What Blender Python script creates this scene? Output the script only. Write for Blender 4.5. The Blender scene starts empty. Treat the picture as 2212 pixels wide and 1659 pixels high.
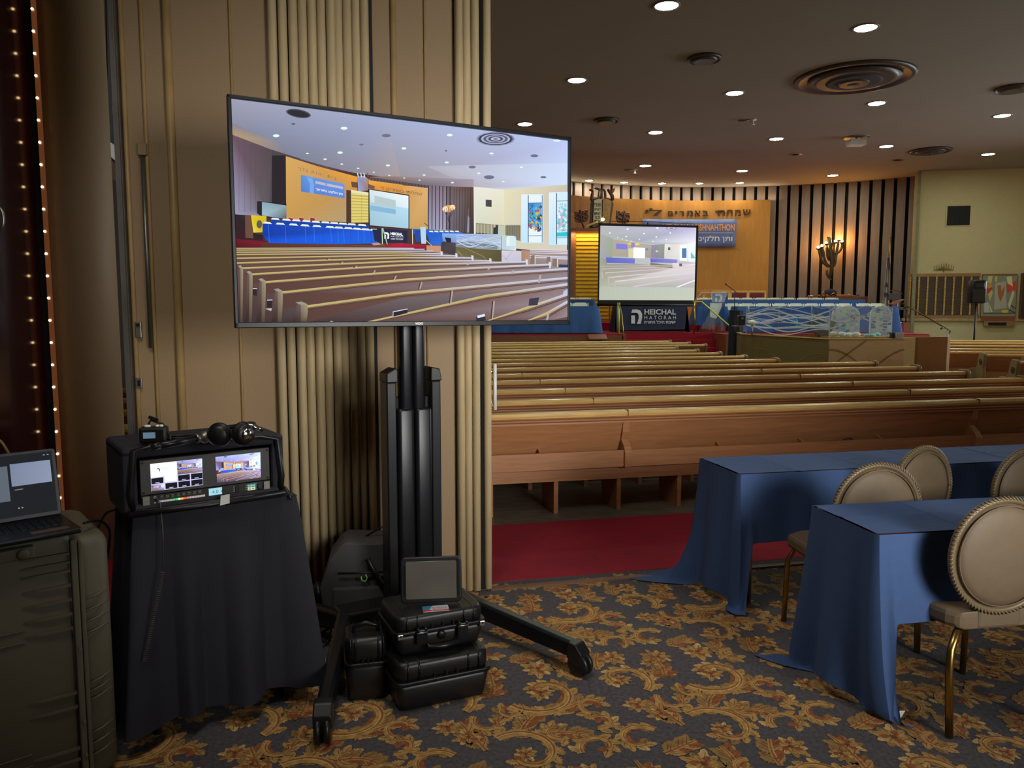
import bpy, bmesh, math, random
from mathutils import Vector, Matrix
from mathutils.geometry import tessellate_polygon
random.seed(7)
S = bpy.context.scene
COL = S.collection
PI = math.pi

# ---------------------------------------------------------------- camera
EYE, FPX, CXP, CYP = 1.65, 1662.0, 1106.0, 829.5
PITCH = math.radians(5.48)
cd = bpy.data.cameras.new('camera')
cam = bpy.data.objects.new('camera', cd)
COL.objects.link(cam)
cam.location = (0, 0, EYE)
cam.rotation_euler = (PI / 2 - PITCH, 0, 0)
cd.sensor_width = 36.0
cd.lens = 36.0 * FPX / 2212.0
cd.clip_start, cd.clip_end = 0.05, 200
S.camera = cam

def ray(px, py):
    x, v = (px - CXP) / FPX, -(py - CYP) / FPX
    c, s = math.cos(PITCH), math.sin(PITCH)
    return Vector((x, c + v * s, v * c - s))
def at(px, py, Y):
    d = ray(px, py); return Vector((0, 0, EYE)) + d * (Y / d.y)
def onz(px, py, z):
    d = ray(px, py); return Vector((0, 0, EYE)) + d * ((z - EYE) / d.z)
def onplane(px, py, p0, n):
    o = Vector((0, 0, EYE)); d = ray(px, py); n = Vector(n)
    return o + d * ((Vector(p0) - o).dot(n) / d.dot(n))

# ---------------------------------------------------------------- world, exposure
S.view_settings.view_transform = 'Standard'
S.view_settings.look = 'None'
S.view_settings.exposure = 0.0
S.view_settings.gamma = 1.0
S.view_settings.use_curve_mapping = False
wd = bpy.data.worlds.new('world'); S.world = wd; wd.use_nodes = True
wd.node_tree.nodes['Background'].inputs[0].default_value = (0.5, 0.6, 0.8, 1)
wd.node_tree.nodes['Background'].inputs[1].default_value = 0.02
S.cycles.use_denoising = True
S.cycles.max_bounces = 8
S.cycles.transparent_max_bounces = 16
S.cycles.caustics_reflective = False
S.cycles.caustics_refractive = False
S.cycles.sample_clamp_indirect = 4.0

def lamp(name, kind, loc, energy, color=(1, 1, 1), size=1.0, size_y=None, rot=None, target=None, spot=None, blend=0.5, spread=None):
    L = bpy.data.lights.new(name, kind); L.energy = energy; L.color = color
    if kind == 'AREA':
        L.size = size
        if size_y: L.shape = 'RECTANGLE'; L.size_y = size_y
        if spread: L.spread = spread
    elif kind == 'SPOT':
        L.spot_size = spot or 1.5; L.spot_blend = blend; L.shadow_soft_size = size
    else: L.shadow_soft_size = size
    o = bpy.data.objects.new(name, L); COL.objects.link(o); o.location = loc
    if target is not None:
        o.rotation_euler = (Vector(target) - Vector(loc)).to_track_quat('-Z', 'Y').to_euler()
    elif rot: o.rotation_euler = rot
    return o

WARM = (1.0, 0.80, 0.55)
DAY = (0.86, 0.93, 1.0)
# daylight entering the sanctuary through the stained glass windows of its right wall
for i, (x, y) in enumerate(((18.6, 21.5), (19.5, 17.5), (20.4, 13.5), (21.2, 9.5))):
    lamp('window_daylight', 'AREA', (x, y, 3.3), 210, DAY, 1.5, 3.4, target=(x - 9, y - 2.0, -1.0), spread=2.2)
# warm cove light lying along the top of the wood panel behind the stage
for a_ in (82, 96, 110, 124):
    a_ = math.radians(a_); lamp('cove_light', 'AREA', (7.3 + 10.72 * math.cos(a_), 18.8 + 10.72 * math.sin(a_), 5.74), 10, WARM, 2.3, .08, rot=(PI, 0, a_ + PI / 2))
# the dim social hall on the camera's side of the partition
FW = Vector((2.95, -.80, 1.95))                 # window in the rear wall of the foyer, behind the camera
lamp('foyer_window_daylight', 'AREA', FW, 54, (1.0, 0.97, 0.92), 2.2, 1.6, target=(0.0, 4.7, 1.45), spread=1.05)
lamp('foyer_fill', 'AREA', (-0.2, 2.9, 3.95), 15, (1.0, 0.93, 0.84), 1.0, 0.8, target=(0.9, 3.3, 0.0), spread=1.7)  # added overhead fill without a fixture, lifts the shaded table ends
lamp('foyer_fill', 'AREA', (1.9, 4.0, 3.95), 10, (1.0, 0.93, 0.84), 1.2, 0.8, target=(2.6, 5.9, 0.5), spread=1.9)  # added overhead fill for the near pew backs, no fixture modelled

lamp('foyer_fill', 'AREA', (-0.9, 1.3, 3.9), 9, (1.0, 0.93, 0.84), 0.9, 0.7, target=(-1.3, 4.1, 1.1), spread=1.3)  # unseen fill lamp added to soften the shadow on the left partition

# ---------------------------------------------------------------- materials
def hexc(h):
    if not isinstance(h, str): return tuple(h)
    h = h.lstrip('#'); c = []
    for i in (0, 2, 4):
        v = int(h[i:i + 2], 16) / 255
        c.append(v / 12.92 if v <= 0.04045 else ((v + 0.055) / 1.055) ** 2.4)
    return tuple(c)
def mat(name, color, rough=0.6, metal=0.0, var=0.12, scale=6.0, bump=0.0, bscale=80.0, stretch=(1, 1, 1), spec=0.5, coat=0.0, tex='NOISE', alpha=None):
    m = bpy.data.materials.new(name); m.use_nodes = True
    nt = m.node_tree; N = nt.nodes; Lk = nt.links; p = N['Principled BSDF']
    c = hexc(color)
    p.inputs['Roughness'].default_value = rough; p.inputs['Metallic'].default_value = metal
    p.inputs['Specular IOR Level'].default_value = spec; p.inputs['Coat Weight'].default_value = coat
    tc = N.new('ShaderNodeTexCoord'); mp = N.new('ShaderNodeMapping'); mp.inputs['Scale'].default_value = stretch
    Lk.new(tc.outputs['Object'], mp.inputs[0])
    if tex == 'WOOD':
        nz = N.new('ShaderNodeTexNoise'); nz.inputs['Scale'].default_value = scale; nz.inputs['Detail'].default_value = 6; nz.inputs['Distortion'].default_value = 0.8
        fac = nz.outputs['Fac']
    else:
        nz = N.new('ShaderNodeTexNoise'); nz.inputs['Scale'].default_value = scale; nz.inputs['Detail'].default_value = 3
        fac = nz.outputs['Fac']
    Lk.new(mp.outputs[0], nz.inputs['Vector'])
    cr = N.new('ShaderNodeValToRGB')
    cr.color_ramp.elements[0].position = 0.3; cr.color_ramp.elements[1].position = 0.7
    cr.color_ramp.elements[0].color = (*[max(0, x * (1 - var)) for x in c], 1)
    cr.color_ramp.elements[1].color = (*[min(1, x * (1 + var)) for x in c], 1)
    Lk.new(fac, cr.inputs[0]); Lk.new(cr.outputs[0], p.inputs['Base Color'])
    if bump:
        nb = N.new('ShaderNodeTexNoise'); nb.inputs['Scale'].default_value = bscale; nb.inputs['Detail'].default_value = 2
        Lk.new(mp.outputs[0], nb.inputs['Vector'])
        bp = N.new('ShaderNodeBump'); bp.inputs['Strength'].default_value = bump; bp.inputs['Distance'].default_value = 0.01
        Lk.new(nb.outputs['Fac'], bp.inputs['Height']); Lk.new(bp.outputs[0], p.inputs['Normal'])
    if alpha is not None: p.inputs['Alpha'].default_value = alpha
    return m
def emis(name, color, strength=1.0):
    m = bpy.data.materials.new(name); m.use_nodes = True; N = m.node_tree.nodes
    p = N['Principled BSDF']; p.inputs['Base Color'].default_value = (0.02, 0.02, 0.02, 1)
    p.inputs['Emission Color'].default_value = (*hexc(color), 1); p.inputs['Emission Strength'].default_value = strength
    return m
def picmat(name, strength=1.0, emit=True, rough=0.8):
    m = bpy.data.materials.new(name); m.use_nodes = True; nt = m.node_tree; N = nt.nodes
    p = N['Principled BSDF']; a = N.new('ShaderNodeAttribute'); a.attribute_name = 'col'
    if emit:
        p.inputs['Base Color'].default_value = (0.005, 0.005, 0.006, 1); p.inputs['Roughness'].default_value = 0.5; p.inputs['Specular IOR Level'].default_value = 0.04
        nt.links.new(a.outputs['Color'], p.inputs['Emission Color']); p.inputs['Emission Strength'].default_value = strength
    else:
        nt.links.new(a.outputs['Color'], p.inputs['Base Color']); p.inputs['Roughness'].default_value = rough
    return m
def clear(name, tint=(0.93, 0.96, 1.0), gloss=0.08):
    m = bpy.data.materials.new(name); m.use_nodes = True; nt = m.node_tree; N = nt.nodes; N.remove(N['Principled BSDF'])
    t = N.new('ShaderNodeBsdfTransparent'); t.inputs[0].default_value = (*tint, 1)
    g = N.new('ShaderNodeBsdfGlossy'); g.inputs['Roughness'].default_value = 0.05
    f = N.new('ShaderNodeFresnel'); f.inputs[0].default_value = 1.49
    ad = N.new('ShaderNodeMath'); ad.operation = 'MULTIPLY_ADD'; ad.inputs[1].default_value = 0.3; ad.inputs[2].default_value = gloss
    mx = N.new('ShaderNodeMixShader')
    nt.links.new(f.outputs[0], ad.inputs[0]); nt.links.new(ad.outputs[0], mx.inputs[0])
    nt.links.new(t.outputs[0], mx.inputs[1]); nt.links.new(g.outputs[0], mx.inputs[2])
    nt.links.new(mx.outputs[0], N['Material Output'].inputs[0])
    return m

# ---------------------------------------------------------------- mesh building
class MB:
    def __init__(s): s.v = []; s.f = []; s.m = []; s.sm = []; s.mi = 0
    def add(s, vs, fs, smooth=False):
        b = len(s.v); s.v += [tuple(x) for x in vs]
        for f in fs: s.f.append([b + i for i in f]); s.m.append(s.mi); s.sm.append(smooth)
        return s
    def box(s, c, d, R=None):
        c = Vector(c); x, y, z = d[0] / 2, d[1] / 2, d[2] / 2
        vs = [Vector((i * x, j * y, k * z)) for i in (-1, 1) for j in (-1, 1) for k in (-1, 1)]
        if R is not None: vs = [R @ p for p in vs]
        return s.add([c + p for p in vs], [(0, 1, 3, 2), (4, 6, 7, 5), (0, 4, 5, 1), (2, 3, 7, 6), (0, 2, 6, 4), (1, 5, 7, 3)])
    def rbox(s, c, d, r=0.02, seg=4, R=None, taper=1.0):
        # box with rounded vertical edges and softened rim; taper scales the bottom
        c = Vector(c); hx, hy, hz = d[0] / 2, d[1] / 2, d[2] / 2; r = min(r, hx * .99, hy * .99)
        e = min(r * .6, hz * .45)
        lv = [(-hz, -e, taper), (-hz + e * .3, -e * .3, taper), (-hz + e, 0, taper), (hz - e, 0, 1), (hz - e * .3, -e * .3, 1), (hz, -e, 1)]
        rings = []
        for z, off, tp in lv:
            ring = []
            for q, (sx, sy) in enumerate(((1, 1), (-1, 1), (-1, -1), (1, -1))):
                for k in range(seg + 1):
                    a = q * PI / 2 + k / seg * PI / 2
                    x = sx * (hx - r) + math.cos(a) * (r + off); y = sy * (hy - r) + math.sin(a) * (r + off)
                    ring.append(Vector((x * tp, y * tp, z)))
            rings.append(ring)
        n = len(rings[0]); vs = [p for g in rings for p in g]
        if R is not None: vs = [R @ p for p in vs]
        fs = [(i * n + k, i * n + (k + 1) % n, (i + 1) * n + (k + 1) % n, (i + 1) * n + k) for i in range(len(lv) - 1) for k in range(n)]
        s.add([c + p for p in vs], fs, True)
        b = len(s.v) - len(vs); s.f.append([b + i for i in range(n)][::-1]); s.f.append([b + (len(lv) - 1) * n + i for i in range(n)])
        s.m += [s.mi] * 2; s.sm += [False] * 2
        return s
    def cyl(s, a, b, r0, r1=None, n=12, smooth=True):
        a, b = Vector(a), Vector(b); r1 = r0 if r1 is None else r1
        d = (b - a).normalized(); u = d.orthogonal().normalized(); w = d.cross(u)
        vs = [p + (u * math.cos(t) + w * math.sin(t)) * r for p, r in ((a, r0), (b, r1)) for t in [k * 2 * PI / n for k in range(n)]]
        s.add(vs, [(k, (k + 1) % n, n + (k + 1) % n, n + k) for k in range(n)], smooth)
        q = len(s.v) - 2 * n; s.f += [[q + k for k in range(n)][::-1], [q + n + k for k in range(n)]]; s.m += [s.mi] * 2; s.sm += [False] * 2
        return s
    def tube(s, pts, r, n=8, flat=None):
        pts = [Vector(p) for p in pts]; m = len(pts); rr = r if isinstance(r, (list, tuple)) else [r] * m
        vs = []; up = None
        for i, p in enumerate(pts):
            d = (pts[min(i + 1, m - 1)] - pts[max(i - 1, 0)])
            d = d.normalized() if d.length > 1e-9 else Vector((0, 0, 1))
            if up is None: up = d.orthogonal().normalized()
            up = (up - d * up.dot(d)); up = up.normalized() if up.length > 1e-6 else d.orthogonal().normalized()
            w = d.cross(up)
            for k in range(n):
                t = k * 2 * PI / n; vs.append(p + (up * math.cos(t) + w * math.sin(t) * (flat or 1)) * rr[i])
        s.add(vs, [(i * n + k, i * n + (k + 1) % n, (i + 1) * n + (k + 1) % n, (i + 1) * n + k) for i in range(m - 1) for k in range(n)], True)
        q = len(s.v) - m * n; s.f += [[q + k for k in range(n)][::-1], [q + (m - 1) * n + k for k in range(n)]]; s.m += [s.mi] * 2; s.sm += [False] * 2
        return s
    def lathe(s, prof, o=(0, 0, 0), n=24, R=None, smooth=True):
        o = Vector(o); vs = []
        for r, z in prof:
            for k in range(n):
                p = Vector((r * math.cos(k * 2 * PI / n), r * math.sin(k * 2 * PI / n), z)); vs.append(o + (R @ p if R is not None else p))
        m = len(prof)
        s.add(vs, [(i * n + k, i * n + (k + 1) % n, (i + 1) * n + (k + 1) % n, (i + 1) * n + k) for i in range(m - 1) for k in range(n)], smooth)
        q = len(s.v) - m * n
        if prof[0][0] > 1e-5: s.f.append([q + k for k in range(n)][::-1]); s.m.append(s.mi); s.sm.append(False)
        if prof[-1][0] > 1e-5: s.f.append([q + (m - 1) * n + k for k in range(n)]); s.m.append(s.mi); s.sm.append(False)
        return s
    def prism(s, poly, o, U, V, N, t0=0.0, t1=0.02):
        # 2D polygon (any) in the U,V plane at o, thick from t0 to t1 along N
        o, U, V, N = Vector(o), Vector(U), Vector(V), Vector(N); n = len(poly)
        a = [o + U * p[0] + V * p[1] + N * t0 for p in poly]; b = [o + U * p[0] + V * p[1] + N * t1 for p in poly]
        tri = tessellate_polygon([[Vector((p[0], p[1], 0)) for p in poly]])
        fs = [tuple(t) for t in tri] + [tuple(n + i for i in t)[::-1] for t in tri] + [(k, (k + 1) % n, n + (k + 1) % n, n + k) for k in range(n)]
        return s.add(a + b, fs)
    def extr(s, prof, a, b, N, Z=(0, 0, 1)):
        # profile [(n,z)] swept straight from a to b
        a, b, N, Z = Vector(a), Vector(b), Vector(N), Vector(Z); n = len(prof)
        va = [a + N * p[0] + Z * p[1] for p in prof]; vb = [b + N * p[0] + Z * p[1] for p in prof]
        tri = tessellate_polygon([[Vector((p[0], p[1], 0)) for p in prof]])
        return s.add(va + vb, [tuple(t) for t in tri] + [tuple(n + i for i in t)[::-1] for t in tri] + [(k, (k + 1) % n, n + (k + 1) % n, n + k) for k in range(n)])
    def grid(s, fn, nu, nv, smooth=True):
        vs = [fn(i / nu, j / nv) for i in range(nu + 1) for j in range(nv + 1)]
        return s.add(vs, [(i * (nv + 1) + j, (i + 1) * (nv + 1) + j, (i + 1) * (nv + 1) + j + 1, i * (nv + 1) + j + 1) for i in range(nu) for j in range(nv)], smooth)
    def sph(s, c, r, n=12, sc=(1, 1, 1), R=None):
        prof = [(max(1e-6, r * math.sin(PI * i / (n // 2 + 2))), -r * math.cos(PI * i / (n // 2 + 2))) for i in range(n // 2 + 3)]
        D = Matrix.Diagonal(Vector(sc)); R2 = (R @ D) if R is not None else D
        return s.lathe(prof, c, n, R2)
    def quad(s, a, b, c, d): return s.add([a, b, c, d], [(0, 1, 2, 3)])
    def build(s, name, m, parent=None, loc=None, rz=None, bevel=0, recalc=True, solid=0, sub=0):
        me = bpy.data.meshes.new(name); me.from_pydata(s.v, [], s.f)
        for mm in (m if isinstance(m, (list, tuple)) else [m]): me.materials.append(mm)
        me.polygons.foreach_set('material_index', s.m); me.polygons.foreach_set('use_smooth', s.sm)
        if recalc:
            bm = bmesh.new(); bm.from_mesh(me); bmesh.ops.recalc_face_normals(bm, faces=bm.faces); bm.to_mesh(me); bm.free()
        o = bpy.data.objects.new(name, me); COL.objects.link(o)
        if parent is not None: o.parent = parent
        if loc is not None: o.location = loc
        if rz is not None: o.rotation_euler = (0, 0, rz)
        if bevel:
            b = o.modifiers.new('bevel', 'BEVEL'); b.width = bevel; b.segments = 2; b.limit_method = 'ANGLE'; b.angle_limit = 0.7
        if solid:
            b = o.modifiers.new('solid', 'SOLIDIFY'); b.thickness = solid; b.offset = 0
        if sub:
            b = o.modifiers.new('sub', 'SUBSURF'); b.levels = sub; b.render_levels = sub
        return o
def tag(o, label, cat, group=None):
    o['label'] = label; o['category'] = cat
    if group: o['group'] = group
    return o
def thing(name, label, cat, loc=(0, 0, 0), rz=0.0, group=None):
    o = bpy.data.objects.new(name, None); o.empty_display_size = 0.1; COL.objects.link(o); o.location = loc; o.rotation_euler = (0, 0, rz)
    return tag(o, label, cat, group)
def struct(name, mb, m, **k):
    o = mb.build(name, m, **k); o['kind'] = 'structure'; return o
def copy_tree(o, parent=None):
    c = o.copy(); COL.objects.link(c); c.parent = parent
    for ch in [x for x in CH.get(o.name, [])]: copy_tree(ch, c)
    return c
CH = {}
def index_children(root):
    # remember the children of a prototype so that copying it is fast
    def walk(o):
        CH[o.name] = list(o.children)
        for c in o.children: walk(c)
    walk(root)
def rot2(a): return Vector((math.cos(a), math.sin(a), 0)), Vector((-math.sin(a), math.cos(a), 0))
def Rz(a): return Matrix.Rotation(a, 3, 'Z')
def Rx(a): return Matrix.Rotation(a, 3, 'X')
def Ry(a): return Matrix.Rotation(a, 3, 'Y')
Z3 = Vector((0, 0, 1))

# ---------------------------------------------------------------- lettering
_TX = {}
def glyphs(s, bold=0.0):
    k = (s, bold)
    if k in _TX: return _TX[k]
    cu = bpy.data.curves.new('t', 'FONT'); cu.body = s; cu.size = 1; cu.offset = bold; cu.resolution_u = 3
    o = bpy.data.objects.new('t', cu); COL.objects.link(o)
    bpy.context.view_layer.update()
    me = bpy.data.meshes.new_from_object(o.evaluated_get(bpy.context.evaluated_depsgraph_get()))
    vs = [(v.co.x, v.co.y) for v in me.vertices]; fs = [tuple(p.vertices) for p in me.polygons]
    bpy.data.objects.remove(o); bpy.data.curves.remove(cu); bpy.data.meshes.remove(me)
    x0, x1 = min(v[0] for v in vs), max(v[0] for v in vs); y0, y1 = min(v[1] for v in vs), max(v[1] for v in vs)
    vs = [((x - x0) / (x1 - x0), (y - y0) / (y1 - y0)) for x, y in vs]
    _TX[k] = (vs, fs); return _TX[k]
def heb(s): return s[::-1]
def letter(mb, s, o, U, V, bold=0.0):
    # writes s into the box spanned by U (width) and V (height) from corner o
    vs, fs = glyphs(s, bold); o, U, V = Vector(o), Vector(U), Vector(V)
    return mb.add([o + U * x + V * y for x, y in vs], fs)
class PIC:
    """a flat picture (screen image, print): coloured polygons stacked a hair apart along N"""
    def __init__(s, fn, N, step=0.00003, tone=None):
        s.fn = fn; s.N = Vector(N); s.k = 0; s.step = step; s.v = []; s.f = []; s.c = []; s.tone = tone
    def poly(s, pts, col):
        cols = [hexc(c) for c in col] if isinstance(col, (list, tuple)) and not isinstance(col[0], float) else [hexc(col)] * len(pts)
        if s.tone: cols = [s.tone(c) for c in cols]
        s.k += 1; b = len(s.v)
        s.v += [s.fn(*p) + s.N * (s.step * s.k) for p in pts]; s.c += cols
        for t in tessellate_polygon([[Vector((p[0], p[1], 0)) for p in pts]]): s.f.append([b + i for i in t])
    def ell(s, cx, cy, rx, ry, col, n=14):
        s.poly([(cx + rx * math.cos(2 * PI * i / n), cy + ry * math.sin(2 * PI * i / n)) for i in range(n)], col)
    def line(s, pts, w, col):
        for (a, b), (c, d) in zip(pts[:-1], pts[1:]):
            L = math.hypot(c - a, d - b) or 1; nx, ny = -(d - b) / L, (c - a) / L
            w0 = w1 = w / 2
            s.poly([(a - nx * w0, b - ny * w0), (c - nx * w1, d - ny * w1), (c + nx * w1, d + ny * w1), (a + nx * w0, b + ny * w0)], col)
    def rect(s, x0, y0, x1, y1, col): s.poly([(x0, y0), (x1, y0), (x1, y1), (x0, y1)], col)
    def text(s, t, tl, tr, bl, col, bold=0.0):
        vs, fs = glyphs(t, bold); c = hexc(col); c = s.tone(c) if s.tone else c
        s.k += 1; b = len(s.v)
        for x, y in vs:
            px = tl[0] + (tr[0] - tl[0]) * x + (bl[0] - tl[0]) * (1 - y); py = tl[1] + (tr[1] - tl[1]) * x + (bl[1] - tl[1]) * (1 - y)
            s.v.append(s.fn(px, py) + s.N * (s.step * s.k)); s.c.append(c)
        s.f += [[b + i for i in f] for f in fs]
    def build(s, name, m, parent=None):
        me = bpy.data.meshes.new(name); me.from_pydata([tuple(v) for v in s.v], [], s.f); me.materials.append(m)
        at_ = me.color_attributes.new('col', 'FLOAT_COLOR', 'POINT')
        at_.data.foreach_set('color', [x for c in s.c for x in (*c, 1.0)])
        o = bpy.data.objects.new(name, me); COL.objects.link(o)
        if parent is not None: o.parent = parent
        return o
# ================================================================ materials used by several things
UA = math.radians(12.8)
U, NN = rot2(UA)                       # along the partition and the pews; towards the stage
def un(u, n, z=0.0): return U * u + NN * n + Z3 * z
M = {
 'carpet': mat('slate_carpet', '#4b474a', 0.95, var=0.35, scale=60, bump=0.3, bscale=400),
 'red': mat('red_carpet', '#98102a', 0.95, var=0.12, scale=5, bump=0.3, bscale=500),
 'wood_floor': mat('grey_board_floor', '#6e6558', 0.45, var=0.4, scale=5, stretch=(1, 6, 1), tex='WOOD'),
 'pew': mat('pew_wood', '#b07a50', 0.42, var=0.14, scale=3, stretch=(1, 8, 14), tex='WOOD'),
 'pew_rail': mat('pew_rail_wood', '#e2ba74', 0.26, var=0.15, scale=4, stretch=(1, 12, 12), tex='WOOD'),
 'pew_end': mat('pew_end_wood', '#927a58', 0.4, var=0.15, scale=4, stretch=(6, 6, 1), tex='WOOD'),
 'beige': mat('beige_vinyl', '#9c8260', 0.55, var=0.05, scale=200, bump=0.15, bscale=500),
 'flute': mat('flute_wood', '#cdb890', 0.42, var=0.10, scale=5, stretch=(8, 8, .6), tex='WOOD'),
 'black': mat('black_void', '#060606', 0.9, var=0.0),
 'ceiling': mat('ceiling_plaster', '#9c968a', 0.9, var=0.03, scale=.5, bump=0.05, bscale=60),
 'cream': mat('cream_paint', '#cfc396', 0.85, var=0.02),
 'panel': mat('honey_wood_panel', '#bc8236', 0.4, var=0.10, scale=3, stretch=(2, 2, .35), tex='WOOD'),
 'slat': mat('walnut_slat', '#7c6e64', 0.55, var=0.14, scale=4, stretch=(5, 5, .4), tex='WOOD'),
 'stage_wood': mat('stage_wood', '#8a5232', 0.4, var=0.12, scale=3, stretch=(1, 8, 8), tex='WOOD'),
 'blue': mat('blue_tablecloth', '#3a5482', 0.85, var=0.04, scale=30, bump=0.06, bscale=900),
 'stage_blue': mat('stage_tablecloth', '#3a64a4', 0.85, var=0.05, scale=3),
 'navy': mat('navy_cloth', '#28304c', 0.85, var=0.08, scale=4),
 'blackcloth': mat('black_cloth', '#22222c', 0.85, var=0.08, scale=8, bump=0.05, bscale=600),
 'white_plastic': mat('white_plastic', '#e8ecd8', 0.4, var=0.02),
 'metal': mat('brushed_metal', '#a8a8a4', 0.35, 1.0, var=0.05),
 'chrome': mat('chrome', '#d8d8d4', 0.15, 1.0, var=0.02),
 'brass': mat('brass', '#b09050', 0.3, 1.0, var=0.05),
 'bronze': mat('bronze', '#6a5a44', 0.4, 0.7, var=0.15),
 'blk': mat('black_plastic', '#141416', 0.4, var=0.1, bump=0.05, bscale=300),
 'blkm': mat('black_metal', '#15171c', 0.35, 0.3, var=0.06),
 'blk2': mat('matt_black', '#0c0c0e', 0.7, var=0.1),
 'gold': mat('gold_slat', '#e0b028', 0.4, 0.3, var=0.06),
 'walnut': mat('dark_carved_wood', '#5a3a28', 0.4, var=0.2, scale=8),
 'tan': mat('tan_upholstery', '#6c5b45', 0.6, var=0.04, scale=30, bump=0.04, bscale=400),
 'clear': clear('clear_acrylic'),
 'lens': emis('downlight_glow', '#f4ffe9', 140.0), 'lens2': emis('wall_downlight_glow', '#fff4d8', 130.0),
 'white': mat('white_paint', '#e6e6e2', 0.6, var=0.02),
 'vent': mat('vent_enamel', '#55504a', 0.4, 0.3, var=0.05),
 'silver': mat('silver_trim', '#8a8880', 0.4, 0.8, var=0.05),
 'grey': mat('grey_fabric', '#4c484c', 0.85, var=0.1, bump=0.2, bscale=300),
}

# ================================================================ the setting
ZC = 6.3
def flat(pts, z, m, name='floor'):
    mb = MB(); n = len(pts)
    top = [Vector((p[0], p[1], z)) for p in pts]; bot = [Vector((p[0], p[1], z - .1)) for p in pts]
    tri = tessellate_polygon([[Vector((p[0], p[1], 0)) for p in pts]])
    mb.add(top + bot, [tuple(t) for t in tri] + [tuple(n + i for i in t)[::-1] for t in tri] + [(k, (k + 1) % n, n + (k + 1) % n, n + k) for k in range(n)])
    return struct(name, mb, m)
flat([un(-4.2, -1.6), un(7.6, -1.6), un(7.6, 4.465), un(-4.2, 4.465)], 0.0, M['carpet'])
flat([un(-10, 4.465), un(24, 4.465), un(24, 5.68), un(-10, 5.68)], 0.002, M['red'])
flat([un(-10, 5.68), un(24, 5.68), Vector((24, 31, 0)), Vector((-12, 31, 0))], 0.0, M['wood_floor'])
flat([un(-10, 4.3), un(24, 4.3), Vector((24, 31, 0)), Vector((-12, 31, 0))], ZC + .1, M['ceiling'], 'ceiling')
flat([un(-4.2, -1.6), un(7.6, -1.6), un(7.6, 4.3), un(-4.2, 4.3)], 4.1, M['ceiling'], 'ceiling')
def wallbox(name, a, b, z0, z1, t, m):
    a, b = Vector(a), Vector(b); d = (b - a); L = d.length; ang = math.atan2(d.y, d.x)
    mb = MB().box(((a.x + b.x) / 2, (a.y + b.y) / 2, (z0 + z1) / 2), (L, t, z1 - z0), Rz(ang)); return struct(name, mb, m)
wallbox('wall_front', un(-10, 4.28), un(24, 4.28), 4.1, ZC, .1, M['cream'])          # header above the folding partition
wallbox('wall_front', un(-10, 4.38), un(-2.0, 4.38), 0, 4.1, .08, M['cream'])
wallbox('wall_front', un(7.6, 4.34), un(24, 4.34), 0, 4.1, .08, M['cream'])
wallbox('wall_right', un(7.6, -1.6), un(7.6, 4.3), 0, 4.1, .1, M['cream'])
wallbox('wall_rear', un(-4.2, -1.6), un(7.6, -1.6), 0, 4.1, .1, M['cream'])
fwa = math.radians(12.8); fw = MB(); c = un(2.70, -1.53, 1.95)
for dx, dz, w_, h_ in ((-.68, 0, .06, 1.3), (.68, 0, .06, 1.3), (0, -.63, 2.2, .06), (0, .63, 2.2, .06), (0, 0, .04, 1.3)): fw.box((c + U * dx * 1.6 + Z3 * dz), (w_, .05, h_), Rz(UA))
fwf = struct('window_5', fw, M['white']); MB().box(c - NN * .015, (2.1, .01, 1.2), Rz(UA)).build('pane', emis('day_pane', '#dfe8ee', 1.5), fwf)
wallbox('wall_left', un(-10, 4.3), (-12, 31, 0), 0, ZC, .1, M['cream'])
# right wall of the sanctuary with its stained glass windows (outside the frame)
CW0, CW1 = Vector((13.66, 26.5, 0)), Vector((19.6, 25.3, 0))
RW1 = un(24, 4.34)
rd = (RW1 - CW1); RL = rd.length; rd.normalize(); rn = Vector((rd.y, -rd.x, 0))
if rn.x > 0: rn = -rn
mb = MB(); ang = math.atan2(rd.y, rd.x)
def rwb(mb, s0, s1, z0, z1, t=.2, off=0):
    c = CW1 + rd * ((s0 + s1) / 2) - rn * (t / 2 + off); mb.box((c.x, c.y, (z0 + z1) / 2), (s1 - s0, t, z1 - z0), Rz(ang)); return mb
ws = [3.0, 7.0, 11.0, 15.0]
rwb(mb, 0, RL, 0, 1.5); rwb(mb, 0, RL, 5.2, ZC)
prev = 0
for w in ws: rwb(mb, prev, w, 1.5, 5.2); prev = w + 1.8
rwb(mb, prev, RL, 1.5, 5.2)
struct('wall_right', mb, M['cream'])
GLZ = [emis('pale_glass', '#bcd8e8', 1.2), emis('blue_glass', '#2c7fd8', 1.0), emis('teal_glass', '#3cc0c8', 1.0), emis('rose_glass', '#d86a7c', 0.9)]
for i, w in enumerate(ws):
    mb = MB()
    for a_, b_ in ((w, w + .06), (w + 1.74, w + 1.8), (w + .87, w + .93)): rwb(mb, a_, b_, 1.5, 5.2, .06, .05)
    for z in (1.5, 2.2, 3.4, 4.4, 5.14): rwb(mb, w, w + 1.8, z, z + .06, .06, .05)
    fr = struct('window_%d' % (i + 1), mb, M['blkm'])
    g = MB(); rr = random.Random(i)
    for a in range(6):
        for b in range(12):
            g.mi = rr.choice([0, 0, 0, 0, 0, 1, 2, 3]); rwb(g, w + .3 * a, w + .3 * a + .3, 1.5 + b * .308, 1.5 + b * .308 + .308, .01, .09)
    g.build('pane', GLZ, fr)
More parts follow.
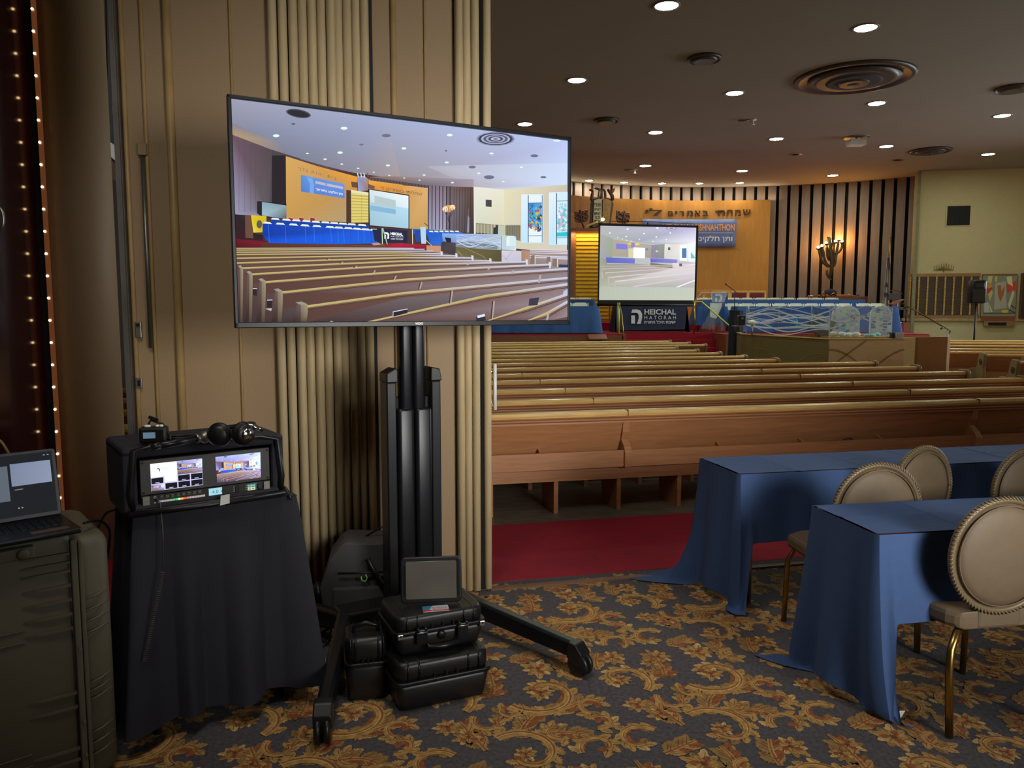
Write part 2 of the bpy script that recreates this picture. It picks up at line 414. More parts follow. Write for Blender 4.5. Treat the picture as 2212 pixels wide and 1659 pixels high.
# cream wall beside the apse, with its picture rail
mb = MB(); d = (CW1 - CW0); L = d.length; ang = math.atan2(d.y, d.x); c = (CW0 + CW1) / 2; cn = Vector((math.sin(ang), -math.cos(ang), 0)); cdv = d.normalized()
mb.box((c.x - cn.x * .1, c.y - cn.y * .1, ZC / 2), (L, .2, ZC), Rz(ang)); struct('wall_back', mb, M['cream'])
mb = MB(); mb.box((CW0.x + .02, CW0.y - .05, ZC / 2), (.1, .3, ZC), Rz(ang)); struct('trim_1', mb, mat('grey_green_trim', '#8c8664', .6))
def cw(px, py, off=0.0): return onplane(px, py, CW0 + cn * off, cn)
a, b = cw(1947, 690), cw(2212, 692); b = a + (b - a) * 1.3
mb = MB(); mb.box(((a.x + b.x) / 2, (a.y + b.y) / 2 - .04, a.z), ((b - a).length, .1, .09), Rz(ang)); struct('trim_2', mb, mat('tan_sill', '#b29a70', .6))

# curved wall of upright walnut boards behind the stage
AC = Vector((7.3, 18.8, 0)); AR = 11.0
def arc(a, r, z): a = math.radians(a); return Vector((AC.x + r * math.cos(a), AC.y + r * math.sin(a), z))
mb = MB(); a0, a1 = 47.0, 152.0
K = 60
mb.mi = 1
mb.grid(lambda i, j: arc(a0 + (a1 - a0) * i, AR + .1, 1.0 + (ZC - 1.0) * j), K, 1)
mb.mi = 0
step = math.degrees(.40 / AR); bw = math.degrees(.285 / AR); a = a0; rr = random.Random(3)
while a < a1:
    p, q = arc(a, AR, 0), arc(a + bw, AR, 0); mid = (p + q) / 2; tang = (q - p)
    mb.box((mid.x, mid.y, (1.0 + ZC) / 2), (tang.length, .13, ZC - 1.0), Rz(math.atan2(tang.y, tang.x))); a += step
struct('wall_back', mb, [M['slat'], M['black']])
wallbox('wall_back', arc(152, AR, 0), (-12, 24, 0), 0, ZC, .1, M['slat'])
# honey wood panel standing in front of the boards
mb = MB(); pa0, pa1 = 77.4, 146.0
def pan(r): return lambda i, j: arc(pa0 + (pa1 - pa0) * i, r, 1.2 + (5.73 - 1.2) * j)
mb.grid(pan(10.5), 40, 1); mb.grid(pan(10.56), 40, 1)
for z in (1.2, 5.73): mb.add([arc(pa0 + (pa1 - pa0) * i / 40, r, z) for i in range(41) for r in (10.5, 10.56)], [(2 * i, 2 * i + 1, 2 * i + 3, 2 * i + 2) for i in range(40)])
for aa in (pa0, pa1): mb.quad(arc(aa, 10.5, 1.2), arc(aa, 10.56, 1.2), arc(aa, 10.56, 5.73), arc(aa, 10.5, 5.73))
for i in range(1, 12):
    aa = pa0 + (pa1 - pa0) * i / 12; mb.quad(arc(aa, 10.497, 1.2), arc(aa + .03, 10.497, 1.2), arc(aa + .03, 10.497, 5.73), arc(aa, 10.497, 5.73))
panel = tag(mb.build('wood_panel', M['panel']), 'curved honey coloured wood panel carrying Hebrew letters behind the stage', 'panel')
# Hebrew inscription on the panel, each letter standing on the curve
def on_panel(px, py, r=10.47):
    o = Vector((0, 0, EYE)); d = ray(px, py); A = d.x ** 2 + d.y ** 2; ox, oy = -AC.x, -AC.y
    B = 2 * (ox * d.x + oy * d.y); Cc = ox * ox + oy * oy - r * r; t = (-B + math.sqrt(B * B - 4 * A * Cc)) / (2 * A); return o + d * t
ink = mat('dark_bronze_letter', '#4a3216', .5, .3)
for ch, x0, x1, y0, y1 in (('י', 1395, 1400, 453, 461), ('ל', 1403, 1430, 450, 466), ('ם', 1444, 1453, 456, 467), ('י', 1459, 1463, 456, 463), ('ר', 1468, 1478, 456, 467), ('מ', 1485, 1497, 455, 467), ('א', 1501, 1513, 455, 467), ('ב', 1518, 1530, 455, 466),
                           ('י', 1546, 1550, 455, 460), ('ת', 1551, 1566, 454, 466), ('ח', 1571, 1583, 453, 466), ('מ', 1588, 1600, 453, 466), ('ש', 1605, 1621, 452, 464)):
    p, q, w = on_panel(x0, y1), on_panel(x1, y1), on_panel(x0, y0); mb = MB(); letter(mb, ch, p, q - p, w - p, .01); mb.build('carved_letter', ink, panel, solid=.03)

# stage: lower tier, steps cut into it, upper tier
mb = MB()
def slab(mb, x0, x1, y0, y1, z0, z1, mi): mb.mi = mi; mb.box(((x0 + x1) / 2, (y0 + y1) / 2, (z0 + z1) / 2), (x1 - x0, y1 - y0, z1 - z0))
SX0, SX1 = 3.02, 5.93
slab(mb, -6.0, SX0, 21.0, 26.0, 0, .97, 1); slab(mb, SX1, 11.4, 21.0, 24.6, 0, .97, 1); slab(mb, SX0, SX1, 22.3, 25.5, 0, .97, 0)
slab(mb, -6.0, SX0 - .05, 21.05, 26.0, .97, 1.0, 0); slab(mb, SX1 + .05, 11.4, 21.05, 24.6, .97, 1.0, 0); slab(mb, SX0 - .05, SX1 + .05, 22.3, 25.5, .97, 1.0, 0)
slab(mb, SX0 - .02, SX0 + .1, 21.0, 22.3, 0, 1.0, 1); slab(mb, SX1 - .1, SX1 + .02, 20.98, 22.3, 0, 1.0, 1)
for k in range(4): slab(mb, SX0, SX1, 21.1 + .3 * k, 22.35, .2 * k, .2 * (k + 1), 0)
slab(mb, -6.0, 12.5, 24.6, 29.6, .97, 1.25, 0); slab(mb, 12.5, 13.05, 25.3, 26.4, 0, 1.25, 1)
slab(mb, 11.4, 12.5, 24.62, 26.4, 0, .97, 1)
st = struct('floor_stage', mb, [M['red'], M['stage_wood']])

# ceiling fittings
def ceil_ring(px, py, r, label, small=False):
    p = onz(px, py, ZC); t = thing('ceiling_downlight', label, 'ceiling light', p, group='recessed ceiling downlights')
    MB().lathe([(r * .86, 0.0), (r * .9, -.012), (r * 1.08, -.012), (r * 1.1, 0.0)], n=20).build('trim_ring', M['silver'], t)
    MB().lathe([(1e-6, -.006), (r * .86, -.006), (r * .86, 0)], n=20).build('lamp_lens', M['lens2' if small else 'lens'], t)
DL = [(1440, 12, 'nearest ceiling downlight, cut by the top edge of the photo'), (1870, 60, 'dim ceiling downlight above the large round air diffuser'),
 (1246, 173, 'ceiling downlight directly above the right top corner of the big screen'), (1587, 201, 'bright ceiling downlight left of the large round air diffuser'),
 (1894, 223, 'ceiling downlight just below the large round air diffuser'), (2165, 250, 'faint ceiling downlight far right in the dark corner'),
 (1134, 268, 'ceiling downlight beside the beige partition over the screen top edge'), (1416, 286, 'ceiling downlight between the small round vent and the sprinkler'),
 (1677, 300, 'ceiling downlight right of the hanging sprinkler'), (1915, 316, 'ceiling downlight left of the smaller oval air vent'),
 (2135, 333, 'faint ceiling downlight above the cream wall'), (1394, 358, 'greenish ceiling downlight above the Hebrew inscription'),
 (1603, 369, 'ceiling downlight over the right end of the wood panel'), (1799, 379, 'ceiling downlight nearest above the wall menorah'),
 (1272, 390, 'small ceiling downlight by the wall, leftmost, over the carved tablets'), (1348, 394, 'small ceiling downlight by the wall, second from the carved tablets'),
 (1430, 396, 'small ceiling downlight by the wall, third from the carved tablets'), (1511, 396, 'small ceiling downlight by the wall, fourth from the carved tablets'),
 (1598, 395, 'small ceiling downlight by the wall, rightmost of the row')]
for i, (x, y, lb) in enumerate(DL): ceil_ring(x, y, .2 if i < 14 else .15, lb, i > 13)
def vent(px, py, r, name, label, rings=2):
    t = thing(name, label, 'ceiling vent', onz(px, py, ZC))
    MB().lathe([(1e-6, -.02), (r * .9, -.02), (r * .94, -.05), (r * 1.0, -.05), (r * 1.05, 0.0)], n=32).build('outer_ring', M['vent'], t)
    for k in range(rings):
        rk = r * (.78 - .24 * k)
        MB().lathe([(rk * .80, -.06 - .03 * k), (rk, -.03), (rk * 1.02, -.04), (rk * .82, -.08 - .03 * k)], n=32).build('ring', M['grey'] if k % 2 else M['vent'], t)
    if rings > 1: MB().lathe([(1e-6, -.15), (r * .12, -.14), (r * .16, -.03)], n=20).build('hub', M['vent'], t)
vent(1845, 168, 1.1, 'air_diffuser', 'large round ceiling air diffuser of nested rings', 3)
vent(2010, 325, .55, 'air_diffuser', 'smaller round ceiling air diffuser near the cream wall', 2)
vent(1522, 125, .3, 'ceiling_vent', 'small dark round ceiling speaker grille left of the large diffuser', 1)
vent(1310, 259, .3, 'ceiling_vent', 'small round ceiling speaker grille above the screen corner', 1)
vent(2190, 190, .35, 'ceiling_vent', 'round ceiling grille lost in the dark right corner', 1)
t = thing('ceiling_projector', 'white box projector fixed under the ceiling right of centre', 'projector', onz(1850, 297, ZC))
MB().lathe([(.25, -.01), (.34, -.015), (.36, 0)], n=24).build('mount_ring', M['silver'], t)
MB().box((0, 0, -.14), (.42, .3, .16)).cyl((0, 0, 0), (0, 0, -.08), .03).build('housing', M['white'], t, bevel=.01)
for px, py, lb in ((1626, 258, 'small white sprinkler head beside the bright downlight'), (1371, 366, 'small sprinkler head above the wood panel')):
    t = thing('sprinkler', lb, 'sprinkler', onz(px, py, ZC)); MB().lathe([(.1, 0), (.09, -.02), (.03, -.03), (.025, -.1), (.06, -.12), (1e-6, -.13)], n=12).build('head', M['white'], t)
    MB().cyl((-.35, 0, -.03), (-.04, 0, -.03), .02).build('pipe', M['silver'], t)
for px, py, lb in ((1718, 334, 'tiny dark ceiling pinhole vent nearer the middle'), (1938, 346, 'tiny dark ceiling pinhole vent nearer the cream wall')):
    t = thing('ceiling_pinhole', lb, 'ceiling vent', onz(px, py, ZC)); MB().lathe([(.1, -.005), (.2, -.008), (.21, 0)], n=16).build('plate', M['silver'], t); MB().lathe([(1e-6, -.01), (.1, -.01), (.1, 0)], n=16).build('hole', M['black'], t)

# ================================================================ folding partition, at the left
PP = un(0, 4.34)
def pl(px, py=900, off=0.0): return onplane(px, py, PP + NN * off, NN)
def ul(px, off=0.0): p = pl(px, 900, off); return p.dot(U)
PZ = 4.1
mb = MB()
u0, u1 = ul(294), ul(1058)
mb.box(un((u0 + u1) / 2, 4.40, PZ / 2), (u1 - u0, .1, PZ), Rz(UA))
struct('wall_left', mb, M['beige'])
mb = MB()                                   # slim rounded upright beads on the smooth leaves
for px, r in ((394, .022), (342, .010), (300, .012), (525, .007), (926, .006), (861, .016)):
    u = ul(px); mb.cyl(un(u, 4.345, 0), un(u, 4.345, PZ), r, n=10)
struct('trim_3', mb, mat('bead_trim', '#ad9060', .45))
mb = MB().box(un(ul(812) , 4.336, PZ / 2), (.028, .02, PZ), Rz(UA)); struct('trim_4', mb, M['blk2'])
def flutes(pxs, label, depth):
    ua, ub = ul(pxs[0] - 9), ul(pxs[-1] + 8)
    t = thing('fluted_partition_leaf', label, 'partition', un((ua + ub) / 2, 4.34, 0), UA, group='fluted leaves of the folding partition')
    MB().box((0, .0, PZ / 2), (ub - ua, .02, PZ - .02)).build('backing', M['black'], t)
    uc = (ua + ub) / 2
    for k, px in enumerate(pxs):
        u = ul(px) - uc; r = .0235
        mb = MB(); nn = 8; prof = [(u + r * math.cos(PI + PI * i / nn), -.012 + (depth[k % len(depth)]) + r * 1.1 * math.sin(PI + PI * i / nn)) for i in range(nn + 1)]
        prof += [(u + r, .02), (u - r, .02)]
        mb.prism([(a, b) for a, b in prof], (0, 0, 0.015), (1, 0, 0), (0, 1, 0), (0, 0, 1), 0, PZ - .04)
        mb.sm = [True] * len(mb.sm); o = mb.build('flute', M['flute'], t); o.data.shade_auto_smooth(use_auto_smooth=True) if hasattr(o.data, 'shade_auto_smooth') else None
        for i, p in enumerate(o.data.polygons): p.use_smooth = len(p.vertices) == 4 and abs(p.normal.z) < .1
flutes([655 - 43, 655 - 21.5, 655, 674.5, 694, 713, 732.5, 747.5, 766, 784, 801.5], 'wide stack of cream half round flutes left of the screen post', [0, .006, -.004, .004])
flutes([995, 1011, 1028, 1053], 'narrow stack of cream half round flutes at the opening edge', [0, .005, -.003, .01])
# pull handle on the side of the last leaf
p = at(1069, 836, 4.50)
t = thing('door_pull', 'long vertical white metal pull handle beyond the last flute', 'handle', p)
MB().cyl((0, 0, -.135), (0, 0, .135), .011, n=10).build('bar', M['white'], t)
for z in (-.09, .09): MB().cyl((-.065, 0, z), (0, 0, z), .006).build('standoff', M['chrome'], t)
# threshold strip in the carpet
a, b = un(ul(1058) , 4.345), un(7.5, 4.345)
c = (a + b) / 2; mb = MB().box((c.x, c.y, .006), ((b - a).length, .045, .012), Rz(UA)); struct('trim_5', mb, mat('threshold', '#6b4a34', .5))
# rod, lock and plates on the first leaf
def leafthing(name, label, cat, px, py): return thing(name, label, cat, pl(px, py) - NN * .012, UA)
t = leafthing('flush_bolt', 'long slim vertical bolt rod on the beige leaf left', 'bolt', 318, 540)
h = (pl(318, 325) - pl(318, 752)).length / 2
MB().cyl((0, 0, -h), (0, 0, h - .04), .011).build('rod', M['silver'], t)
MB().box((0, .002, h), (.045, .015, .06)).build('top_bracket', M['beige'], t, bevel=.004)
t = leafthing('lock_plate', 'small oblong lock plate with keyhole on the beige leaf', 'lock', 301, 712)
MB().box((0, 0, 0), (.03, .02, .085)).build('plate', M['silver'], t, bevel=.004); MB().cyl((0, -.012, .025), (0, -.02, .025), .008).build('keyhole', M['blk'], t)
t = leafthing('strike_plate', 'small metal strike plate below the lock plate', 'lock', 302, 827)
MB().box((0, 0, 0), (.028, .012, .055)).build('plate', M['silver'], t, bevel=.002); MB().box((0, -.007, 0), (.012, .006, .03)).build('slot', M['blk'], t)
# metal door jamb, corridor beyond, round pillar
mb = MB(); ja, jb = ul(281), ul(294)
mb.box(un((ja + jb) / 2, 4.36, PZ / 2), (jb - ja, .12, PZ), Rz(UA)); mb.box(un(ja + .012, 4.285, PZ / 2), (.016, .03, PZ), Rz(UA)); mb.box(un(jb - .012, 4.29, PZ / 2), (.02, .03, PZ), Rz(UA))
struct('door_1', mb, mat('grey_metal_jamb', '#6c6864', .45, .5))
CD = Vector((-.21, 1, 0)).normalized(); CP = Vector((-4.16, 8.0, 0)); CN = Vector((1, .21, 0)).normalized()
mb = MB(); c = CP + CD * .4; mb.box((c.x - .05, c.y, 2.05), (.1, 6.0, 4.1), Rz(math.atan2(CD.y, CD.x) - PI / 2)); struct('wall_left', mb, mat('brown_wall', '#5c4030', .7))
mb = MB(); mb.box((-4.0, 10.9, 2.05), (3, .1, 4.1)); struct('wall_back', mb, M['cream'])
def cp(px, py): return onplane(px, py, CP + CN * .02, CN)
t = thing('name_board', 'tall dark board of names seen through the side opening', 'sign', cp(250, 200))
o0 = cp(250, 200)
mb = MB(); mb.add([cp(228, -40) - o0, cp(300, -110) - o0, cp(300, 377) - o0, cp(234, 303) - o0], [(0, 1, 2, 3)]); mb.build('board', mat('slate_board', '#26292e', .6), t, solid=.01)
mb = MB()
for k, s in enumerate(('NAFTALEE', 'TOVI & SAR', 'NOAM & DA', 'YONI & CHA', 'JONATHAN', 'ARIEH & AR', 'DR. DAVID &', 'MICHAEL & A', 'AARON & YA', 'YEHUDA & RE')):
    y = 246 - k * 25.6; p = cp(240 - k * .5, y); q = cp(262, y + 22 * .72 + 8); r_ = cp(240 - k * .5, y - 17)
    letter(mb, s, p - o0 + CN * .008, q - p, r_ - p, .01)
mb.build('lettering', mat('pale_letter', '#9a9a98', .6), t)
t2 = thing('white_notice', 'plain white strip under the board of names', 'sign', cp(250, 330))
o0 = cp(250, 330); MB().add([cp(234.5, 305) - o0, cp(300, 352) - o0, cp(300, 397) - o0, cp(235, 335) - o0], [(0, 1, 2, 3)]).build('strip', M['white'], t2, solid=.01)
mb = MB(); mb.add([cp(237, 383), cp(300, 435), cp(300, 1250), cp(237, 1150)], [(0, 1, 2, 3)]); struct('door_2', mb, mat('dark_doorway', '#1c1210', .5), solid=.02)
mb = MB(); mb.lathe([(.209, 0), (.209, PZ)], (-2.83, 5.1, 0), 48); struct('wall_pillar', mb, M['beige'])
# ================================================================ pews
def pew_end_poly(top=.865):
    return [(-.07, .0), (-.07, .42), (-.03, .60), (-.06, top - .05), (-.045, top - .015), (-.01, top), (.10, top), (.14, top - .03), (.20, .62), (.26, .57), (.46, .56), (.49, .53), (.50, 0)]
def make_pew(name, label, uax, nax, u0, u1, n, supports, legs=.54, leg0=1.17, left_end=True, right_end=True, group=None, detail=True, top=.845):
    base = uax * ((u0 + u1) / 2) + nax * n
    t = thing(name, label, 'pew', base, math.atan2(uax.y, uax.x), group)
    h = (u1 - u0) / 2; uc = (u0 + u1) / 2; A, B, N = (-h, 0, 0), (h, 0, 0), (0, 1, 0)
    z = top - .845
    MB().extr([(-.035, .80 + z), (-.042, .82 + z), (-.03, .84 + z), (-.005, .846 + z), (.04, .846 + z), (.055, .83 + z), (.05, .80 + z)], A, B, N).build('top_rail', M['pew_rail'], t)
    MB().extr([(-.026, .80 + z), (-.034, .792 + z), (-.022, .782 + z), (-.028, .77 + z), (-.014, .758 + z), (-.014, .745 + z), (.02, .745 + z), (.045, .80 + z)], A, B, N).build('moulding', M['pew'], t)
    MB().extr([(-.008, .76 + z), (.02, .76 + z), (.155, .38), (.125, .38)], A, B, N).build('back', M['pew'], t)
    MB().extr([(-.035, .385), (-.035, .52), (-.015, .52), (-.015, .405), (.12, .405), (.12, .385)], A, B, N).build('book_rack', M['pew'], t)
    MB().extr([(.05, .27), (.05, .39), (.075, .39), (.075, .27)], A, B, N).build('apron', M['pew'], t)
    MB().extr([(.08, .37), (.08, .405), (.50, .425), (.51, .40), (.50, .38)], A, B, N).build('seat', M['pew'], t)
    for su in supports:
        if u0 + .1 < su < u1 - .1:
            x = su - uc
            MB().extr([(-.012, .755 + z), (.045, .755 + z), (.17, .385), (-.062, .385), (-.062, .50), (-.035, .55), (.03, .60), (.0, .66)][::-1], (x - .03, 0, 0), (x + .03, 0, 0), N).build('back_support', M['pew'], t, bevel=.004)
            if detail:
                MB().box((x, -.005, .825 + z), (.004, .085, .05)).build('rail_joint', M['stage_wood'], t)
    if detail:
        k = leg0
        while k - legs > u0 + .05: k -= legs
        while k < u1 - .05:
            MB().extr([(.07, 0), (.07, .30), (.06, .385), (.46, .385), (.44, 0)], (k - uc - .018, 0, 0), (k - uc + .018, 0, 0), N).build('leg', M['pew'], t); k += legs
        k = 1.56
        while k - .78 > u0 + .05: k -= .78
        while k < u1 - .05:
            if min([abs(k - s_) for s_ in supports] + [9]) > .2:
                MB().extr([(-.02, .40), (-.02, .515), (.085, .55), (.12, .40)], (k - uc - .008, 0, 0), (k - uc + .008, 0, 0), N).build('rack_divider', M['pew'], t)
            k += .78
    for s_, on in ((-1, left_end), (1, right_end)):
        if on:
            e = MB().extr(pew_end_poly(), (s_ * h - .028, 0, 0), (s_ * h + .028, 0, 0), N).build('end_panel', M['pew_end'], t, bevel=.008)
            MB().lathe([(.052, 0), (.06, .004), (.046, .006), (.04, .002), (.028, .006), (1e-6, .008)], (s_ * (h + .028), .05, .70), 20, Ry(s_ * PI / 2)).build('rosette', M['walnut'], e)
    return t
ROWN = [5.84, 6.70, 7.59, 8.6, 9.5, 10.5, 11.45, 12.4, 13.45, 14.5, 15.6, 16.7, 17.85, 19.0]
ENDX = [8.2, 7.4, 6.14, 6.03, 5.85, 5.7, 4.4, 4.15, 3.98, 3.8, 3.6, 4.57, 4.45, 4.2]
ORD = ['nearest', 'second', 'third', 'fourth', 'fifth', 'sixth', 'seventh', 'eighth', 'ninth', 'tenth', 'eleventh', 'twelfth', 'thirteenth', 'farthest']
for k, n in enumerate(ROWN):
    # end of the row: the point on the row's line with the given X
    ue = (ENDX[k] + NN.x * -n) / U.x
    lab = 'long brown wooden pew seen from behind, nearest of all, just past the red carpet' if k == 0 else \
          ('long wooden pew of the main block, farthest row, right before the stage steps' if k == 13 else 'long wooden pew of the main block, %s row from the red carpet' % ORD[k])
    make_pew('wooden_pew', lab, U, NN, -5.6, ue, n, [-1.1, 2.28, 5.65], group='pews of the main block', detail=k < 5)
U2, N2 = rot2(math.radians(-7))
RB = [(21.0, 10.6), (19.5, 10.0), (18.0, 9.3), (16.4, 8.6), (15.2, 8.42), (14.2, 8.72), (13.2, 8.85), (12.2, 8.02)]
for k, (Y, X) in enumerate(RB):
    P = Vector((X, Y, 0)); u0 = P.dot(U2); n = P.dot(N2)
    rk = len(RB) - 1 - k
    lab = 'wooden pew of the right hand block, %s row counted from the camera' % ('eighth and last' if rk == 7 else ORD[rk])
    make_pew('wooden_pew', lab, U2, N2, u0, u0 + 7.2, n, [u0 + 3.3], group='pews of the right hand block', detail=False, right_end=True)
# blue books lying on the seat of the nearest right hand pews, a paper on the arm
bk_ = at(2130, 806, 14.6); bk_.z = .462; t = thing('prayer_book', 'dark blue book on the pew seat by the end panel, left of a pair', 'book', bk_, -.12)
MB().box((0, 0, 0), (.2, .15, .05)).build('cover', M['navy'], t, bevel=.005); MB().box((0, -.004, 0), (.19, .15, .035)).build('pages', M['white'], t)
bk_ = at(2155, 806, 14.56); bk_.z = .462; t = thing('prayer_book', 'dark blue book on the pew seat by the end panel, right of a pair', 'book', bk_, .1)
MB().box((0, 0, 0), (.2, .15, .05)).build('cover', M['navy'], t, bevel=.005); MB().box((0, -.004, 0), (.19, .15, .035)).build('pages', M['white'], t)
# small cable loop resting in the rack of the nearest pew
p = at(1833, 957, 6.72); mb = MB(); mb.tube([p + Vector((.05 * math.cos(a * .35), 0, .045 * math.sin(a * .35))) for a in range(-1, 14)], .006, 6)
mb.tube([p + Vector((.05 * math.cos(a * .35) - .03, .02, .035 * math.sin(a * .35) - .01)) for a in range(-1, 14)], .005, 6)
tag(mb.build('cable_loop', M['grey']), 'small loop of dark cable in the book rack of the nearest pew', 'cable')

# ================================================================ bimah (reading platform) with its engraved walls
BZ = 1.06
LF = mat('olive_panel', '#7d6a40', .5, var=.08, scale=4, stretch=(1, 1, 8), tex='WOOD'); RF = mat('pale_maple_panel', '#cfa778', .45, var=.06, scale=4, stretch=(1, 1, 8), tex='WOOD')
GR = mat('engraved_line', '#a08a54', .5); GR2 = mat('engraved_line_dark', '#8a6a44', .5)
bA, bB = onz(1602, 722.5, BZ), onz(1789, 733, BZ); bC = onz(1968, 733, BZ); bD = bC + Vector((.35, 3.4, 0)); bE = bA + Vector((.3, 1.5, 0))
def panelwall(name, label, a, b, z1, m, t=.06):
    d = (b - a); th = thing(name, label, 'platform wall', (a + b) / 2 * 1.0, math.atan2(d.y, d.x)); th.location.z = 0
    MB().box((0, t / 2, z1 / 2), (d.length, t, z1)).build('panel', m, th, bevel=.004); MB().box((0, t / 2, z1 + .01), (d.length + .02, t + .03, .02)).build('cap', M['pew_rail'], th)
    return th, d.length
def wave(mb, L, z0, z1, n, rr, w, y, ph=None, samples=26):
    ph = rr.random() * 6; am = rr.uniform(.2, .9); fr = rr.uniform(.6, 1.5)
    pts = []
    for i in range(samples + 1):
        x = -L / 2 + L * i / samples; s_ = math.sin(ph + fr * 2 * PI * i / samples) * .5 + .25 * math.sin(2.3 * fr * PI * i / samples + ph * 2)
        c = (z0 + z1) / 2 + n * (z1 - z0) * .36 + s_ * am * (z1 - z0) * .32
        pts.append((x, max(z0 + .01, min(z1 - .01, c))))
    for (x0, a0_), (x1, b0_) in zip(pts[:-1], pts[1:]): mb.add([(x0, y, a0_ - w), (x1, y, b0_ - w), (x1, y, b0_ + w), (x0, y, a0_ + w)], [(0, 1, 2, 3)])
rr = random.Random(5)
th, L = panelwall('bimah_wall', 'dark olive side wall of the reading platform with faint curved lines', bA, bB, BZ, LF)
mb = MB()
for a_ in (-.6, .1): wave(mb, L, .2, 1.0, a_, rr, .006, -.004)
mb.build('engraving', GR, th)
th, L = panelwall('bimah_wall', 'pale maple front wall of the reading platform with crossing curved lines', bB + Vector((.02, 0, 0)), bC, BZ, RF)
mb = MB()
def curve(mb, pts, w, y):
    for (x0, a0_), (x1, b0_) in zip(pts[:-1], pts[1:]): mb.add([(x0, y, a0_ - w), (x1, y, b0_ - w), (x1, y, b0_ + w), (x0, y, a0_ + w)], [(0, 1, 2, 3)])
for d_ in (0, .025):
    curve(mb, [(-L / 2 + L * i / 12 * .45, .84 - .42 * (i / 12) ** 2 + d_) for i in range(13)], .006, -.004)
    curve(mb, [(-L * .46 + L * .42 * i / 12, .48 + (.55) * (i / 12) ** .9 + d_) for i in range(13)], .006, -.004)
    curve(mb, [(L * .03 + L * .45 * i / 12, .42 + .44 * math.sin(i / 12 * 1.5) + d_) for i in range(13)], .006, -.004)
mb.build('engraving', GR2, th)
panelwall('bimah_wall', 'far right wall of the reading platform turned away from the camera', bC, bD, BZ, RF)
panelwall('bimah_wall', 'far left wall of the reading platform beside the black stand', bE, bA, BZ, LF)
gA, gB = at(1983, 728.5, 14.55), at(2047, 731, 14.75); GZ = gA.z
gB = Vector((gB.x, gB.y, 0)); gA = Vector((gA.x, gA.y, 0))
t = thing('gate_box', 'tall brown box stand with pale edge right of the reading platform', 'stand', gA * .5 + gB * .5, math.atan2((gB - gA).y, (gB - gA).x))
w = (gB - gA).length
MB().box((0, .03, GZ / 2), (w, .06, GZ)).build('front_panel', mat('brown_panel', '#86582e', .95, var=.06, spec=.1), t, bevel=.003)
MB().box((w / 2 + .035, .17, GZ / 2), (.07, .34, GZ)).build('side_panel', RF, t, bevel=.003)
MB().box((-w / 2 + .03, .19, GZ / 2), (.05, .28, GZ - .02)).build('side_panel', RF, t, bevel=.003)
MB().box((0, .17, .02), (w, .34, .04)).build('base', RF, t)
# floor of the platform
mb = MB(); pts = [bA, bB, bC, bD, bD + Vector((-2.2, 1.2, 0)), bE]
mb.prism([(p.x, p.y) for p in pts], (0, 0, 0), (1, 0, 0), (0, 1, 0), (0, 0, 1), 0, .35); tag(mb.build('bimah_floor', M['stage_wood']), 'raised wooden floor inside the reading platform', 'platform floor')
# clear acrylic screens engraved with waves
WV = mat('frosted_line', '#eef0fa', .6, alpha=.9)
def acrylic(label, a, b, z0, z1, nw, seed, posts):
    d = b - a; t = thing('acrylic_screen', label, 'screen', Vector(((a.x + b.x) / 2, (a.y + b.y) / 2, 0)), math.atan2(d.y, d.x)); L = d.length; rr = random.Random(seed)
    top = [(L / 2 - L * i / 30, z1 - .03 + .03 * math.sin(i * .75 + seed)) for i in range(31)]
    MB().prism([(-L / 2, z0), (L / 2, z0)] + top, (0, .02, 0), (1, 0, 0), (0, 0, 1), (0, 1, 0), 0, .012).build('pane', M['clear'], t)
    mb = MB()
    for k in range(nw): wave(mb, L, z0, z1 - .02, rr.uniform(-1, 1), rr, rr.choice([.006, .009, .013]), .017)
    for (x0, a0_), (x1, b0_) in zip(top[:-1], top[1:]): mb.add([(x0, .017, a0_ - .008), (x1, .017, b0_ - .008), (x1, .017, b0_), (x0, .017, a0_)], [(0, 1, 2, 3)])
    for x in (-L / 2 + .01, L / 2 - .01): mb.add([(x - .006, .017, z0), (x + .006, .017, z0), (x + .006, .017, z1 - .05), (x - .006, .017, z1 - .05)], [(0, 1, 2, 3)])
    mb.build('wave_engraving', WV, t)
    for f in posts: MB().cyl((L * (f - .5), .045, z0), (L * (f - .5), .045, z1 + .01), .012, n=8).build('post', M['metal'], t)
    return t
acrylic('long clear acrylic screen with many frosted waves on the olive wall', bA + Vector((.08, 0, 0)), bB, BZ + .02, 1.75, 15, 3, (.02, .42, .80))
acrylic('short clear acrylic screen with a few frosted waves on the maple wall', bB + Vector((.02, 0, 0)), bB + (bC - bB) * .77, BZ + .02, 1.75, 5, 11, ())
